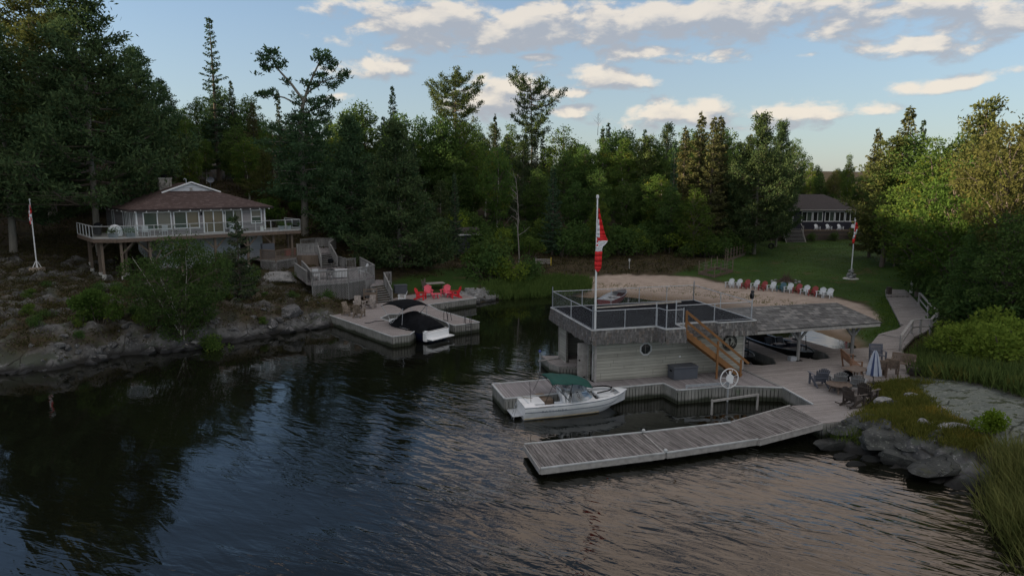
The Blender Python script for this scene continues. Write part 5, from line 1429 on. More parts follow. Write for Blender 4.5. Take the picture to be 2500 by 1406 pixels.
hx = .55
add_roof('front_roof', [sl(eu0, ev0, ez), sl(eu1, ev0, ez), sl(eu1 - hx, rv, rzd), sl(eu0 - .9, rv, rzd), sl(eu0 - .9, ev1 * .98, rzd - .01)][:4], M['roof_shingle_pav'], pv)
add_roof('back_roof', [sl(eu1, ev1, ez), sl(eu0 - .9 + .95, ev1, ez), sl(eu0 - .9 + .95, rv, rzd), sl(eu1 - hx, rv, rzd)], M['roof_shingle_pav'], pv)
add_roof('end_roof', [sl(eu1, ev0, ez), sl(eu1, ev1, ez), sl(eu1 - hx, rv, rzd)], M['roof_shingle_pav'], pv)
bm_ = MB(); bm_.b2(-.1, 9.0, .06, .14, 2.74, 2.94); bm_.b2(-.1, 9.0, .85, .99, 2.62, 2.86); bm_.b2(-.1, 9.0, 5.6, 5.74, 2.62, 2.86); bm_.b2(8.9, 9.04, .1, 6.4, 2.74, 2.92); pvb = bm_.build('beam', M['trim_grey'], pv)
for u, v in ((13.47, .92), (17.35, .92), (13.0, 5.65), (17.0, 5.65), (9.55, 5.65)):
    pm = MB(); pm.tube(sl(u, v, .74), sl(u, v, 2.7), .105, n=10)
    for s_ in (-1, 1): pm.bar(sl(u + s_ * .06, v, 2.05), sl(u + s_ * .62, v, 2.68), .10, .12)
    po = pm.build('post', M['grey_wood'], pv)
    sh = MB(); sh.b2(*[a for a in (u - 9.5 - .2, u - 9.5 + .2)], v - .2, v + .2, .755, .78); sh.build('base_plate', M['black'], pv)
bx_ = BF(13.1, .95, .756); bb = MB(); bb.box((0, 0, .13), (.42, .3, .26)); bb = bb.build('utility_box', M['galv'], None); bb.location = bx_; bb.rotation_euler = (0, 0, ra); props(bb, 'small grey metal box at the foot of the shelter post', 'utility box')

# ------------------------------------------------------------------ boardwalk with railings
bwl = [(2164, 722, 1.0), (2198, 790, .84), (2207, 793, .79), (2190, 803, .78), (2146, 815, .77), (2118, 849, .75)]
bwr = [(2213, 709, 1.02), (2240, 738, .96), (2285, 790, .84), (2262, 808, .79), (2232, 822, .78), (2202, 853, .75)]
bl = [tuple(at(a, b, c_ + .03)) for a, b, c_ in bwl]; br = [tuple(at(a, b, c_ + .03)) for a, b, c_ in bwr]
bw = thing('boardwalk', 'weathered plank boardwalk bending up from the deck to the lawn', 'boardwalk', (bl[-1][0], bl[-1][1], 0), ra)
pl = bl + br[::-1]; zt_ = [p[2] for p in pl]
MB().prism([(p[0], p[1]) for p in pl], [z - .16 for z in zt_], zt_).build('deck_boards', M['deck_main'], bw, world=True)
for px0, px1, y0, y1, z_ in ((2162, 2212, 722, 724, .99), (2172, 2240, 744, 748, .93), (2146, 2198, 815, 824, .81)):
    sm = MB(); sm.bar(at(px0, y0, z_ + .03), at(px1, y1, z_ + .03), .09, .03); sm.build('cross_board', M['trim_grey'], bw, world=True)
up = [P2(2162, 706, 1.16), P2(2209, 707, 1.16), P2(2218, 722, 1.16), P2(2165, 722, 1.16)]
uo = thing('boardwalk_step', 'short upper plank step where the boardwalk meets the lawn', 'step', (up[0][0], up[0][1], 0), ra)
MB().prism(up[::-1], .7, 1.16).build('deck_boards', M['deck_main'], uo, world=True)
def rail_run(root, pts, h, mat, mid=True, post=.12, posts=True, top_w=.17):
    for p in pts:
        if posts: q = Vector(p); m_ = MB(); m_.box(q + Vector((0, 0, h / 2 - .1)), (post, post, h + .2)); m_.build('post', mat, root, world=True)
    m_ = MB()
    for a, b in zip(pts[:-1], pts[1:]): m_.bar(Vector(a) + Vector((0, 0, h)), Vector(b) + Vector((0, 0, h)), top_w, .045)
    m_.build('handrail', mat, root, world=True)
    if mid:
        m_ = MB()
        for a, b in zip(pts[:-1], pts[1:]): m_.bar(Vector(a) + Vector((0, 0, h * .45)), Vector(b) + Vector((0, 0, h * .45)), .045, .11)
        m_.build('mid_rail', mat, root, world=True)
rr_ = thing('boardwalk_railing', 'grey timber railing along the outer side of the boardwalk', 'railing', (br[-1][0], br[-1][1], .75), ra)
rail_run(rr_, [tuple(at(2198, 855, .79)), tuple(at(2225, 815, .80)), tuple(at(2246, 812, .81)), tuple(at(2271, 812, .83)), tuple(at(2288, 792, .86)), tuple(at(2265, 770, .9)), tuple(at(2243, 742, .95))], .98, M['trim_grey'])
# far barbeque post etc
ub = MB(); p = at(2170, 718, 1.15); ub.box(Vector(p) + Vector((0, 0, .3)), (.35, .35, .7)); props(ub.build('bollard', M['dark_wood']), 'squat dark timber post at the top of the boardwalk', 'post')
# ================================================================== left side: dock, cottage, stairs
lpoly = [P2(798, 767), P2(958, 822), P2(1000, 817), P2(1014, 807), P2(928, 777), P2(948, 767.5), P2(990, 765.5), P2(1028, 762), P2(1109.5, 794.8), P2(1169.5, 786.8), P2(1068, 757), P2(1044, 744), P2(1107, 735.5), P2(1162, 727.5), P2(1128, 717),
         P2(1030, 716), P2(985, 722), P2(948, 732), P2(890, 741), P2(868, 757)]
LA = math.degrees(math.atan2(lpoly[1][1] - lpoly[0][1], lpoly[1][0] - lpoly[0][0]))
LANG = 18.0
dock('slip_dock', 'weathered deck dock with a boat slip below the cottage stairs', lpoly, .75, M['deck_left'], math.radians(LANG), faces=(0, 1, 2, 3, 4, 5, 6, 7, 8, 9, 10, 11, 12, 13), trim='trim_white')
# ---- cottage
HA = 40.0
ho = at(285, 583, 6.5); HFm = frame(ho.x, ho.y, HA)          # deck front left corner
hra = math.radians(HA)
def HL(px, py, z):
    p = at(px, py, z); d = Vector((p.x - ho.x, p.y - ho.y)); c_, s_ = math.cos(hra), math.sin(hra); return (d.x * c_ + d.y * s_, -d.x * s_ + d.y * c_)
hs = thing('cottage', 'grey cottage with a brown hipped roof on the left hillside', 'house', (ho.x, ho.y, 6.5), hra)
FZ = 6.5; DL = HL(731, 561, 6.5)[0]
WX0, WX1, WY0, WY1, EZ = 2.1, HL(657, 565, 6.5)[0] + .6, 2.5, 16.5, 2.36       # relative to floor
WX1 = max(13.5, WX1)
0 and print('cottage', DL, WX1, HL(345, 513.4, 8.8), HL(676, 506.6, 8.8), HL(248, 502, 8.8), HL(234, 581, 6.5), HL(200, 570, 6.5))
def wall_with(mb, x0, x1, z0, z1, y, th, holes, horiz=True):
    tw = MB(); tw.prism([(x0, z0), (x1, z0), (x1, z1), (x0, z1)], 0, th, holes=[[(a, c), (b, c), (b, d), (a, d)] for a, b, c, d in holes])
    mb.add([(x, y + t_, z_) if horiz else (y + t_, x, z_) for x, z_, t_ in tw.v], tw.f)
def window(parent, x0, x1, z0, z1, y, n=2, glass=('glass_green', 'glass_blind'), fr='white', horiz=True, sash=False, sgn=-1, name='window', fw=.09):
    f = MB()
    def bx(a, b, c, d, t0=-.05, t1=.03):
        t0, t1 = (t0, t1) if sgn < 0 else (-t1, -t0)
        if horiz: f.b2(a, b, y + t0, y + t1, c, d)
        else: f.b2(y + t0, y + t1, a, b, c, d)
    bx(x0 - fw, x1 + fw, z1, z1 + fw); bx(x0 - fw, x1 + fw, z0 - fw, z0, -.07); bx(x0 - fw, x0, z0, z1); bx(x1, x1 + fw, z0, z1)
    for i in range(1, n): q = x0 + (x1 - x0) * i / n; bx(q - .045, q + .045, z0, z1, -.02, .03)
    if sash: bx(x0, x1, (z0 + z1) / 2 - .03, (z0 + z1) / 2 + .03, -.02, .03)
    o = f.build(name, M[fr], parent)
    for i in range(n):
        a, b = x0 + (x1 - x0) * i / n, x0 + (x1 - x0) * (i + 1) / n; gm_ = MB()
        if sash:
            for j, (c_, d_) in enumerate(((z0, (z0 + z1) / 2), ((z0 + z1) / 2, z1))):
                gm_ = MB(); gm_.add([(a, y + .05, c_), (b, y + .05, c_), (b, y + .05, d_), (a, y + .05, d_)] if horiz else [(y + .05, a, c_), (y + .05, b, c_), (y + .05, b, d_), (y + .05, a, d_)], [(0, 1, 2, 3)])
                gm_.build('pane', M[glass[j % len(glass)]], o)
        else:
            yy = y + (.05 if sgn < 0 else -.05)
            gm_.add([(a, yy, z0), (b, yy, z0), (b, yy, z1), (a, yy, z1)] if horiz else [(yy, a, z0), (yy, b, z0), (yy, b, z1), (yy, a, z1)], [(0, 1, 2, 3)])
            gm_.build('pane', M[glass[i % len(glass)]], o)
    return o
Wd = WX1 - WX0
def fx(f): return WX0 + Wd * f
wins = [(fx(.055), fx(.245), .55, 2.0), (fx(.275), fx(.455), .55, 2.0), (fx(.67), fx(.80), .35, 2.02)]
door_h = (fx(.50), fx(.645), .03, 2.02); small = (fx(.885), fx(.985) - .25, .75, 1.95)
w = MB(); wall_with(w, WX0, WX1 + .0, -.02, EZ, WY0, .12, wins + [door_h, small]); w.build('front_wall', M['siding_grey'], hs)
lw_ = [(WY0 + .35, WY0 + 2.2, .05, 2.0), (WY0 + 2.6, WY0 + 5.4, .05, 2.0), (WY0 + 9.8, WY0 + 10.8, .6, 1.9)]
w = MB(); wall_with(w, WY0 + .122, WY1, -.02, EZ, WX0, .12, lw_, False); w.build('left_wall', M['siding_grey'], hs)
w = MB(); w.b2(WX1 - .12, WX1, WY0 + .122, WY1, -.02, EZ); w.build('right_wall', M['siding_grey'], hs)
w = MB(); w.b2(WX0 + .122, WX1 - .122, WY1 - .12, WY1, -.02, EZ); w.build('back_wall', M['siding_grey'], hs)
for x0_ in (WX1 - .1, WX0 - .03): MB().b2(x0_, x0_ + .13, WY0 - .03, WY0 - .002, 0, EZ).build('corner_board', M['white'], hs)
window(hs, *wins[0], WY0); window(hs, *wins[1], WY0, glass=('glass_green', 'glass_warm')); window(hs, *wins[2], WY0, glass=('glass_green', 'glass_blind')); window(hs, *small, WY0, n=1, sash=True, glass=('glass_green', 'glass_blind'))
dw_ = window(hs, *door_h, WY0, n=2, glass=('glass_warm', 'glass_warm'), name='patio_door', fw=.12)
hd = MB(); q = (door_h[0] + door_h[1]) / 2
for s_ in (-.07, .07): hd.b2(q + s_ - .015, q + s_ + .015, WY0 - .1, WY0 - .05, .95, 1.15)
hd.build('door_handle', M['black'], dw_)
window(hs, *lw_[0], WX0, n=3, glass=('glass_dark',), horiz=False); window(hs, *lw_[1], WX0, n=4, glass=('glass_dark',), horiz=False); window(hs, *lw_[2], WX0, n=1, glass=('glass_dark',), horiz=False)
for x in (fx(.478), fx(.658)):
    lm = MB(); lm.b2(x - .05, x + .05, WY0 - .14, WY0 - .002, 1.7, 1.95); lm.build('wall_lamp', M['black'], hs)
# roof: hipped with a gablet facing the lake
oh = .65; ex0, ex1, ey0, ey1 = WX0 - oh, WX1 + oh, WY0 - oh, WY1 + oh
rx = (ex0 + ex1) / 2; half = (ex1 - ex0) / 2; slp = .36; rz_ = EZ + half * slp
gset = 4.3; gz_ = EZ + gset * slp; ghalf = half - gset; gap_y = ey0 + gset
def hroof(name, pts, mat='roof_brown'): return add_roof(name, pts, M[mat], hs)
e0, e1, e2, e3 = (ex0, ey0, EZ), (ex1, ey0, EZ), (ex1, ey1, EZ), (ex0, ey1, EZ)
gl0, gl1 = (ex0 + gset, gap_y, gz_), (ex1 - gset, gap_y, gz_)
rf0, rb0 = (rx, gap_y, rz_), (rx, ey1 - half, rz_)
hroof('front_roof', [e0, e1, gl1, gl0]); hroof('right_roof', [e1, e2, rb0, rf0, gl1]); hroof('left_roof', [e3, e0, gl0, rf0, rb0]); hroof('back_roof', [e2, e3, rb0])
gw = MB(); gw.add([(gl0[0], gap_y + .02, gz_), (gl1[0], gap_y + .02, gz_), (rx, gap_y + .02, rz_ - .02), (gl0[0], gap_y + .1, gz_), (gl1[0], gap_y + .1, gz_), (rx, gap_y + .1, rz_ - .02)], [(0, 1, 2), (3, 5, 4), (0, 1, 4, 3), (1, 2, 5, 4), (2, 0, 3, 5)])
gw.build('gable_wall', M['siding_white'], hs)
tm = MB(); k_ = .55
tm.bar((gl0[0] - k_, gap_y - .16, gz_ - k_ * slp + .06), (rx, gap_y - .16, rz_ + .06), .20, .13); tm.bar((gl1[0] + k_, gap_y - .16, gz_ - k_ * slp + .06), (rx, gap_y - .16, rz_ + .06), .20, .13); tm.build('gable_trim', M['white'], hs)
gv = MB(); gv.b2(rx - .13, rx + .13, gap_y - .02, gap_y + .018, rz_ - .75, rz_ - .45); gv.build('gable_vent', M['trim_grey'], hs)
fa_ = MB(); fa_.b2(ex0, ex1, ey0 - .025, ey0 - .002, EZ - .19, EZ - .03); fa_.b2(ex0 - .025, ex0 - .002, ey0, ey1, EZ - .19, EZ - .03); fa_.b2(ex1 + .002, ex1 + .025, ey0, ey1, EZ - .19, EZ - .03); fa_.build('fascia', M['roof_dark'], hs)
so_ = MB(); so_.b2(ex0 + .02, ex1 - .02, ey0 + .02, ey1 - .02, EZ - .12, EZ - .075); so_.build('soffit', M['siding_white'], hs)
for k in range(14):
    f = (k + .5) / 14; bm2 = MB(); bm2.ball((ex0 + (ex1 - ex0) * f, ey0 - .06, EZ - .22), .06, 6); bm2.build('string_bulb', M['white'], hs)
for k in range(8):
    f = (k + .5) / 8; bm2 = MB(); bm2.ball((ex0 - .06, ey0 + (ey1 - ey0) * f, EZ - .22), .055, 6); bm2.build('string_bulb', M['white'], hs)
cm = MB(); cm.b2(rx - 2.1, rx - .95, gap_y + 3.2, gap_y + 4.0, EZ + .8, rz_ + .40); ch_ = cm.build('chimney', M['stone_chimney'], hs)
cm = MB(); cm.b2(rx - 2.16, rx - .89, gap_y + 3.13, gap_y + 4.07, rz_ + .40, rz_ + .48); cm.build('chimney_cap', M['concrete'], ch_)
cm = MB(); cm.b2(rx - 1.75, rx - 1.3, gap_y + 3.4, gap_y + 3.85, rz_ + .48, rz_ + .8); cm.build('flue_hood', M['black'], ch_)
ds = MB(); ds.tube((rx + 2.0, gap_y + .6, EZ + 1.75), (rx + 2.0, gap_y + .5, EZ + 2.5), .03)
rg2 = [[(rx + 2.0 + r_ * .8 * math.cos(2 * PI * k / 14) , gap_y + .42 + dy - .25 * math.cos(2 * PI * k / 14) * r_, EZ + 2.62 + r_ * math.sin(2 * PI * k / 14) * .7) for k in range(14)] for r_, dy in ((.04, .10), (.25, .05), (.42, -.03))]
ds.loft(rg2, cap1=False, cap0=True); ds.build('satellite_dish', M['box_slate'], hs, smooth=True)
vp = MB(); vp.path([(rx - .1, gap_y + 1.2, rz_ - .1), (rx - .1, gap_y + 1.2, rz_ + .35), (rx - .25, gap_y + 1.2, rz_ + .42), (rx - .32, gap_y + 1.2, rz_ + .3)], .04, 7); vp.build('vent_pipe', M['galv'], hs)
# lower storey
LZ = -2.75
w = MB(); wall_with(w, 4.0, WX1, LZ - .3, -.35, 3.6, .12, [(WX1 - 2.3, WX1 - 1.3, LZ + .3, -.7)]); w.b2(4.0, 4.12, 3.722, 12, LZ - 2.4, -.35); w.b2(WX1 - .12, WX1, 3.722, 12, LZ - 1.5, -.35); w.b2(4.0, WX1, 3.6, 3.718, LZ - 2.4, LZ - .304); w.build('lower_wall', M['siding_white'], hs)
window(hs, WX1 - 2.3, WX1 - 1.3, LZ + .3, -.7, 3.6, n=1, glass=('glass_dark',), name='lower_window')
# raised deck on timber posts
dk = thing('cottage_deck', 'raised wraparound deck on braced timber posts with a glass railing', 'deck', (ho.x, ho.y, 6.5), hra)
chA, chB = HL(234, 581, 6.5), HL(200, 570, 6.5)
chA = (-1.55, 1.35); chB = (-1.7, 7.2)
dpoly = [(0, 0), (DL, 0), (DL, 5.2), (WX1 + .02, 5.2), (WX1 + .02, WY0 - .01), (WX0 - .01, WY0 - .01), (WX0 - .01, 8.4), (chB[0], 8.4), chA]
MB().prism(dpoly, -.07, -.022).build('deck_boards', M['trim_grey'], dk)
fr_m = MB()
for a, b in (((0, 0), (DL, 0)), (chA, (0, 0)), ((chB[0], 8.4), chA), ((DL, 0), (DL, 5.2))):
    d_ = (Vector(b) - Vector(a)).normalized(); nn = Vector((d_.y, -d_.x)) * .03; fr_m.bar((a[0] + nn.x, a[1] + nn.y, -.20), (b[0] + nn.x, b[1] + nn.y, -.20), .05, .30)
for y_ in (1.2, 2.4, 6.5): fr_m.bar((-1.2 if y_ > 2 else -.4, y_, -.22), (DL - .2 if y_ < 4 else 1.8, y_, -.22), .12, .28)
fr_m.build('joist_frame', M['brown_wood'], dk)
ra_ = MB(); RH = 1.05
def glass_rail(a, b, n):
    a, b = Vector((*a, 0)), Vector((*b, 0))
    t_ = MB(); t_.bar(a + Vector((0, 0, RH)), b + Vector((0, 0, RH)), .07, .05); t_.bar(a + Vector((0, 0, .05)), b + Vector((0, 0, .05)), .05, .06); t_.build('rail', M['trim_white'], dk)
    for i in range(n + 1):
        p = a.lerp(b, i / n); m_ = MB(); m_.b2(p.x - .03, p.x + .03, p.y - .03, p.y + .03, 0, RH); m_.build('rail_post', M['trim_white'], dk)
        if i < n:
            q = a.lerp(b, (i + 1) / n); g_ = MB(); g_.add([p + Vector((0, 0, .1)), q + Vector((0, 0, .1)), q + Vector((0, 0, RH - .04)), p + Vector((0, 0, RH - .04))], [(0, 1, 2, 3)]); g_.build('glass_panel', M['clear_glass'], dk)
glass_rail((0, 0), (DL, 0), 11); glass_rail(chA, (0, 0), 1); glass_rail((chB[0], 8.4), chA, 5); glass_rail((DL, 0), (DL, 4.0), 2)
def dpost(x, y, zb_, brace=(1, 1), foot=True, s_=.10):
    p = HFm(x, y, 0); g_ = ground(p.x, p.y) - 6.5
    zb2_ = g_ if zb_ is None else zb_
    m_ = MB(); m_.b2(x - s_, x + s_, y - s_, y + s_, zb2_ + .15, -.36)
    for i, sg in enumerate((-1, 1)):
        if brace[i]: m_.bar((x + sg * .08, y, -1.35), (x + sg * .95, y, -.42), .11, .13)
    po = m_.build('post', M['post_tan'], dk)
    if foot: c_ = MB(); c_.tube((x, y, zb2_ - .5), (x, y, zb2_ + .28), .17, n=12); c_.build('footing', M['concrete'], dk)
for x, y, br_ in ((.35, .45, (0, 1)), (2.6, .5, (1, 1)), (-.95, 1.5, (0, 0)), (-.9, 3.4, (0, 1)), (-1.2, 5.6, (0, 0)), (1.0, 2.2, (0, 1)), (2.9, 2.3, (1, 0)), (-1.0, 7.6, (0, 1)), (5.2, .5, (1, 1)), (8.2, .5, (1, 1)), (11.2, .5, (1, 1))): dpost(x, y, None, br_)
for x, y in ((DL - 2.6, .6), (DL - .7, .6), (DL - .3, 2.6)): dpost(x, y, None, (1, 0) if x < DL - 1 else (0, 0))
# things on the deck
def on_deck(x, y, z=0.0): p = HFm(x, y, 6.5 + z - .02); return p
def grill(name, label, loc, rz):
    g_ = thing(name, label, 'barbecue', loc, rz)
    m_ = MB(); m_.loft([[(x, .28 * math.cos(a), .85 + .36 * math.sin(a)) for a in [PI * k / 8 for k in range(9)]] for x in (-.55, .55)]); m_.build('lid', M['black'], g_)
    m_ = MB(); m_.b2(-.5, .5, -.26, .26, .12, .84); m_.b2(-.85, -.56, -.22, .22, .80, .84); m_.b2(.56, .85, -.22, .22, .80, .84); m_.build('cabinet', M['dark_metal'], g_)
    m_ = MB(); m_.tube((-.4, -.33, .98), (.4, -.33, .98), .02); m_.build('handle', M['galv'], g_)
grill('barbecue', 'black covered barbecue at the left end of the cottage deck', on_deck(-.6, 4.8), hra + 1.3)
uf = thing('folded_umbrella', 'white domed cover standing beside the black barbecue', 'cover', on_deck(.45, 3.0), hra)
m_ = MB(); m_.lathe([(.62, .05), (.60, .55), (.48, .85), (.25, 1.02), (.01, 1.08)], 16); m_.build('canopy', M['chair_white'], uf, smooth=True)
def planter(name, label, loc, w_, h_, mat='plant_pot', plant=M['maple'], ph=.5, rz=0):
    p_ = thing(name, label, 'planter', loc, rz); m_ = MB(); hw = w_ / 2
    m_.loft([[(-hw * q, -hw * q, z), (hw * q, -hw * q, z), (hw * q, hw * q, z), (-hw * q, hw * q, z)] for q, z in ((.75, 0), (1, h_), (.88, h_), (.85, h_ - .06))]); m_.build('pot', M[mat], p_)
    lv = Leaves(); n = 260; P_ = rng.normal(size=(n, 3)) * np.array([hw * .7, hw * .7, ph * .28]) + np.array([0, 0, h_ + ph * .4]); lv.add(P_, rvec(n) + np.array([0, 0, .3]), .13, .07); lv.build('plant', plant, p_); return p_
planter('planter', 'pale square planter with bushy herbs at the left deck corner', on_deck(-.1, .9), .75, .42, rz=hra); planter('planter', 'pale planter behind the glass next to the corner one', on_deck(1.2, .5), .8, .42, rz=hra)
planter('planter', 'tall grey planter beside the double glass doors', on_deck(fx(.70), WY0 - .5), .5, .85, ph=.55, rz=hra)
planter('planter', 'blue grey flower pot at the right end of the cottage deck', on_deck(DL - 1.6, .9), .5, .45, ph=.5, rz=hra); planter('planter', 'second blue grey pot nearest the right deck corner', on_deck(DL - .7, 1.3), .45, .45, ph=.2, rz=hra)
wcn = thing('watering_can', 'small white watering can behind the glass railing', 'watering can', on_deck(fx(.93), 1.3), hra)
m_ = MB(); m_.tube((0, 0, 0), (0, 0, .42), .17, .14, 12); m_.tube((.12, 0, .1), (.42, 0, .45), .03); m_.build('can_body', M['white'], wcn); m_ = MB(); m_.path([(-.14, 0, .38), (-.05, 0, .58), (.12, 0, .42)], .02, 6); m_.build('handle', M['white'], wcn)
def patio_chair(name, label, loc, rz, mat='chair_white'):
    c_ = thing(name, label, 'chair', loc, rz)
    m_ = MB()
    for k in range(5): m_.b2(-.25, .25, -.25 + k * .1, -.16 + k * .1, .40, .43)
    m_.build('seat', M[mat], c_); m_ = MB()
    for k in range(6): m_.b2(-.25 + k * .09, -.20 + k * .09, .24, .27, .43, .9)
    m_.b2(-.27, .27, .235, .275, .88, .95); m_.build('backrest', M[mat], c_)
    for sx in (-1, 1):
        for sy in (-1, 1): m_ = MB(); m_.b2(sx * .24 - .02, sx * .24 + .02, sy * .24 - .02, sy * .24 + .02, 0, .62 if sy < 0 else .4); m_.build('leg', M[mat], c_)
        m_ = MB(); m_.b2(sx * .26 - .03, sx * .26 + .03, -.28, .26, .62, .65); m_.build('armrest', M[mat], c_)
    return c_
patio_chair('patio_chair', 'white slatted chair on the cottage deck left of the birch top', on_deck(2.6, 1.3), hra + 2.6)
patio_chair('patio_chair', 'white slatted chair on the cottage deck partly behind birch leaves', on_deck(4.0, 1.2), hra + 3.4)

# ---- generic railing with balusters
def bal_rail(root, pts, h=1.0, mat='grey_wood', step=.13, solid=False, nposts=True, gap=.09):
    pts = [Vector(p) for p in pts]
    for p in pts:
        if nposts: m_ = MB(); m_.box(p + Vector((0, 0, h / 2 - .08)), (.10, .10, h + .22)); m_.build('post', M[mat], root, world=True)
    for a, b in zip(pts[:-1], pts[1:]):
        m_ = MB(); m_.bar(a + Vector((0, 0, h)), b + Vector((0, 0, h)), .14, .04); m_.bar(a + Vector((0, 0, gap)), b + Vector((0, 0, gap)), .04, .08); m_.bar(a + Vector((0, 0, h - .09)), b + Vector((0, 0, h - .09)), .04, .08)
        m_.build('rail', M[mat], root, world=True)
        L_ = (b - a).length; n = max(2, int(L_ / step)); m_ = MB(); bw = .11 if solid else .045
        for k in range(n):
            p = a.lerp(b, (k + .5) / n); q = (b - a).normalized(); ang = math.atan2(q.y, q.x); m_.box(p + Vector((0, 0, h / 2 + .01)), (min(bw, L_ / n - .008), .03, h - .16), ang)
        m_.build('balusters', M[mat], root, world=True)
def lattice(root, a, b, z0a, z0b, z1, mat='grey_wood', sp=.15):
    a, b = Vector((*a, 0)), Vector((*b, 0)); d = b - a; L_ = d.length; d.normalize(); m_ = MB(); z0 = max(z0a, z0b) if abs(z0a - z0b) < .05 else None
    hh = z1 - min(z0a, z0b); n = int((L_ + hh) / sp); nrm = Vector((d.y, -d.x, 0))
    for sg in (0, 1):
        for k in range(n + 1):
            s0 = k * sp - hh; pts = []
            for t_ in np.linspace(0, 1, 24):
                s_ = s0 + hh * t_; z_ = min(z0a, z0b) + (hh * t_ if not sg else hh * (1 - t_)); lo = z0a + (z0b - z0a) * min(max(s_ / L_, 0), 1)
                if 0 <= s_ <= L_ and z_ >= lo: pts.append(a + d * s_ + Vector((0, 0, z_)))
            if len(pts) > 1 and (pts[-1] - pts[0]).length > .05: m_.bar(pts[0] + nrm * .012 * sg, pts[-1] + nrm * .012 * sg, .034, .008, up=nrm)
    m_.build('lattice', M[mat], root, world=True)
    m_ = MB()
    for (p, zz) in ((a, z0a), (b, z0b)): m_.bar(p + Vector((0, 0, zz)) + nrm * .02, p + Vector((0, 0, z1)) + nrm * .02, .09, .03, up=nrm)
    m_.bar(a + Vector((0, 0, z1)) + nrm * .03, b + Vector((0, 0, z1)) + nrm * .03, .03, .14); m_.build('lattice_frame', M[mat], root, world=True)
def stairs(root, bl_, br_, tl_, tr_, n, mat='grey_wood'):
    bl_, br_, tl_, tr_ = [Vector(q) for q in (bl_, br_, tl_, tr_)]
    for k in range(n):
        f = (k + .5) / n; a, b = bl_.lerp(tl_, f), br_.lerp(tr_, f); m_ = MB(); m_.bar(a, b, .27, .045); m_.build('tread', M[mat], root, world=True)
    for a, b in ((bl_, tl_), (br_, tr_)): m_ = MB(); m_.bar(a - Vector((0, 0, .12)), b - Vector((0, 0, .12)), .05, .26); m_.build('stringer', M[mat], root, world=True)
G = 'grey_wood'
# small porch under the cottage with lattice skirt
pz = 3.8
A1, A2, A3 = at(637, 634, pz), at(674, 637, pz), at(724, 629, pz)
po = thing('porch', 'small lattice skirted porch under the right end of the cottage deck', 'porch', (A2.x, A2.y, pz), hra)
bk = Vector((-math.sin(hra), math.cos(hra), 0)) * 3.2
pp = [A1, A2, A3, A3 + bk, A1 + bk * .8]; MB().prism([(q.x, q.y) for q in pp], pz - .15, pz).build('porch_floor', M['deck_main'], po, world=True)
for a, b in ((A1, A2), (A2, A3)): lattice(po, (a.x, a.y), (b.x, b.y), 2.35 if a is A1 else 2.25, 2.2, pz - .05, G)
bal_rail(po, [(A1.x, A1.y, pz), (A2.x, A2.y, pz), (A3.x, A3.y, pz)], 1.0, 'post_tan')
MB().box((A1.x + .4, A1.y + .9, pz + .75), (1.2, .5, 1.5), hra).build('cabinet', M['box_slate'], po, world=True)
rc = MB(); rc.box((A3.x - .9, A3.y + 1.3, pz + .45), (1.3, .4, .7), hra); props(rc.build('crate', M['dull_red']), 'dull red chest behind the porch balusters', 'chest')
# middle deck
mz = 2.8
q1, q2, q3, q4, q5, q6, q7 = at(721, 668, mz), at(750, 690, mz), at(762, 693, mz), at(850, 686, mz), at(892, 679, mz), at(914, 673, mz), at(880, 652, mz)
q8 = at(740, 648, mz)
mdk = thing('landing_deck', 'middle deck with grey railings halfway up the cottage stairs', 'deck', (q3.x, q3.y, mz), 0.3)
MB().prism([(q.x, q.y) for q in (q1, q2, q3, q4, q5, q6, q7, q8)], mz - .18, mz).build('deck_boards', M['deck_cross'], mdk, world=True)
bal_rail(mdk, [q1, q2], 1.0, G, .13, True); bal_rail(mdk, [q3, q4, q5, q6, q7], 1.0, G); bal_rail(mdk, [q3, at(750, 676, mz), at(738, 662, mz)], 1.0, G, .13, True)
lattice(mdk, (q3.x, q3.y), (q4.x, q4.y), 1.25, 1.15, mz - .12, G); lattice(mdk, (q4.x, q4.y), (q5.x, q5.y), 1.15, 1.1, mz - .12, G)
lw2 = MB(); lw2.prism([(q.x, q.y) for q in (q5, q6, q6 + Vector((.02, .1, 0)), q5 + Vector((.02, .1, 0)))], .8, mz - .2); lw2.build('skirt_wall', M['grey_wood'], mdk, world=True)
# upper flight
t1, t2, b1, b2_ = at(776, 617, 4.15), at(804, 614, 4.15), at(785, 653, mz + .1), at(824, 650, mz + .1)
us = thing('upper_stair', 'upper flight of grey timber steps rising to the cottage path', 'stair', (b1.x, b1.y, mz), .3)
stairs(us, b1, b2_, t1, t2, 8)
def hand(root, a, b, h=1.0):
    a, b = Vector(a), Vector(b); m_ = MB(); m_.bar(a + Vector((0, 0, h)), b + Vector((0, 0, h)), .12, .05); m_.bar(a + Vector((0, 0, h * .88)), b + Vector((0, 0, h * .88)), .04, .1); m_.bar(a + Vector((0, 0, .16)), b + Vector((0, 0, .16)), .04, .1); m_.build('handrail', M[G], root, world=True)
    n = 14; m_ = MB()
    for k in range(n): p = a.lerp(b, (k + .5) / n); m_.box(p + Vector((0, 0, h * .52)), (.09, .03, h * .72), .3)
    m_.build('balusters', M[G], root, world=True)
    for p in (a, b): m_ = MB(); m_.box(p + Vector((0, 0, h / 2)), (.1, .1, h + .1)); m_.build('post', M[G], root, world=True)
hand(us, b1, t1); hand(us, b2_, t2)
ul = [at(760, 612, 4.15), at(776, 618, 4.15), at(806, 615, 4.15), at(820, 604, 4.15), at(770, 603, 4.15), at(726, 622, 4.0)]
ud = thing('upper_landing', 'upper landing with solid board railing above the stair flight', 'deck', (ul[1].x, ul[1].y, 4.15), .3)
MB().prism([(q.x, q.y) for q in (ul[5], ul[1], ul[2], ul[3], ul[4])], 3.95, 4.13).build('deck_boards', M['deck_cross'], ud, world=True)
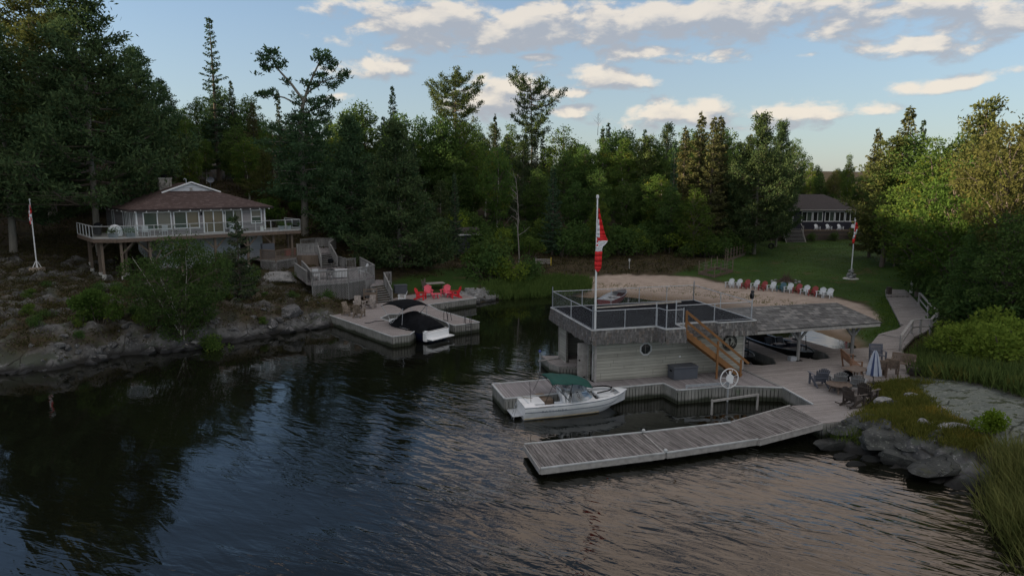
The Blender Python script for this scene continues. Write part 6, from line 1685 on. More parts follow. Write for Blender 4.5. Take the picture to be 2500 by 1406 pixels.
bal_rail(ud, [ul[5] + Vector((0, 0, .1)), ul[1] + Vector((0, 0, .0))], 1.0, G, .13, True); bal_rail(ud, [ul[2], ul[3], ul[4]], 1.0, G, .13, True); bal_rail(ud, [ul[4], at(735, 607, 4.1)], 1.0, G)
lw3 = MB(); lw3.prism([(q.x, q.y) for q in (ul[5], ul[1], ul[1] + Vector((.05, .15, 0)), ul[5] + Vector((.05, .15, 0)))], 2.6, 3.95); lw3.build('skirt_wall', M['post_tan'], ud, world=True)
# board rail right of upper flight
r1, r2, r3 = at(826, 650, mz), at(845, 655, mz), at(868, 653, mz)
bal_rail(mdk, [r1, r2], 1.0, G, .13, True); bal_rail(mdk, [r2, r3], .95, G)
# lower flight
c1, c2, d1_, d2_ = at(917, 739, .80), at(958, 736, .80), at(904, 697, 2.15), at(938, 692, 2.15)
ls = thing('lower_stair', 'lower flight of grey timber steps coming down onto the dock', 'stair', (c1.x, c1.y, .75), .3)
stairs(ls, c1, c2, d1_, d2_, 8); hand(ls, c2, d2_); m_ = MB(); m_.bar(c1 + Vector((0, 0, .45)), c1.lerp(d1_, .5) + Vector((0, 0, .5)), .08, .06); m_.box(c1 + Vector((0, 0, .2)), (.1, .1, .6)); m_.build('handrail', M[G], ls, world=True)
lu = [d1_, d2_, at(952, 684, 2.15), at(918, 682, 2.15)]
MB().prism([(q.x, q.y) for q in lu], 2.0, 2.13).build('landing', M['deck_cross'], ls, world=True)
bal_rail(ls, [d2_, at(955, 690, 2.15)], 1.0, G)
# gate like bench frame at stair foot, deck box, table, covers
bnm = thing('bench', 'tan timber seat frame standing left of the lower stair foot', 'bench', tuple(at(905, 741, .75)), .2)
for x in (-.55, .55): MB().b2(x - .05, x + .05, -.05, .05, 0, 1.35).build('post', M['post_tan'], bnm)
MB().b2(-.5, .5, -.03, .03, 1.2, 1.3).build('top_rail', M['post_tan'], bnm); MB().b2(-.5, .5, -.45, .03, .42, .48).build('seat', M['post_tan'], bnm); MB().b2(-.5, .5, -.03, .03, .75, 1.0).build('backrest', M['post_tan'], bnm)
bxx = thing('dock_box', 'dark grey dock box behind the lower stair railing', 'storage box', tuple(at(978, 716, .75)), .3)
MB().b2(-.6, .6, -.35, .35, 0, .75).build('body', M['box_slate'], bxx, bevel=.02); MB().b2(-.64, .64, -.39, .39, .752, .84).build('lid', M['box_slate'], bxx, bevel=.02)
ct = thing('cloth_covered_table', 'patio table under a pale cloth on the middle deck', 'table', tuple(at(828, 678, mz)), .3)
for sx, sy in ((-.6, -.35), (.6, -.35), (-.6, .35), (.6, .35)): MB().b2(sx - .03, sx + .03, sy - .03, sy + .03, 0, .7).build('leg', M['dark_metal'], ct)
MB().b2(-.75, .75, -.48, .48, .70, .73).build('tabletop', M['chair_white'], ct); MB().b2(-.76, .76, -.50, -.485, .1, .73).build('cloth_front', M['chair_white'], ct); MB().b2(.762, .775, -.48, .48, .2, .73).build('cloth_side', M['chair_white'], ct)
lg = thing('glass_table', 'dark framed long patio table on the middle deck', 'table', tuple(at(790, 680, mz)), .3)
MB().b2(-1.0, 1.0, -.5, .5, .70, .73).build('tabletop', M['grey_plastic'], lg)
for sx, sy in ((-.9, -.4), (.9, -.4), (-.9, .4), (.9, .4)): MB().b2(sx - .03, sx + .03, sy - .03, sy + .03, 0, .7).build('leg', M['dark_metal'], lg)
patio_chair('patio_chair', 'black metal patio chair at the table on the middle deck', at(806, 683, mz), .2, 'dark_metal'); patio_chair('patio_chair', 'pale patio chair at the left end of the middle deck table', at(772, 684, mz), .5, 'chair_white')
gr2 = thing('kettle_grill', 'small round black grill at the foot of the upper steps', 'barbecue', tuple(at(808, 657, mz)), 0)
m_ = MB(); m_.ball((0, 0, .8), .3, 12, .8); m_.build('bowl', M['black'], gr2, smooth=True)
for a in (0, 2.1, 4.2): MB().tube((.12 * math.cos(a), .12 * math.sin(a), .65), (.3 * math.cos(a), .3 * math.sin(a), 0), .02, n=5).build('leg', M['dark_metal'], gr2)
# swim ladders and lifting hoop on the dock finger
def ladder(name, label, a, rz, h=1.05):
    l_ = thing(name, label, 'ladder', tuple(a), rz)
    for x in (-.22, .22): m_ = MB(); m_.path([(x, .35, 0), (x * .9, .12, h), (x, -.06, h * .55), (x, -.08, -.9)], .022, 6); m_.build('rail', M['dark_metal'], l_)
    for k in range(4): MB().tube((-.22, -.07, -.8 + k * .28), (.22, -.07, -.8 + k * .28), .018, n=5).build('rung', M['dark_metal'], l_)
ladder('swim_ladder', 'black swim ladder hooked over the end of the slip dock', at(1143, 790.5, .75), .35)
ladder('side_ladder', 'thin dark ladder rails on the inner side of the dock finger', at(1090, 783, .75), math.radians(-40), 1.1)
# ---- shed among the trees, rail fence, stump, far small things
shp = at(1146, 628, 2.2); sh_ = thing('shed', 'small grey shed half hidden by trees behind the landing', 'shed', (shp.x, shp.y, ground(shp.x, shp.y)), .25)
MB().b2(-1.6, 1.0, -1.1, 1.1, -.3, 2.1).build('wall', M['box_slate'], sh_); m_ = MB(); m_.loft([[(-1.8, -1.35, 2.0), (1.15, -1.35, 2.0), (1.15, -1.35, 2.08), (-1.8, -1.35, 2.08)], [(-1.8, 0, 2.75), (1.15, 0, 2.75), (1.15, 0, 2.83), (-1.8, 0, 2.83)], [(-1.8, 1.35, 2.0), (1.15, 1.35, 2.0), (1.15, 1.35, 2.08), (-1.8, 1.35, 2.08)]]); m_.build('roof', M['roof_dark'], sh_)
MB().b2(.94, 1.03, -1.14, -1.04, -.3, 2.05).build('corner_trim', M['white'], sh_); MB().b2(-1.8, 1.17, -1.40, -1.36, 1.96, 2.1).build('fascia', M['white'], sh_)
fpt = [at(1308, 657, 1.2), at(1345, 657, 1.2)]; rf = thing('rail_fence', 'low horizontal rail fence with a yellow end post behind the reeds', 'fence', (fpt[0].x, fpt[0].y, ground(fpt[0].x, fpt[0].y)), 0)
Lf = (fpt[1] - fpt[0]).length
for k in range(3): MB().b2(0, Lf, -.03, .03, .12 + .22 * k, .22 + .22 * k).build('rail', M['trim_grey'], rf)
MB().b2(-.05, .05, -.05, .05, -.3, .85).build('post', M['trim_grey'], rf); MB().b2(Lf - .05, Lf + .05, -.05, .05, -.3, .85).build('end_post', M['yellow'], rf)
sp_p = at(1035, 693, 1.4); stp = thing('tree_stump', 'weathered forked stump on the bank above the red chairs', 'stump', (sp_p.x, sp_p.y, ground(sp_p.x, sp_p.y)), 0)
m_ = MB(); m_.path([(0, 0, -.2), (0, 0, .5), (.1, 0, 1.0)], [.25, .17, .06], 8); m_.path([(-.1, 0, .3), (-.25, .05, .9)], [.12, .04], 6); m_.path([(0, 0, .2), (.5, -.1, -.05)], [.12, .04], 6); m_.build('wood', M['bark'], stp, smooth=True)
tb_p = at(1062, 706, .85); tb_ = thing('picnic_table', 'low weathered plank table behind the red chairs', 'table', (tb_p.x, tb_p.y, .76), .4)
MB().b2(-.9, .9, -.5, .5, .68, .73).build('tabletop', M['deck_main'], tb_)
for sx in (-.7, .7): m_ = MB(); m_.bar((sx, -.4, 0), (sx, .3, .68), .05, .09); m_.bar((sx, .4, 0), (sx, -.3, .68), .05, .09); m_.build('leg', M['brown_wood'], tb_)

# ================================================================== far cottage
fh = thing('far_cottage', 'dark blue cottage with a long hipped roof beyond the lawn', 'house', (40.2, 108.2, 4.6), .0)
FW = 14.2
wn = [(5.6, 7.1), (7.35, 8.75), (9.25, 10.6), (10.85, 12.2), (12.5, 13.9)]
fd_ = (1.7, 4.1, -.1, 1.95)
w = MB(); wall_with(w, 0, FW, -.9, 2.3, 0, .15, [(a, b, .45, 1.85) for a, b in wn] + [fd_]); w.build('front_wall', M['siding_navy'], fh)
w = MB(); w.b2(0, .15, .152, 9, -2.2, 2.3); w.b2(FW - .15, FW, .152, 9, -2.2, 2.3); w.b2(.152, FW - .152, 8.85, 9, -2.2, 2.3); w.b2(0, FW, 0, .148, -2.2, -.905); w.build('side_wall', M['siding_navy'], fh)
for a, b in wn: window(fh, a, b, .45, 1.85, 0, n=2, glass=('glass_dark', 'glass_green') if a < 10 else ('glass_dark',))
window(fh, *fd_, 0, n=2, glass=('glass_blind', 'glass_blind'), name='glass_door')
def froof(name, pts): return add_roof(name, pts, M['roof_dark'], fh)
o_ = .7; a0, a1, b0_, b1_ = -o_ - .3, FW + o_, -o_, 9 + o_
froof('front_roof', [(a0, b0_, 2.3), (a1, b0_, 2.3), (a1 - 4.2, 4.5, 4.55), (a0 + 4.2, 4.5, 4.55)]); froof('right_roof', [(a1, b0_, 2.3), (a1, b1_, 2.3), (a1 - 4.2, 4.5, 4.55)])
froof('back_roof', [(a1, b1_, 2.3), (a0, b1_, 2.3), (a0 + 4.2, 4.5, 4.55), (a1 - 4.2, 4.5, 4.55)]); froof('left_roof', [(a0, b1_, 2.3), (a0, b0_, 2.3), (a0 + 4.2, 4.5, 4.55)])
MB().b2(a0, a1, b0_ - .03, b0_, 2.12, 2.28).build('fascia', M['trim_grey'], fh)
m_ = MB(); m_.tube((4.2, 3.5, 3.9), (4.2, 3.5, 5.1), .12); m_.build('flue_pipe', M['galv'], fh)
lb2 = MB(); lb2.ball((11.5, .25, 1.75), .06, 6); lb2.build('ceiling_light', M['bulb'], fh); lb2 = MB(); lb2.ball((11.75, .25, 1.75), .06, 6); lb2.build('ceiling_light', M['bulb'], fh)
fdk = thing('far_cottage_deck', 'dark timber deck with board skirting fronting the far cottage', 'deck', (40.2, 108.2, 4.6), 0)
MB().b2(-6.5, FW, -2.6, -.02, -1.0, -.85).build('deck_boards', M['brown_wood'], fdk); MB().b2(4.6, FW, -2.65, -2.62, -2.9, -1.0).build('skirt', M['dark_wood'], fdk); MB().b2(-6.5, 1.5, -2.65, -2.62, -2.6, -1.0).build('skirt', M['dark_wood'], fdk)
MB().b2(4.6, FW, -2.72, -2.67, -.92, -.72).build('rim_board', M['brown_wood'], fdk); MB().b2(-6.5, 1.5, -2.72, -2.67, -.95, -.7).build('rim_board', M['brown_wood'], fdk)
MB().b2(4.6, FW, -2.68, -2.6, -1.5, -1.42).build('rail', M['brown_wood'], fdk)
fst = thing('far_stair', 'broad grey steps up to the far cottage door', 'stair', (40.2 + 3.05, 105.5, 1.9), 0)
for k in range(11):
    f = k / 11; MB().b2(-1.45, 1.45, -1.9 + f * 2.0, -1.9 + f * 2.0 + .3, .05 + f * 2.15, .1 + f * 2.15).build('tread', M['grey_wood'], fst); MB().b2(-1.45, 1.45, -1.62 + f * 2.0 + .1, -1.62 + f * 2.0 + .13, -.1 + f * 2.15, .06 + f * 2.15).build('riser', M['skirt_dark'], fst)
for s_ in (-1, 1):
    m_ = MB(); m_.b2(s_ * 1.5 - .05, s_ * 1.5 + .05, -.6, -.5, .6, 2.6); m_.bar((s_ * 1.5, -.55, 2.2), (s_ * 1.5, .5, 2.9), .06, .1); m_.bar((s_ * 1.5, -1.9, -.05), (s_ * 1.5, .2, 2.15), .06, .25); m_.build('side_rail', M['trim_grey'], fst)
# ================================================================== chairs, tables
def adirondack(name, mat, fan=True, rocker=False, tall=1.0):
    c_ = thing(name, None, 'chair'); m = M[mat]
    s_ = MB()
    for k in range(6):
        f = k / 5; s_.box((0, -.30 + .098 * k, .36 - .10 * f), (.52, .085, .022), M=Matrix.Rotation(-.2, 3, 'X'))
    s_.build('seat', m, c_)
    b_ = MB(); n = 7; tilt = .42
    for k in range(n):
        u = (k - (n - 1) / 2) / ((n - 1) / 2)
        xb, xt = u * .20, u * .285 if fan else u * .22; hh = (.78 - .10 * u * u * (1.4 if fan else .3)) * tall
        p0 = Vector((xb, .20, .24)); p1 = Vector((xt, .20 + math.sin(tilt) * hh, .24 + math.cos(tilt) * hh))
        b_.bar(p0, p1, .074, .02, up=(0, 1, .4))
    for zz in (.18, .5): b_.bar((-.25, .23 + zz * .44, .27 + zz * .9), (.25, .23 + zz * .44, .27 + zz * .9), .03, .05)
    b_.build('backrest', m, c_)
    for s in (-1, 1):
        a_ = MB(); a_.prism([(s * .27, -.40), (s * .40, -.40), (s * .41, -.2), (s * .36, .1), (s * .33, .36), (s * .27, .36)][::s], .555, .58); a_.build('armrest', m, c_)
        l_ = MB(); l_.b2(s * .30 - .03, s * .30 + .03, -.36, -.24, .0 if not rocker else .05, .553); l_.build('leg', m, c_)
        r_ = MB(); r_.bar((s * .255, -.34, .33), (s * .255, .55, .03), .025, .12); r_.b2(s * .30 - .02, s * .30 + .02, .22, .32, .05, .553); r_.build('leg', m, c_)
        if rocker:
            k_ = MB(); k_.path([(s * .30, -.55, .11), (s * .30, -.25, .03), (s * .30, .15, .02), (s * .30, .5, .08), (s * .30, .8, .2)], .028, 6); k_.build('rocker', m, c_)
    return c_
PROTO = {}
def chair(kind, p, rz, label, group=None, s=1.0):
    mat, fan, rock = kind; key = kind
    if key not in PROTO:
        o = adirondack('adirondack_chair' if not rock else 'rocking_chair', mat, fan, rock); PROTO[key] = o
        o.location = p; o.rotation_euler = (0, 0, rz); o['label'] = label
    else: o = dup(PROTO[key], p, rz, None, label)
    o.scale = (s, s, s); o['category'] = 'chair' if not rock else 'rocking chair'
    if group: o['group'] = group
    elif 'group' in o: del o['group']
    return o
WH, RD, TL, GR, SLT, WE, MO, DK, PK, BR = ('chair_white', True, False), ('dull_red', True, False), ('teal', True, False), ('grey_plastic', True, False), ('slate_plastic', True, False), ('weathered_chair', False, False), ('moss_chair', False, False), ('dark_wood', True, True), ('pink_red', True, False), ('red', True, False)
GB = 'row of chairs along the beach'
rowc = [(1781, 696, WH, 'white chair at the far left end of the beach row'), (1801, 698, WH, 'white chair second in the beach row, just left of the first red one'), (1820, 700, RD, 'leftmost red chair of the beach row'),
        (1843, 702, WH, 'white chair between the first two red beach chairs'), (1862, 705, RD, 'second red chair from the left in the beach row'), (1883, 707, WH, 'white chair left of the blue green beach chair'),
        (1907, 709, TL, 'the only blue green chair in the beach row'), (1925, 711, WH, 'white chair right of the blue green beach chair'), (1946, 713, RD, 'third red chair from the left in the beach row'),
        (1965, 716, WH, 'white chair between the last two red beach chairs'), (1985, 719, RD, 'rightmost red chair of the beach row'), (2004, 722, WH, 'white chair just right of the last red beach chair'), (2022, 725, WH, 'white chair at the far right end of the beach row')]
for px, py, k, lb in rowc:
    p = at(px, py, .95); p.z = ground(p.x, p.y); chair(k, p, math.radians(-52), lb, GB, .92)
# red chairs on the left dock
GRD = 'red chairs on the slip dock'
z = .755
for px, py, rz, k, lb in [(1028, 731, math.radians(78), BR, 'bright red chair facing right at the left of the dock group'), (1046, 724, math.radians(14), PK, 'pinkish red chair at the back left of the dock group'),
                          (1088, 723, math.radians(-14), PK, 'pinkish red chair at the back right of the dock group'), (1111, 727, math.radians(-72), BR, 'bright red chair facing left at the right of the dock group')]:
    chair(k, at(px, py, z), rz, lb, GRD, 1.1)
def small_table(name, label, p, r, h, mat, rz=0, rnd=True):
    t_ = thing(name, label, 'table', tuple(p), rz)
    m_ = MB()
    if rnd: m_.lathe([(r, 0), (r, .03)], 20, (0, 0, h - .03))
    else: m_.b2(-r, r, -r * .75, r * .75, h - .03, h)
    m_.build('tabletop', M[mat], t_, bevel=0)
    for k in range(4): a = PI / 4 + k * PI / 2; m_ = MB(); m_.bar((r * .45 * math.cos(a), r * .45 * math.sin(a), h - .03), (r * .72 * math.cos(a), r * .72 * math.sin(a), 0), .06, .05); m_.build('leg', M[mat], t_)
    m_ = MB(); m_.bar((-r * .42, -r * .42, h * .4), (r * .42, r * .42, h * .4), .04); m_.bar((r * .42, -r * .42, h * .4 + .042), (-r * .42, r * .42, h * .4 + .042), .04); m_.build('stretcher', M[mat], t_); return t_
small_table('side_table', 'small red table in the middle of the red chairs', at(1064, 728.5, z), .42, .45, 'pink_red', .3, False); small_table('side_table', 'small pinkish table between the two right hand red chairs', at(1097, 726, z), .38, .45, 'pink_red', .3, False)
# white chair by lower stair seen from side
chair(WH, at(982, 735, z), math.radians(-82), 'white chair beside the lower stair on the slip dock', None, .95)
GW = 'weathered chairs on the slip dock'
for px, py, rz, k, lb in [(853, 769, 60, MO, 'weathered low chair at the front left of the dock corner'), (877, 773, 170, MO, 'weathered chair with its back to the lake on the dock corner'), (875, 754, 18, WE, 'bleached grey chair at the back left of the dock corner'), (905, 752, -12, WE, 'bleached grey chair nearest the lower stair')]:
    chair(k, at(px, py, z), math.radians(rz), lb, GW, 1.12)
chair(WH, at(886, 668, 2.8), math.radians(-60), 'white chair at the right corner of the middle deck', None)
# main deck seating
GM = 'dark chairs on the main deck'
for px, py, rz, k, lb, s in [(1998, 940, 178, SLT, 'slate blue chair at the left end of the deck seating', 1.12), (2045, 947, 168, GR, 'grey fan backed chair between the slate one and the tables', 1.08), (2093, 955, 150, GR, 'grey fan backed chair leaning beside the umbrella foot', 1.05),
                              ]:
    chair(k, at(px, py, .756), math.radians(rz), lb, GM, s)
for px, py, rz, lb in [(2083, 990, 115, 'dark rocking chair nearest the floating dock ramp'), (2117, 978, 130, 'dark rocking chair against the rocks')]:
    chair(DK, at(px, py, .756), math.radians(rz), lb, 'dark rocking chairs', 1.08)
small_table('round_table', 'low oval brown table in front of the rocking chairs', at(2047, 958, .756), .62, .46, 'brown_wood', .3)
ht = small_table('high_table', 'brown square topped table beside the slatted bench', at(2088, 932, .756), .62, .74, 'brown_wood', .5, False)
bl_ = MB(); bl_.ball((0, 0, .3), .32, 10, .9); bo = bl_.build('cooler', M['black'], None, smooth=True); bo.location = at(2067, 930, .76); props(bo, 'rounded black cooler tucked beside the brown table', 'cooler')
def bench(name, label, p, rz, w_=1.5, mat='teak', slat_back=True, solid=False, s=1.0):
    b_ = thing(name, label, 'bench', tuple(p), rz); hw = w_ / 2
    m_ = MB(); [m_.b2(-hw, hw, -.22 + .1 * k, -.135 + .1 * k, .42, .445) for k in range(5)]; m_.build('seat', M[mat], b_)
    m_ = MB(); m_.bar((-hw, .28, .50), (hw, .28, .50), .04, .07); m_.bar((-hw, .40, .93), (hw, .40, .93), .04, .09)
    if solid: [m_.bar((-hw, .285 + .02 * k, .55 + .068 * k), (hw, .285 + .02 * k, .55 + .068 * k), .02, .058) for k in range(6)]
    else:
        n = int(w_ / .13)
        for k in range(n): x = -hw + w_ * (k + .5) / n; m_.bar((x, .28, .5), (x, .40, .93), .05, .02, up=(0, 1, 0))
    m_.build('backrest', M[mat], b_)
    for s_ in (-1, 1):
        MB().b2(s_ * hw - .035, s_ * hw + .035, -.27, -.2, 0, .66).build('leg', M[mat], b_); m_ = MB(); m_.bar((s_ * hw, .24, 0), (s_ * hw, .42, .97), .07, .07); m_.build('leg', M[mat], b_); MB().b2(s_ * hw - .04, s_ * hw + .04, -.28, .34, .66, .69).build('armrest', M[mat], b_)
    b_.scale = (s, s, s); return b_
bench('garden_bench', 'slatted teak bench seen from behind at the back of the seating', at(2080, 903, .756), math.radians(80), 1.55, 'teak', s=1.05)
bench('garden_bench', 'solid backed double wooden seat at the right end of the deck', at(2203, 904, .756), math.radians(-35), 1.2, 'brown_wood', solid=True, s=.95)
bench('garden_chair', 'brown wooden armchair just right of the striped umbrella', at(2143, 918, .756), math.radians(168), .62, 'brown_wood', solid=True, s=1.05)
bench('garden_chair', 'brown wooden armchair beside the double seat', at(2173, 915, .756), math.radians(160), .62, 'brown_wood', solid=True, s=1.05)
bench('garden_chair', 'blue grey high backed chair behind the striped umbrella', at(2142, 886, .756), math.radians(-8), .62, 'slate_plastic', solid=True, s=1.1)
for n_ in ('garden_chair', 'garden_chair.001', 'garden_chair.002'): bpy.data.objects[n_]['category'] = 'chair'
um = thing('umbrella', 'closed blue and white striped umbrella on the main deck', 'umbrella', tuple(at(2131, 936, .756)), 0); um.scale = (.82, .82, .88)
MB().tube((0, 0, 0), (0, 0, 2.15), .022).build('pole', M['dark_metal'], um); MB().lathe([(.28, 0), (.28, .06), (.08, .1)], 14).build('base', M['dark_metal'], um)
cm = MB(); n = 24
for k in range(n):
    a0_, a1_ = 2 * PI * k / n, 2 * PI * (k + 1) / n; cm.cur = (k // 2) % 2
    pr_ = [(.42, .55), (.36, .9), (.24, 1.5), (.12, 1.95), (.03, 2.08)]
    for (r0, z0), (r1, z1) in zip(pr_[:-1], pr_[1:]):
        w0 = lambda a, r_: r_ * (1 + .22 * math.cos(a * 8)); cm.add([(w0(a0_, r0) * math.cos(a0_), w0(a0_, r0) * math.sin(a0_), z0), (w0(a1_, r0) * math.cos(a1_), w0(a1_, r0) * math.sin(a1_), z0), (w0(a1_, r1) * math.cos(a1_), w0(a1_, r1) * math.sin(a1_), z1), (w0(a0_, r1) * math.cos(a0_), w0(a0_, r1) * math.sin(a0_), z1)], [(0, 1, 2, 3)])
cm.build('canopy', [M['stripe_cloth_white'], M['stripe_cloth_blue']], um, smooth=True)
bp_ = thing('barrel_planter', 'dark half barrel planter at the deck corner by the reeds', 'planter', tuple(at(2236, 914, .76)), 0)
MB().lathe([(.42, 0), (.50, .25), (.47, .46), (.42, .46), (.40, .38)], 18).build('barrel', M['dark_wood'], bp_, smooth=True); m_ = MB(); ringmesh(m_, .49, .515, -.02, .02, 24); m_.v = [(x, z_, y + .3) for x, y, z_ in m_.v]; m_.build('hoop', M['dark_metal'], bp_)
# ================================================================== boats
def hull(L_, B_, D_, n=17, bowrake=.9, flare=.75, sheer=.28, stern_w=.86, pw=2.4):
    """stations from stern x=0 to bow x=L; returns list of rings (half section port->keel->starboard)"""
    rings = []
    for i in range(n):
        f = i / (n - 1); x = L_ * f
        hb = B_ / 2 * (stern_w + (1 - stern_w) * min(1, f / .35)) * (1 - max(0, (f - .45) / .55) ** pw) + .012
        zs = D_ * (1 + sheer * f ** 2); keel = -.28 + (D_ * .9 + .28) * max(0, (f - .62) / .38) ** 2.6
        hc = hb * (flare - .25 * f); zc = keel + (.28 + .12 * f) * (1 - .35 * f)
        zc = min(zc, zs - .1); xx = x + (bowrake * (0) if f < 1 else 0)
        sec = [(hb, zs), (hb * .99, zs * .72 + zc * .28), (hc + (hb - hc) * .35, zc + (zs - zc) * .3), (hc, zc), (hc * .5, (zc + keel) / 2 - .02), (0, keel)]
        ring = [(x - (D_ * (1 + sheer) - z_) * .55 * max(0, (f - .6) / .4) ** 2, y, z_) for y, z_ in sec] + [(x - (D_ * (1 + sheer) - z_) * .55 * max(0, (f - .6) / .4) ** 2, -y, z_) for y, z_ in sec[-2::-1]]
        rings.append(ring)
    return rings
# -- white runabout
bw_s, bw_b = at(1290, 1030, .0), at(1520, 957, 1.0)
ang = math.atan2(34.0 - 31.9, 5.55 - .55)
bt = thing('motorboat', 'white runabout with a green canvas top moored at the front dock', 'motorboat', (.38, 32.35, 0.0), math.radians(15.5))
LB, BB, DB = 5.75, 2.2, .70
R_h = hull(LB, BB, DB, pw=3.3)
hm = MB(); hm.loft(R_h, closed=False, cap0=True, cap1=False); ho_ = hm.build('hull', M['gel_white'], bt, smooth=True)
for nm, za, zb_, mt in (('hull_stripe', .60, .63, 'gel_line'), ('rub_rail', .93, 1.0, 'gel_line'), ('waterline_stain', .14, .24, 'hull_stain')):
    for sgn in (1, -1):
        pts_ = []
        for r_ in (R_h[:-1] if nm != 'waterline_stain' else R_h[:12]):
            sec = r_[:6] if sgn > 0 else r_[:4:-1]
            zz = np.array([p[2] for p in sec])[::-1]; xx = np.array([p[0] for p in sec])[::-1]; yy = np.array([p[1] for p in sec])[::-1]
            zt = zz[-1] * ((za + zb_) / 2) / 1.0 if nm != 'waterline_stain' else .06
            pts_.append((float(np.interp(zt, zz, xx)), float(np.interp(zt, zz, yy)) + .008 * sgn, zt))
        sm = MB(); sm.path(pts_, .022 if nm != 'waterline_stain' else .03, 5); sm.build(nm, M[mt], bt)
# deck ring with cockpit cut outs
def deck_pt(f, s): 
    i = f * (len(R_h) - 1); j = min(int(i), len(R_h) - 2); t_ = i - j; a, b = R_h[j][0], R_h[j + 1][0]; x = a[0] * (1 - t_) + b[0] * t_; y = a[1] * (1 - t_) + b[1] * t_; z_ = a[2] * (1 - t_) + b[2] * t_; return Vector((x, y * s, z_))
dk_ = MB(); N = 40
def strip(f0, f1, s0, s1, n=12, crown=.05):
    vs = []; 
    for i in range(n + 1):
        f = f0 + (f1 - f0) * i / n
        for s in (s0 if not callable(s0) else s0(f), s1 if not callable(s1) else s1(f)):
            p = deck_pt(f, s); p.z += crown * (1 - abs(s)); vs.append(p)
    dk_.add(vs, [(2 * i, 2 * i + 1, 2 * i + 3, 2 * i + 2) for i in range(n)])
strip(.0, .995, 1.0, .78, 30); strip(.0, .995, -1.0, -.78, 30); strip(.0, .10, .78, .45, 3); strip(.0, .10, -.78, -.45, 3); strip(.0, .05, .45, -.45, 2)
strip(.56, .64, .78, .2, 3); strip(.56, .64, -.78, -.2, 3); strip(.90, .995, .78, -.78, 5)
dk_.build('deck', M['gel_white'], bt, smooth=True)
ins = MB()
for s in (.78, -.78):
    vs = []
    for i in range(31):
        p = deck_pt(.02 + .95 * i / 30, s); p.z += .011; vs += [p, Vector((p.x, p.y * .93, .22 + .45 * max(0, i / 30 - .6)))]
    ins.add(vs, [(2 * i, 2 * i + 1, 2 * i + 3, 2 * i + 2) for i in range(30)])
ins.build('liner', M['vinyl'], bt, smooth=True)
fl = MB(); vs = []
for i in range(25):
    p = deck_pt(.03 + .9 * i / 24, .74); z_ = .20 + .5 * max(0, i / 24 - .62); vs += [(p.x, p.y, z_), (p.x, -p.y, z_)]
fl.add(vs, [(2 * i, 2 * i + 1, 2 * i + 3, 2 * i + 2) for i in range(24)]); fl.build('floor', M['dark_vinyl'], bt)
def seat(mb_, x, y, w_, d_, z0, hb, rev=False):
    mb_.b2(x - d_ / 2, x + d_ / 2, y - w_ / 2, y + w_ / 2, z0, z0 + .22); s = -1 if not rev else 1
    mb_.bar((x + s * d_ / 2, y, z0 + .2), (x + s * (d_ / 2 + .12), y, z0 + .2 + hb), w_, .13, up=(1, 0, 0))
for x, y, rv_ in ((2.55, .52, False), (2.35, -.5, False), (1.95, -.5, True)):
    s_ = MB(); seat(s_, x, y, .55, .5, .42, .48, rv_); s_.build('seat', M['gel_white'], bt, bevel=.03)
s_ = MB(); s_.b2(.32, 1.15, -.5, .5, .30, .74); s_.build('engine_cover', M['gel_white'], bt, bevel=.05)
s_ = MB(); s_.b2(1.2, 1.8, .1, .75, .32, .66); s_.b2(1.0, 1.5, .52, .8, .66, .80); s_.build('cushion', M['carpet_tan'], bt, bevel=.04)
for s in (1, -1): s_ = MB(); s_.b2(4.0, 4.9, .12 * s, .48 * s, .62, .80); s_.build('bow_cushion', M['gel_white'], bt, bevel=.03)
s_ = MB(); s_.path([(3.9, .5, .98), (4.6, .4, 1.03), (4.9, 0, 1.05), (4.6, -.4, 1.03), (3.9, -.5, .98)], .035, 6); s_.build('bow_coaming', M['black'], bt)
[MB().b2(2.95, 3.35, y0, y0 + .62, .3, .92).build('console', M['vinyl'], bt, bevel=.04) for y0 in (-.88, .26)]
sw = MB(); ringmesh(sw, .15, .18, -.015, .015, 16); sw.v = [(2.86 + y + z_ * -.3, x - .55, z_ + .98) for x, y, z_ in sw.v]; sw.build('steering_wheel', M['black'], bt)
# windshield: curved glazed band with frame
wsb = [deck_pt(.40, .93), deck_pt(.48, .90), deck_pt(.56, .80), deck_pt(.63, .55), deck_pt(.655, .2), deck_pt(.655, -.2), deck_pt(.63, -.55), deck_pt(.56, -.80), deck_pt(.48, -.90), deck_pt(.40, -.93)]
wst = [p + Vector((-.34, -p.y * .12, .42)) for p in wsb]; wst[0] = wsb[0] + Vector((.02, 0, .03)); wst[-1] = wsb[-1] + Vector((.02, 0, .03))
ws = MB(); ws.path(wst, .016, 5); ws.path(wsb, .016, 5)
for a, b in list(zip(wsb, wst))[1:-1]: ws.tube(a, b, .013, n=5)
wf_ = ws.build('windshield', M['galv'], bt); gl2 = MB(); gl2.add(wsb + wst, [(i, i + 1, 11 + i, 10 + i) for i in range(9)]); gl2.build('glass', M['clear_glass'], wf_)
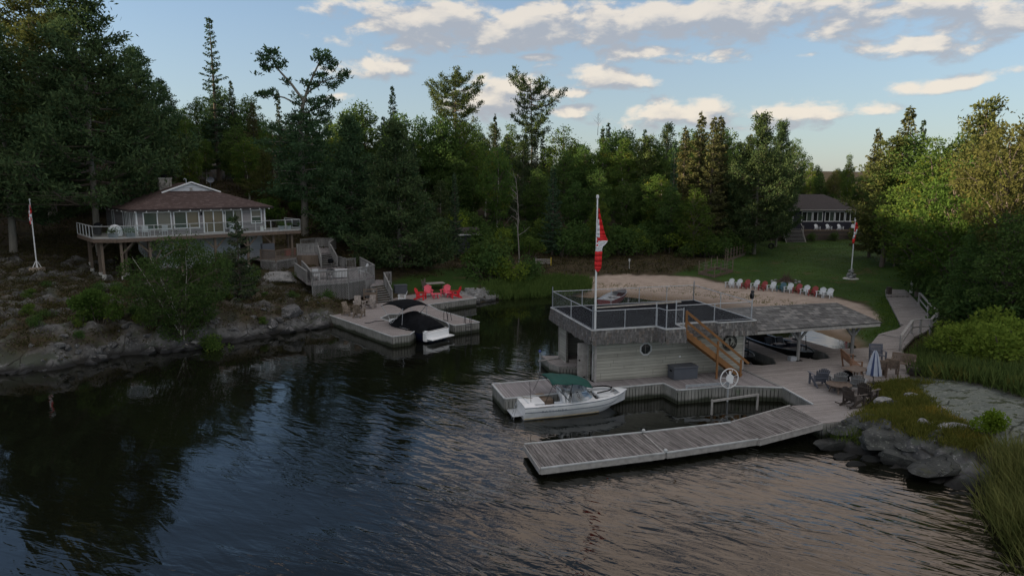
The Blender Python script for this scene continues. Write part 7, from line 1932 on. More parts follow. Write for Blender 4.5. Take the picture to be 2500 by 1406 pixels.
# bimini canvas
bi = MB(); rows_ = []
for i in range(9):
    f = i / 8; x = 1.35 + 2.1 * f; zc = 1.98 - .30 * f - .10 * (2 * f - 1) ** 2
    rows_.append([(x, y * 1.0, zc - .14 * (abs(y) / .95) ** 2.2 - .03 * math.sin(f * 12 + y * 3)) for y in np.linspace(-.98, .98, 13)])
bi.loft(rows_, closed=False, cap0=False, cap1=False); o = bi.build('bimini_top', M['green_canvas'], bt, smooth=True); o.modifiers.new('t', 'SOLIDIFY').thickness = .02
bf_ = MB()
for s in (1, -1): bf_.path([(2.2, .98 * s, .9), (1.45, .96 * s, 1.74)], .018, 5); bf_.path([(2.2, .98 * s, .9), (2.4, .97 * s, 1.72)], .018, 5); bf_.path([(1.0, .98 * s, .88), (1.40, .96 * s, 1.72)], .012, 5)
bf_.build('bimini_frame', M['dark_metal'], bt)
an_ = MB(); an_.tube((.35, -.75, .9), (.25, -.85, 1.95), .012, n=5); an_.build('antenna', M['dark_metal'], bt)
sp2 = MB(); sp2.b2(-.52, .05, -.55, .75, .14, .20); sp2.build('swim_platform', M['vinyl'], bt, bevel=.02); ld = MB()
for y in (-.5, -.2): ld.path([(-.02, y, .75), (-.22, y, .8), (-.42, y, .2), (-.5, y, -.3)], .018, 5)
ld.build('stern_ladder', M['galv'], bt); sdv = MB(); sdv.b2(-.45, -.02, -.12, .12, -.5, .1); sdv.build('stern_drive', M['dark_metal'], bt)
fd1 = MB(); fd1.path([(.05, .45, .62), (.05, -.45, .62)], .02, 5); fd1.build('stern_rail', M['galv'], bt)
vn = MB(); vn.box((1.05, -1.065, .70), (.75, .02, .045)); vn.build('side_vent', M['trim_grey'], bt)
fc_ = bpy.data.curves.new('hull_lettering', 'FONT'); fc_.body = 'BAYLINER'; fc_.size = .15; fc_.space_character = 1.75; fc_.extrude = .003; fc_.align_x = 'CENTER'
fo = bpy.data.objects.new('tmp_text', fc_); COL.objects.link(fo); bpy.context.view_layer.update()
me = bpy.data.meshes.new_from_object(fo.evaluated_get(bpy.context.evaluated_depsgraph_get())); bpy.data.objects.remove(fo)
me.materials.clear(); me.materials.append(M['gel_line']); lo = bpy.data.objects.new('hull_lettering', me); COL.objects.link(lo); lo.parent = bt; lo.location = (1.45, -1.068, .42); lo.rotation_euler = (math.radians(96), 0, math.radians(-1.2)); lo.scale = (1.2, 1.0, 1)
ml = MB(); a_ = bt.location; ml.path([BF(-4.55, -1.45, .80), BF(-4.35, -1.75, .78), BF(-4.15, -2.1, .86)], .018, 5); props(ml.build('mooring_line', M['rope']), 'tan stern line from the white runabout to the front dock', 'rope')
ml = MB(); ml.path([BF(.3, -1.5, .80), BF(.35, -1.75, .74), BF(.2, -2.05, .92)], .018, 5); props(ml.build('mooring_line', M['rope']), 'tan bow line from the white runabout to the front dock', 'rope')
# -- cruiser under black cover in the left slip
bs = at(1066, 833, .2); bbow = at(958, 783, .6)
cb = thing('covered_boat', 'navy cruiser under a black cover and bimini in the left slip', 'motorboat', (at(1068, 832, 0).x, at(1068, 832, 0).y, 0), math.atan2(54.6 - 46.6, -9.4 + 4.9) + .0)
d_ = Vector((at(950, 785, .8).x - at(1068, 832, .1).x, at(950, 785, .8).y - at(1068, 832, .1).y)); cb.rotation_euler = (0, 0, math.atan2(d_.y, d_.x)); LC = min(8.2, d_.length)
R2 = hull(LC, 2.5, .80, sheer=.2)
m_ = MB(); m_.loft(R2, closed=False, cap0=True, cap1=False); m_.build('hull', M['navy'], cb, smooth=True)
m_ = MB(); vs = []
for r_ in R2[:-1]:
    a, b = r_[0], r_[-1]; vs += [Vector(a) + Vector((0, .02, .02)), Vector((a[0], a[1] * .80, a[2] + .06)), Vector((b[0], b[1] * .80, b[2] + .06)), Vector(b) + Vector((0, -.02, .02))]
k_ = len(R2) - 1; m_.add(vs, [(4 * i, 4 * i + 1, 4 * i + 5, 4 * i + 4) for i in range(k_ - 1)] + [(4 * i + 2, 4 * i + 3, 4 * i + 7, 4 * i + 6) for i in range(k_ - 1)] + [(4 * i + 1, 4 * i + 2, 4 * i + 6, 4 * i + 5) for i in range(int(k_ * .72), k_ - 1)])
m_.build('deck', M['gel_white'], cb, smooth=True)
m_ = MB(); rows_ = []
for i in range(13):
    f = i / 12; x = .30 + (LC * .76) * f; hb = 1.30 * (1 if f < .8 else 1 - (f - .8) * 1.6); zz = 1.02 + .62 * math.sin(PI * min(1, f * 1.15)) ** .7 + (.25 if .55 < f < .8 else 0) - .1 * f
    rows_.append([(x, y * hb, (.70 + .16 * f) + (zz - .70) * (1 - abs(y) ** 2.5) ** .8) for y in np.linspace(-1, 1, 15)])
m_.loft(rows_, closed=False, cap0=True, cap1=True); m_.build('boat_cover', M['black'], cb, smooth=True)
m_ = MB(); rows_ = []
for i in range(9):
    f = i / 8; x = LC * .42 + 2.6 * f; zc = 2.62 - .35 * (2 * f - 1) ** 2 * .8
    rows_.append([(x, y, zc - .20 * (abs(y) / 1.2) ** 2.4) for y in np.linspace(-1.2, 1.2, 11)])
m_.loft(rows_, closed=False, cap0=False, cap1=False); o = m_.build('bimini_top', M['black'], cb, smooth=True); o.modifiers.new('t', 'SOLIDIFY').thickness = .03
m_ = MB()
for s in (1, -1):
    for xa, xb in ((LC * .42 + 1.3, LC * .42 + .1), (LC * .42 + 1.3, LC * .42 + 2.5), (LC * .42 + .2, LC * .42 + .1)): m_.path([(xa, 1.22 * s, 1.05), (xb, 1.18 * s, 2.25)], .022, 5)
m_.build('bimini_frame', M['galv'], cb)
MB().b2(-.65, .12, -1.1, 1.1, .28, .36).build('swim_platform', M['gel_white'], cb, bevel=.02); m_ = MB(); m_.b2(-.06, .30, -1.16, 1.16, .12, .78); m_.build('transom', M['gel_white'], cb, bevel=.04)
m_ = MB(); m_.path([(-.05, -1.1, .5), (-.1, -1.1, 1.0), (.2, -1.15, 1.15)], .03, 5); m_.build('stern_rail', M['galv'], cb)
# -- the two dark fishing boats in the shelter
def fishing(name, label, loc, rz, L_=5.6, B_=2.1, windsh=True, mat='black_hull'):
    b_ = thing(name, label, 'fishing boat', loc, rz); R3 = hull(L_, B_, .78, sheer=.22, pw=2.6)
    m_ = MB(); m_.loft(R3, closed=False, cap0=True, cap1=False); m_.build('hull', M[mat], b_, smooth=True)
    for s in (0, -1): m_ = MB(); m_.path([Vector(r_[s]) for r_ in R3[:-1]], .028, 5); m_.build('gunwale', M['alu'], b_)
    m_ = MB(); vs = []
    for r_ in R3[1:-1]: vs += [(r_[0][0], r_[0][1] * .88, .32), (r_[0][0], -r_[0][1] * .88, .32)]
    n = len(vs) // 2; m_.add(vs, [(2 * i, 2 * i + 1, 2 * i + 3, 2 * i + 2) for i in range(n - 1)]); m_.build('floor', M['dark_vinyl'], b_)
    m_ = MB(); vs = []
    for r_ in R3[int(len(R3) * .62):-1]: vs += [(r_[0][0], r_[0][1] * .93, r_[0][2] - .06), (r_[0][0], -r_[0][1] * .93, r_[0][2] - .06)]
    n = len(vs) // 2; m_.add(vs, [(2 * i, 2 * i + 1, 2 * i + 3, 2 * i + 2) for i in range(n - 1)]); m_.build('bow_deck', M['dark_vinyl'], b_)
    for y in (-.45, .45): s_ = MB(); seat(s_, L_ * .38, y, .5, .45, .45, .45); s_.build('seat', M['dark_vinyl'], b_, bevel=.03)
    m_ = MB(); m_.b2(-.55, -.05, -.22, .22, .45, 1.15); m_.b2(-.4, -.15, -.1, .1, -.5, .45); m_.build('outboard_motor', M['black'], b_, bevel=.05)
    if windsh:
        [MB().b2(L_ * .5, L_ * .56, y0, y0 + .6, .3, .95).build('console', M['dark_vinyl'], b_) for y0 in (-.85, .25)]
        for s in (-1, 1):
            m_ = MB(); a = [(L_ * .57, .25 * s, .95), (L_ * .57, .88 * s, .93), (L_ * .53, .84 * s, 1.38), (L_ * .53, .27 * s, 1.40)]; m_.path(a + [a[0]], .02, 5); w_ = m_.build('windshield', M['galv'], b_)
    m_ = MB(); m_.tube((L_ * .82, .25, .9), (L_ * .78, .35, 1.75), .025, n=6); m_.tube((L_ * .82, .25, .85), (L_ * .82, .25, 1.15), .05, n=6); m_.build('trolling_motor', M['dark_metal'], b_)
    m_ = MB(); m_.tube((L_ * .85, -.2, .85), (L_ * .85, -.2, 1.15), .03, n=6); m_.build('cleat_post', M['galv'], b_); return b_
bo2 = BF(15.0, 7.3, 0); fishing('fishing_boat', 'black fishing boat with a windshield in the right hand slip', tuple(bo2), math.radians(ANG - 88), 5.7)
bo1 = BF(10.8, 6.6, 0); fishing('fishing_boat', 'black fishing boat half hidden behind the boathouse corner', tuple(bo1), math.radians(ANG - 89), 5.0, 1.95, False)
# -- rowboat on the beach
rb = at(1475, 745, .15); rt = at(1528, 698, .7); d_ = Vector((rt.x - rb.x, rt.y - rb.y))
al = thing('aluminium_boat', 'aluminium boat with maroon sides pulled onto the beach', 'boat', (rb.x, rb.y, .02), math.atan2(d_.y, d_.x) - .2)
R4 = hull(4.6, 1.7, .62, sheer=.25, stern_w=.85); al.rotation_euler = (0, -.06, al.rotation_euler[2])
m_ = MB(); m_.loft(R4, closed=False, cap0=True, cap1=False); m_.build('hull', M['hull_red'], al, smooth=True)
m_ = MB(); vs = []
for r_ in R4[:-1]: vs += [(r_[0][0], r_[0][1] * .93, r_[0][2] - .01), (r_[0][0], r_[0][1] * .6, .12), (r_[0][0], -r_[0][1] * .6, .12), (r_[0][0], -r_[0][1] * .93, r_[0][2] - .01)]
n = len(vs) // 4; m_.add(vs, [(4 * i + k, 4 * i + k + 1, 4 * i + 5 + k, 4 * i + 4 + k) for i in range(n - 1) for k in range(3)]); m_.build('liner', M['alu'], al)
for s in (0, -1): m_ = MB(); m_.path([Vector(r_[s]) for r_ in R4[:-1]], .025, 5); m_.build('gunwale', M['alu'], al)
for x in (1.1, 2.3): MB().b2(x, x + .3, -.7, .7, .42, .46).build('thwart', M['alu'], al)
m_ = MB(); vs = []
for r_ in R4[11:-1]: vs += [(r_[0][0], r_[0][1] * .97, r_[0][2] + .02), (r_[0][0], -r_[0][1] * .97, r_[0][2] + .02)]
n = len(vs) // 2; m_.add(vs, [(2 * i, 2 * i + 1, 2 * i + 3, 2 * i + 2) for i in range(n - 1)]); m_.build('bow_deck', M['dark_vinyl'], al)
# ---- garden enclosure, brush pile, tyre swing
def garden(label, pts, h, name='garden_fence'):
    g0 = pts[0]; r_ = thing(name, label, 'fence', (g0.x, g0.y, ground(g0.x, g0.y)), 0)
    for i, (a, b) in enumerate(zip(pts, pts[1:] + pts[:1])):
        L_ = (b - a).length; n = max(1, int(L_ / 1.1))
        for k in range(n):
            p = a.lerp(b, k / n); z_ = ground(p.x, p.y); m_ = MB(); m_.box((p.x, p.y, z_ + h / 2 - .15), (.09, .09, h + .3)); m_.build('post', M['post_tan'], r_, world=True)
        za, zb_ = ground(a.x, a.y), ground(b.x, b.y); m_ = MB(); m_.bar((a.x, a.y, za + .16), (b.x, b.y, zb_ + .16), .06, .3); m_.build('base_board', M['brown_wood'], r_, world=True)
        m_ = MB(); m_.bar((a.x, a.y, za + h * .75), (b.x, b.y, zb_ + h * .75), .008, .008); m_.bar((a.x, a.y, za + h * .5), (b.x, b.y, zb_ + h * .5), .008, .008); m_.build('wire', M['galv'], r_, world=True)
    return r_
garden('tan post garden enclosure beside the beach', [at(1706, 668, 1.2), at(1744, 674, 1.2), at(1788, 666, 1.2), at(1750, 660, 1.2)], 1.5)
garden('second tan post enclosure further up the lawn edge', [at(1776, 640, 1.5), at(1819, 628, 1.5), at(1806, 622, 1.5), at(1766, 633, 1.5)], 1.5)
bpl = at(1918, 690, 1.0); br_ = MB(); r = random.Random(5)
for k in range(110):
    a = r.uniform(0, 6.28); q = r.uniform(0, 1.2); x, y = q * math.cos(a), q * math.sin(a) * .8; ln = r.uniform(.5, 1.3); b_ = a + PI + r.uniform(-.8, .8)
    br_.tube((x, y, .02), (x + ln * .6 * math.cos(b_), y + ln * .6 * math.sin(b_), (1.15 - q * .6) * r.uniform(.3, 1)), .025, .008, 4, False)
o = br_.build('brush_pile', M['brush']); o.location = (bpl.x, bpl.y, ground(bpl.x, bpl.y)); props(o, 'heap of cut brushwood in a stone ring behind the beach chairs', 'brush pile')
for k in range(12):
    a = 2 * PI * k / 12; m_ = MB(); m_.ball((0, 0, 0), .17, 7, .6); o = m_.build('ring_stone', M['rock_pale']); o.location = (bpl.x + 1.4 * math.cos(a), bpl.y + 1.0 * math.sin(a), ground(bpl.x + 1.4 * math.cos(a), bpl.y + math.sin(a)) + .05); props(o, 'pale stone in the ring round the brushwood heap', 'stone', 'stones round the brush pile')
tsp = at(1882, 612, 1.9); ts = thing('tyre_swing', 'tyre swing hanging on a rope under the leaning pine', 'swing', (tsp.x, tsp.y, ground(tsp.x, tsp.y)), 0)
m_ = MB(); m_.path([(.32 * math.cos(a), 0, .75 + .32 * math.sin(a)) for a in np.linspace(0, 2 * PI, 17)], .12, 8, False); m_.build('tyre', M['tyre'], ts, smooth=True); MB().tube((0, 0, 1.05), (0, 0, 5.8), .025, n=5).build('rope', M['rope'], ts)
sg = at(1536, 662, 1.1); m_ = MB(); m_.tube((0, 0, -.2), (0, 0, 1.0), .035, n=5); m_.b2(-.1, .1, -.03, .0, 1.0, 1.3); o = m_.build('marker_post', M['trim_white']); o.location = (sg.x, sg.y, ground(sg.x, sg.y)); props(o, 'slim pale marker post at the back edge of the beach', 'post')
bd = at(2191, 632, 2.0); m_ = MB(); m_.ball((0, 0, 0), .25, 9, 1.4); o = m_.build('yellow_buoy', M['yellow'], smooth=True); o.location = (bd.x, bd.y, ground(bd.x, bd.y) + .5); props(o, 'yellow buoy hung at the edge of the right hand woods', 'buoy')
# ropes on docks
for nm, pts_, lb in (('mooring_line', [at(890, 789, .77), at(905, 787, .8), at(915, 784, .78), at(938, 783, .77)], 'dark mooring line lying across the slip dock'), ('mooring_line', [at(990, 806, .78), at(1002, 803, .86), at(1013, 804, .8)], 'short dark line at the slip dock cleat')):
    m_ = MB(); m_.path(pts_, .03, 5); props(m_.build(nm, M['dark_metal']), lb, 'rope')
# ================================================================== rocks and low vegetation
vr = np.random.default_rng(2024)
def scatter(poly, n, bbox, zmin=-9, zmax=99, avoid=None):
    out = []
    while len(out) < n:
        m = n * 4
        X = vr.uniform(bbox[0], bbox[1], m); Y = vr.uniform(bbox[2], bbox[3], m); Zg = np.array([ground(x, y) for x, y in zip(X, Y)])
        px, py = pix_of(X, Y, Zg); ok = inpoly(px, py, poly) & (Zg > zmin) & (Zg < zmax)
        if avoid is not None: ok &= ~inpoly(px, py, avoid)
        if not ok.any(): break
        out += list(zip(X[ok], Y[ok], Zg[ok]))
    return out[:n]
def rock_mesh(seed, squash=.65, sub=4, rough=.30, cuts=9):
    r = random.Random(seed); bm = bmesh.new(); bmesh.ops.create_icosphere(bm, subdivisions=sub, radius=1.0)
    pl = []
    for _ in range(cuts + 4):
        v = Vector((r.gauss(0, 1), r.gauss(0, 1), r.gauss(0, .8))).normalized(); pl.append((v, r.uniform(.48, .82)))
    for v in bm.verts:
        p = v.co.copy()
        for nrm, d in pl:
            k = p.dot(nrm)
            if k > d: p -= nrm * (k - d) * .985
        p *= 1 + rough * .5 * noise.noise(p * 1.7 + Vector((seed, 0, 0))) + rough * .22 * noise.noise(p * 5 + Vector((0, seed, 0)))
        p *= 1 + rough * .10 * noise.noise(p * 13 + Vector((0, 0, seed)))
        v.co = Vector((p.x, p.y, p.z * squash))
    me = bpy.data.meshes.new('boulder'); bm.to_mesh(me); bm.free(); me.polygons.foreach_set('use_smooth', [True] * len(me.polygons))
    try: me.set_sharp_from_angle(angle=math.radians(16))
    except Exception: pass
    return me
RM = [rock_mesh(s, q, cuts=14, rough=.2) for s, q in ((1, .62), (2, .75), (3, .55), (4, .85), (5, .5), (6, .7))]
RML = []; RMR = []; RMP = []
for me in RM:
    for lst, mt in ((RML, 'rock_left'), (RMR, 'rock_right'), (RMP, 'rock_pale')):
        c = me.copy(); c.materials.append(M[mt]); lst.append(c)
def boulder(me, p, s, label, group=None, rz=None, sc=(1, 1, 1), sink=.25):
    o = bpy.data.objects.new('boulder', me); COL.objects.link(o); o.location = (p[0], p[1], p[2] + s * (.5 - sink) * sc[2]); o.rotation_euler = (0, 0, vr.uniform(0, 6.28) if rz is None else rz)
    o.scale = (s * sc[0], s * sc[1], s * sc[2]); return props(o, label, 'boulder', group)
GBL = 'boulders along the left shoreline'
n_ = 0
for (p0, q0), (p1, q1) in zip(SH_L[:-1], SH_L[1:]):
    for k in range(7):
        f = (k + vr.uniform(.1, .9)) / 7; px, py = p0 + (p1 - p0) * f, q0 + (q1 - q0) * f
        x, y, _ = W(px, py, 0); rows_ = vr.integers(0, 3); big = px > 300
        s = vr.uniform(.38, .95) * (1.0 if big else .7) * (1 if rows_ < 2 else .7)
        off = (.1, 1.1, 2.1)[rows_] + vr.uniform(-.3, .3); z_ = (-.15, .5, 1.0)[rows_]
        boulder(RML[vr.integers(0, 6)], (x - off * .2, y + off, z_), s, 'grey boulder wedged in the rocky edge of the left shore', GBL, sc=(vr.uniform(.9, 1.5), 1, vr.uniform(.7, 1.1)))
for k in range(75):
    px = vr.uniform(-20, 800); py = float(np.interp(px, [a for a, b in SH_L], [b for a, b in SH_L])) - vr.uniform(4, 52); p = at(px, py, 1.0)
    boulder((RML if vr.random() < .8 else RMP)[vr.integers(0, 6)], (p.x, p.y, ground(p.x, p.y) - .05), vr.uniform(.14, .42), 'small broken rock lying on the left rocky bank', 'broken rocks on the left bank', sc=(vr.uniform(.8, 1.6), 1, vr.uniform(.5, 1.2)))
boulder(RMP[0], at(455, 832, .45), .45, 'pale angular rock below the birch clump at the waterline', sc=(1.3, 1, .7)); boulder(RMP[2], at(478, 836, .35), .4, 'second pale slab beside the angular rock under the birch', sc=(1.4, 1, .6))
boulder(RMP[1], at(680, 690, 2.0), 2.1, 'pale smooth outcrop below the lattice porch', sc=(1.5, 1, .62), sink=.45); boulder(RML[3], at(335, 815, .8), .9, 'white streaked boulder left of the birch clump', sc=(1.2, 1, .9)); boulder(RML[4], at(715, 770, 1.0), 1.1, 'tall broken rock face near the dock corner', sc=(1, 1, 1.3))
boulder(RMP[5], at(740, 745, 1.1), .7, 'pale cracked boulder above the dock corner')
# right hand bedrock blocks
for px, py, z_, s, sc, lb in [(2080, 1062, .35, 1.0, (1.5, .8, .8), 'dark bedrock block under the ramp end of the deck'), (2180, 1075, .5, 1.45, (1.6, .8, .75), 'largest dark bedrock block in the middle of the right shore'),
                              (2262, 1100, .45, 1.2, (1.5, .8, .7), 'dark block right of the largest one on the right shore'), (2300, 1150, .15, 1.25, (1.8, .75, .55), 'long low slab sloping into the water on the right shore'),
                              (2092, 1140, -.12, .42, (1.3, .9, .8), 'small square boulder standing in the water off the right shore'), (2128, 1128, -.1, .42, (1.1, 1, .9), 'rounded boulder touching the small square one in the water'),
                              (2350, 1060, 1.0, .85, (1.3, .9, .7), 'pale green grey boulder on top of the right shore rocks'), (2285, 1050, 1.0, .45, (1.2, .9, .8), 'small pale boulder left of the pale green grey one'), (2252, 1045, 1.0, .40, (.7, .7, 1.2), 'upright pale stone in the grass on the right shore'),
                              (2385, 1130, .3, .95, (1.3, .8, .7), 'dark boulder beside the tall right hand reeds'), (2110, 1035, .8, .85, (1.5, .8, .6), 'flat topped rock beside the deck corner grass'), (2030, 1090, .0, .8, (1.7, .9, .7), 'dark wet rock at the water under the deck corner'), (2060, 1120, -.1, .6, (1.4, .9, .6), 'low dark rock left of the largest bedrock block at the waterline'), (2220, 1130, .0, 1.0, (1.5, .9, .7), 'dark cracked block at the waterline below the middle block'), (2140, 1052, .75, .9, (1.3, .9, .7), 'cracked grey block on top of the rocks by the deck corner grass'),
                              (2155, 987, .85, .50, (1.3, .8, .8), 'rounded green grey rock touching the deck beside the rockers'), (2185, 992, .9, .42, (1.5, .8, .7), 'second rounded rock right of the one touching the deck'), (2290, 1002, 1.2, .5, (1.5, .7, .5), 'pale streaked rock lying in the right hand grass'), (2225, 968, 1.1, .35, (1.2, .9, .6), 'small pale rock in the herbs behind the deck rocks'),
                              (2430, 1180, .1, .7, (1.2, .9, .7), 'shaded rock at the foot of the tall reeds'), (2350, 1215, -.15, .5, (1.5, .9, .4), 'nearly sunken rock in front of the right shore')]:
    boulder((RMP if 'pale' in lb or 'rounded green' in lb else RMR)[vr.integers(0, 6)], at(px, py, z_), s, lb, sc=sc, rz=vr.uniform(-.4, .4), sink=.3)
# riprap
rp = []; P_ = scatter([(1120, 722), (1135, 708), (1215, 708), (1225, 728), (1170, 742), (1150, 730)], 170, (-8, 2, 60, 72)); bmr = MB()
for x, y, z_ in P_:
    s = vr.uniform(.12, .26); c0 = Vector((x, y, max(z_, -.05) + vr.uniform(.0, .2)));
    t8 = [Vector((sx, sy, sz)) * s * vr.uniform(.6, 1.1) for sx in (-1, 1) for sy in (-1, 1) for sz in (-.7, .7)]
    bmr.add([c0 + q for q in t8], [(0, 1, 3, 2), (4, 6, 7, 5), (0, 4, 5, 1), (2, 3, 7, 6), (0, 2, 6, 4), (1, 5, 7, 3)])
props(bmr.build('riprap', M['rock_pale']), 'pale broken stones heaped at the shore right of the slip dock', 'riprap', kind='stuff')

# ground cover
def cover(name, mat, pts, hmin, hmax, per, w_, spread=.16, label=None, cat=None, lean=.35, kind='stuff'):
    P = np.repeat(np.array(pts), per, 0); n = len(P); P = P + np.concatenate([vr.normal(size=(n, 2)) * spread, np.zeros((n, 1))], 1)
    D = np.concatenate([vr.normal(size=(n, 2)) * lean, np.ones((n, 1))], 1); lv = Leaves(); Lh = vr.uniform(hmin, hmax, n); lv.add(P - np.array([0, 0, .03]), D, Lh, w_); o = lv.build(name, mat, None, vr); return props(o, label, cat, None, kind)
LB_ = [(-60, 560), (260, 560), (420, 640), (640, 650), (700, 660), (840, 720), (840, 745), (795, 790), (600, 820), (400, 848), (300, 860), (100, 895), (-60, 915)]
def leafcover(name, mat, pts, h, per, leaf, rad, label, cat):
    P = np.repeat(np.array(pts), per, 0); n = len(P); hh = np.repeat(vr.uniform(.3, 1, len(pts)) * h, per)
    P = P + np.stack([vr.normal(size=n) * rad, vr.normal(size=n) * rad, np.abs(vr.normal(size=n)) * hh * .5], 1); lv = Leaves(); lv.add(P, rvec(n, vr) + np.array([0, 0, .5]), leaf * vr.uniform(.6, 1.4, n), leaf * .5); return props(lv.build(name, mat, None, vr), label, cat, None, 'stuff')
rk_at = lambda x, y: rock[int(np.clip(np.searchsorted(ys, y) - 1, 0, ny_ - 2)) * nx_ + int(np.clip(np.searchsorted(xs, x) - 1, 0, nx_ - 2))]
hp = [p for p in scatter(LB_, 5200, (-50, -9, 38, 78), .45) if rk_at(p[0], p[1]) < .5 or vr.random() < .12]
leafcover('heath', M['heath'], hp, .36, 14, .15, .24, 'brown and olive heath covering the left bank', 'ground cover')
ff = scatter([(-60, 440), (640, 440), (900, 520), (1150, 560), (1700, 560), (1700, 668), (1440, 672), (1300, 690), (1180, 650), (1000, 690), (900, 660), (700, 600), (420, 640), (260, 570), (-60, 600)], 2600, (-60, 30, 66, 105), .5)
leafcover('forest_undergrowth', M['heath'], ff, .6, 12, .24, .45, 'dark undergrowth on the forest floor behind the bay', 'undergrowth')
gp = scatter([(1180, 700), (1290, 680), (1440, 688), (1440, 712), (1380, 725), (1330, 728), (1230, 734), (1195, 724)], 2600, (-6, 12, 62, 76), -.35, 1.6)
cover('reeds', M['reed_far'], gp, .5, 1.15, 4, .07, .2, 'green reeds lining the head of the bay', 'reeds')
rp_ = scatter([(2415, 1190), (2450, 1120), (2560, 1130), (2620, 1500), (2520, 1460), (2450, 1340), (2415, 1260)], 1150, (12, 24, 14, 32), -.6, 1.4)
cover('tall_reeds', M['reed'], rp_, .4, 1.55, 6, .035, .2, 'tall yellow green reeds filling the lower right corner', 'reeds', .5)
mp_ = scatter([(2240, 872), (2312, 805), (2560, 780), (2560, 985), (2480, 965), (2380, 935), (2250, 922), (2215, 890)], 3800, (22, 40, 30, 54), -.3, 3)
cover('marsh_grass', M['marsh'], mp_, .35, 1.15, 6, .07, .26, 'lush green grass and horsetail between the boardwalk and the bedrock', 'tall grass', .4)
wp = scatter([(2130, 945), (2200, 930), (2420, 950), (2500, 1000), (2420, 1060), (2400, 1110), (2280, 1080), (2170, 1050), (2080, 1030), (2120, 1000)], 3600, (14, 30, 24, 40), .35, 3, avoid=[(2215, 935), (2500, 950), (2560, 1110), (2440, 1085), (2370, 1050), (2300, 1008)])
cover('rock_grass', M['herb'], wp, .12, .38, 7, .035, .2, 'short yellow brown grass and herbs over the right hand rocks', 'grass', .5)
cover('shore_grass', M['grass'], scatter([(2030, 1035), (2060, 1030), (2130, 1060), (2100, 1090), (2040, 1080)], 160, (12, 20, 26, 32), .0, 2), .2, .5, 8, .03, .15, 'grass tufts at the corner of the main deck', 'grass')
lg_ = scatter([(1640, 672), (1700, 650), (1800, 600), (1870, 586), (2100, 586), (2180, 590), (2225, 640), (2240, 700), (2200, 715), (2150, 775), (2110, 738), (2035, 724), (1760, 688), (1700, 674)], 5200, (16, 56, 56, 106), .2)
cover('lawn_grass', M['grass'], lg_, .05, .13, 6, .05, .3, 'mown grass of the sloping lawn', 'grass', .6)
cover('beach_edge_weeds', M['herb'], scatter([(1440, 690), (1700, 700), (1900, 728), (2070, 760), (2130, 790), (2110, 835), (2060, 800), (1880, 748), (1700, 722), (1440, 705)], 420, (5, 32, 44, 74), .3), .06, .2, 7, .05, .18, 'sparse weeds and debris line on the sand', 'weeds', .8)
cover('boardwalk_edge_grass', M['grass'], scatter([(2140, 745), (2170, 715), (2205, 795), (2150, 818), (2118, 850), (2100, 830), (2150, 800)], 700, (20, 40, 40, 66), .42), .06, .2, 6, .04, .2, 'grass between the beach and the boardwalk', 'grass', .6)

# shrubs
def shrub(i, p, s, label, group=None, sxy=1.0, mat=None):
    return place(BU[i], p[0], p[1], ground(p[0], p[1]) - .08, s, label, 'shrub', group, 'shrub', sxy)
YB = make_bush('shrub', 2.3, 1.35, 61, M['ash'], 12, 260, .16); PH[id(YB)] = 2.3; p = at(242, 812, 1.3); place(YB, p.x, p.y, ground(p.x, p.y) - .1, 1.25, 'yellow green bush alone on the left rocky bank', 'shrub')
LI = make_bush('shrub', 1.0, .62, 62, M['lime'], 10, 200, .11); p = at(2422, 1075, 1.0); place(LI, p.x, p.y, ground(p.x, p.y) - .1, 1.15, 'vivid lime green bush on the right hand rocks', 'shrub')
GS = 'low shrubs on the left bank'
for x, y, z_ in scatter([(120, 690), (400, 700), (640, 690), (790, 735), (780, 770), (600, 800), (480, 815), (330, 840), (120, 840), (20, 780)], 34, (-40, -10, 42, 64), .7): shrub(int(vr.choice([0, 2])), (x, y), vr.uniform(.28, .55), 'low dark shrub scattered on the left rocky bank', GS, 1.2)
for px, py, i, s, lb in [(530, 800, 2, .95, 'dark green shrub right of the birch clump at the shore'), (480, 770, 0, 1.0, 'shrub behind the white birch stems'), (620, 720, 0, 1.0, 'shrub under the right end of the cottage deck'), (735, 705, 0, .6, 'small shrub growing at the lattice wall corner'), (700, 680, 1, .45, 'yellowish shrub at the foot of the deck post'), (560, 700, 0, 1.3, 'tall shrub in the shade under the cottage deck'), (800, 735, 0, .55, 'shrub in front of the lattice skirt'), (365, 800, 2, .8, 'shrub left of the birch clump')]:
    p = at(px, py, 1.4); shrub(i, (p.x, p.y), s, lb, None, 1.1)
for px, y, i, s, lb in [(1195, 71, 0, 1.9, 'big dark bush at the left of the waterside thicket'), (1240, 70.5, 1, 1.6, 'broad leafy bush in the middle of the waterside thicket'), (1215, 73, 0, 2.4, 'tallest bush of the waterside thicket'), (1285, 72, 0, 1.5, 'low bush at the right of the waterside thicket'), (1165, 74, 2, 1.5, 'bush beside the shed and the waterside thicket')]:
    p = at_depth(px, 700, y); shrub(i, (p.x, p.y), s, lb, None, 1.1)
GU = 'understorey shrubs along the forest edge'
for k in range(58):
    px = 1060 + k * 13.2 + vr.uniform(-10, 10); y = 84 + vr.uniform(-3, 5) + (4 if px > 1500 else 0); p = at_depth(px, 650, y); shrub(int(vr.choice([0, 1, 2], p=[.6, .15, .25])), (p.x, p.y), vr.uniform(.9, 2.2), 'leafy shrub in the understorey along the forest edge', GU, 1.1)
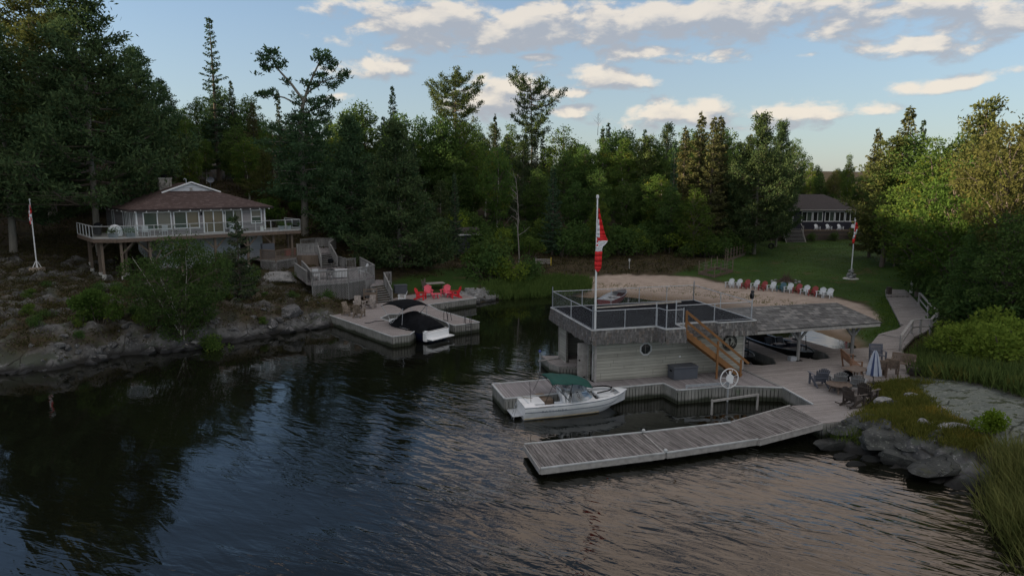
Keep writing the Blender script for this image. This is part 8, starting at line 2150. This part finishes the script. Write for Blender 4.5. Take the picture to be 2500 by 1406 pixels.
for k in range(34):
    px = -20 + k * 26 + vr.uniform(-14, 14); y = 84 + vr.uniform(-6, 8); p = at_depth(px, 560, y); shrub(int(vr.choice([0, 2])), (p.x, p.y), vr.uniform(.9, 2.0), 'leafy shrub in the understorey along the forest edge', GU, 1.2)
GR_ = 'leafy shrubs beside the boardwalk'
for k, (px, y, i, s) in enumerate([(2362, 44, 1, 1.2), (2410, 42, 1, 1.35), (2440, 40, 1, 1.3), (2500, 39, 1, 1.5), (2340, 50, 0, 1.5), (2350, 48, 0, 1.6), (2410, 46, 0, 1.9), (2480, 44, 0, 1.9), (2300, 58, 0, 1.6), (2310, 55, 0, 1.9), (2360, 52, 0, 2.1), (2250, 66, 0, 1.9), (2290, 63, 0, 2.0), (2540, 42, 0, 2.1), (2230, 76, 0, 2.0), (2265, 72, 0, 2.2)]):
    p = at_depth(px, 800, y); shrub(i, (p.x, p.y), s, 'leafy shrub in the thicket right of the boardwalk' , GR_, 1.15)
p = at_depth(2410, 780, 41); shrub(1, (p.x, p.y), 1.75, 'bright yellow green willow bush right of the boardwalk bend', None, 1.2)
for px, y, s, lb in [(2350, 40, 1.25, 'yellow green bush low in the marsh nearest the boardwalk railing'), (2470, 37, 1.45, 'yellow green bush at the right edge above the bedrock dome'), (2405, 38, 1.0, 'small yellow green bush between the two marsh bushes')]:
    p = at_depth(px, 800, y); shrub(1, (p.x, p.y), s, lb, None, 1.2)
GF = 'low foundation shrubs'
for x in (46.0, 49.5, 52.5): shrub(0, (x, 104.6), .8, 'small dark shrub in front of the far cottage skirting', GF)
# small hay coloured dog sized stump etc near slab
# driftwood on shore
dw2 = MB(); a, b = at(440, 838, .35), at(462, 846, .2); dw2.path([a, a.lerp(b, .5) + Vector((0, 0, .1)), b], [.05, .07, .04], 6); props(dw2.build('driftwood', M['drift'], smooth=True), 'bleached driftwood log under the birch clump', 'driftwood')
# white chairs on the far cottage deck
for k, (x, lb) in enumerate([(47.6, 'leftmost white chair on the far cottage deck'), (49.4, 'second white chair from the left on the far cottage deck'), (51.2, 'third white chair from the left on the far cottage deck'), (53.2, 'rightmost white chair on the far cottage deck')]):
    chair(WH, (x, 106.6, 3.76), rng.uniform(-.4, .4), lb, 'chairs on the far cottage deck', .95)
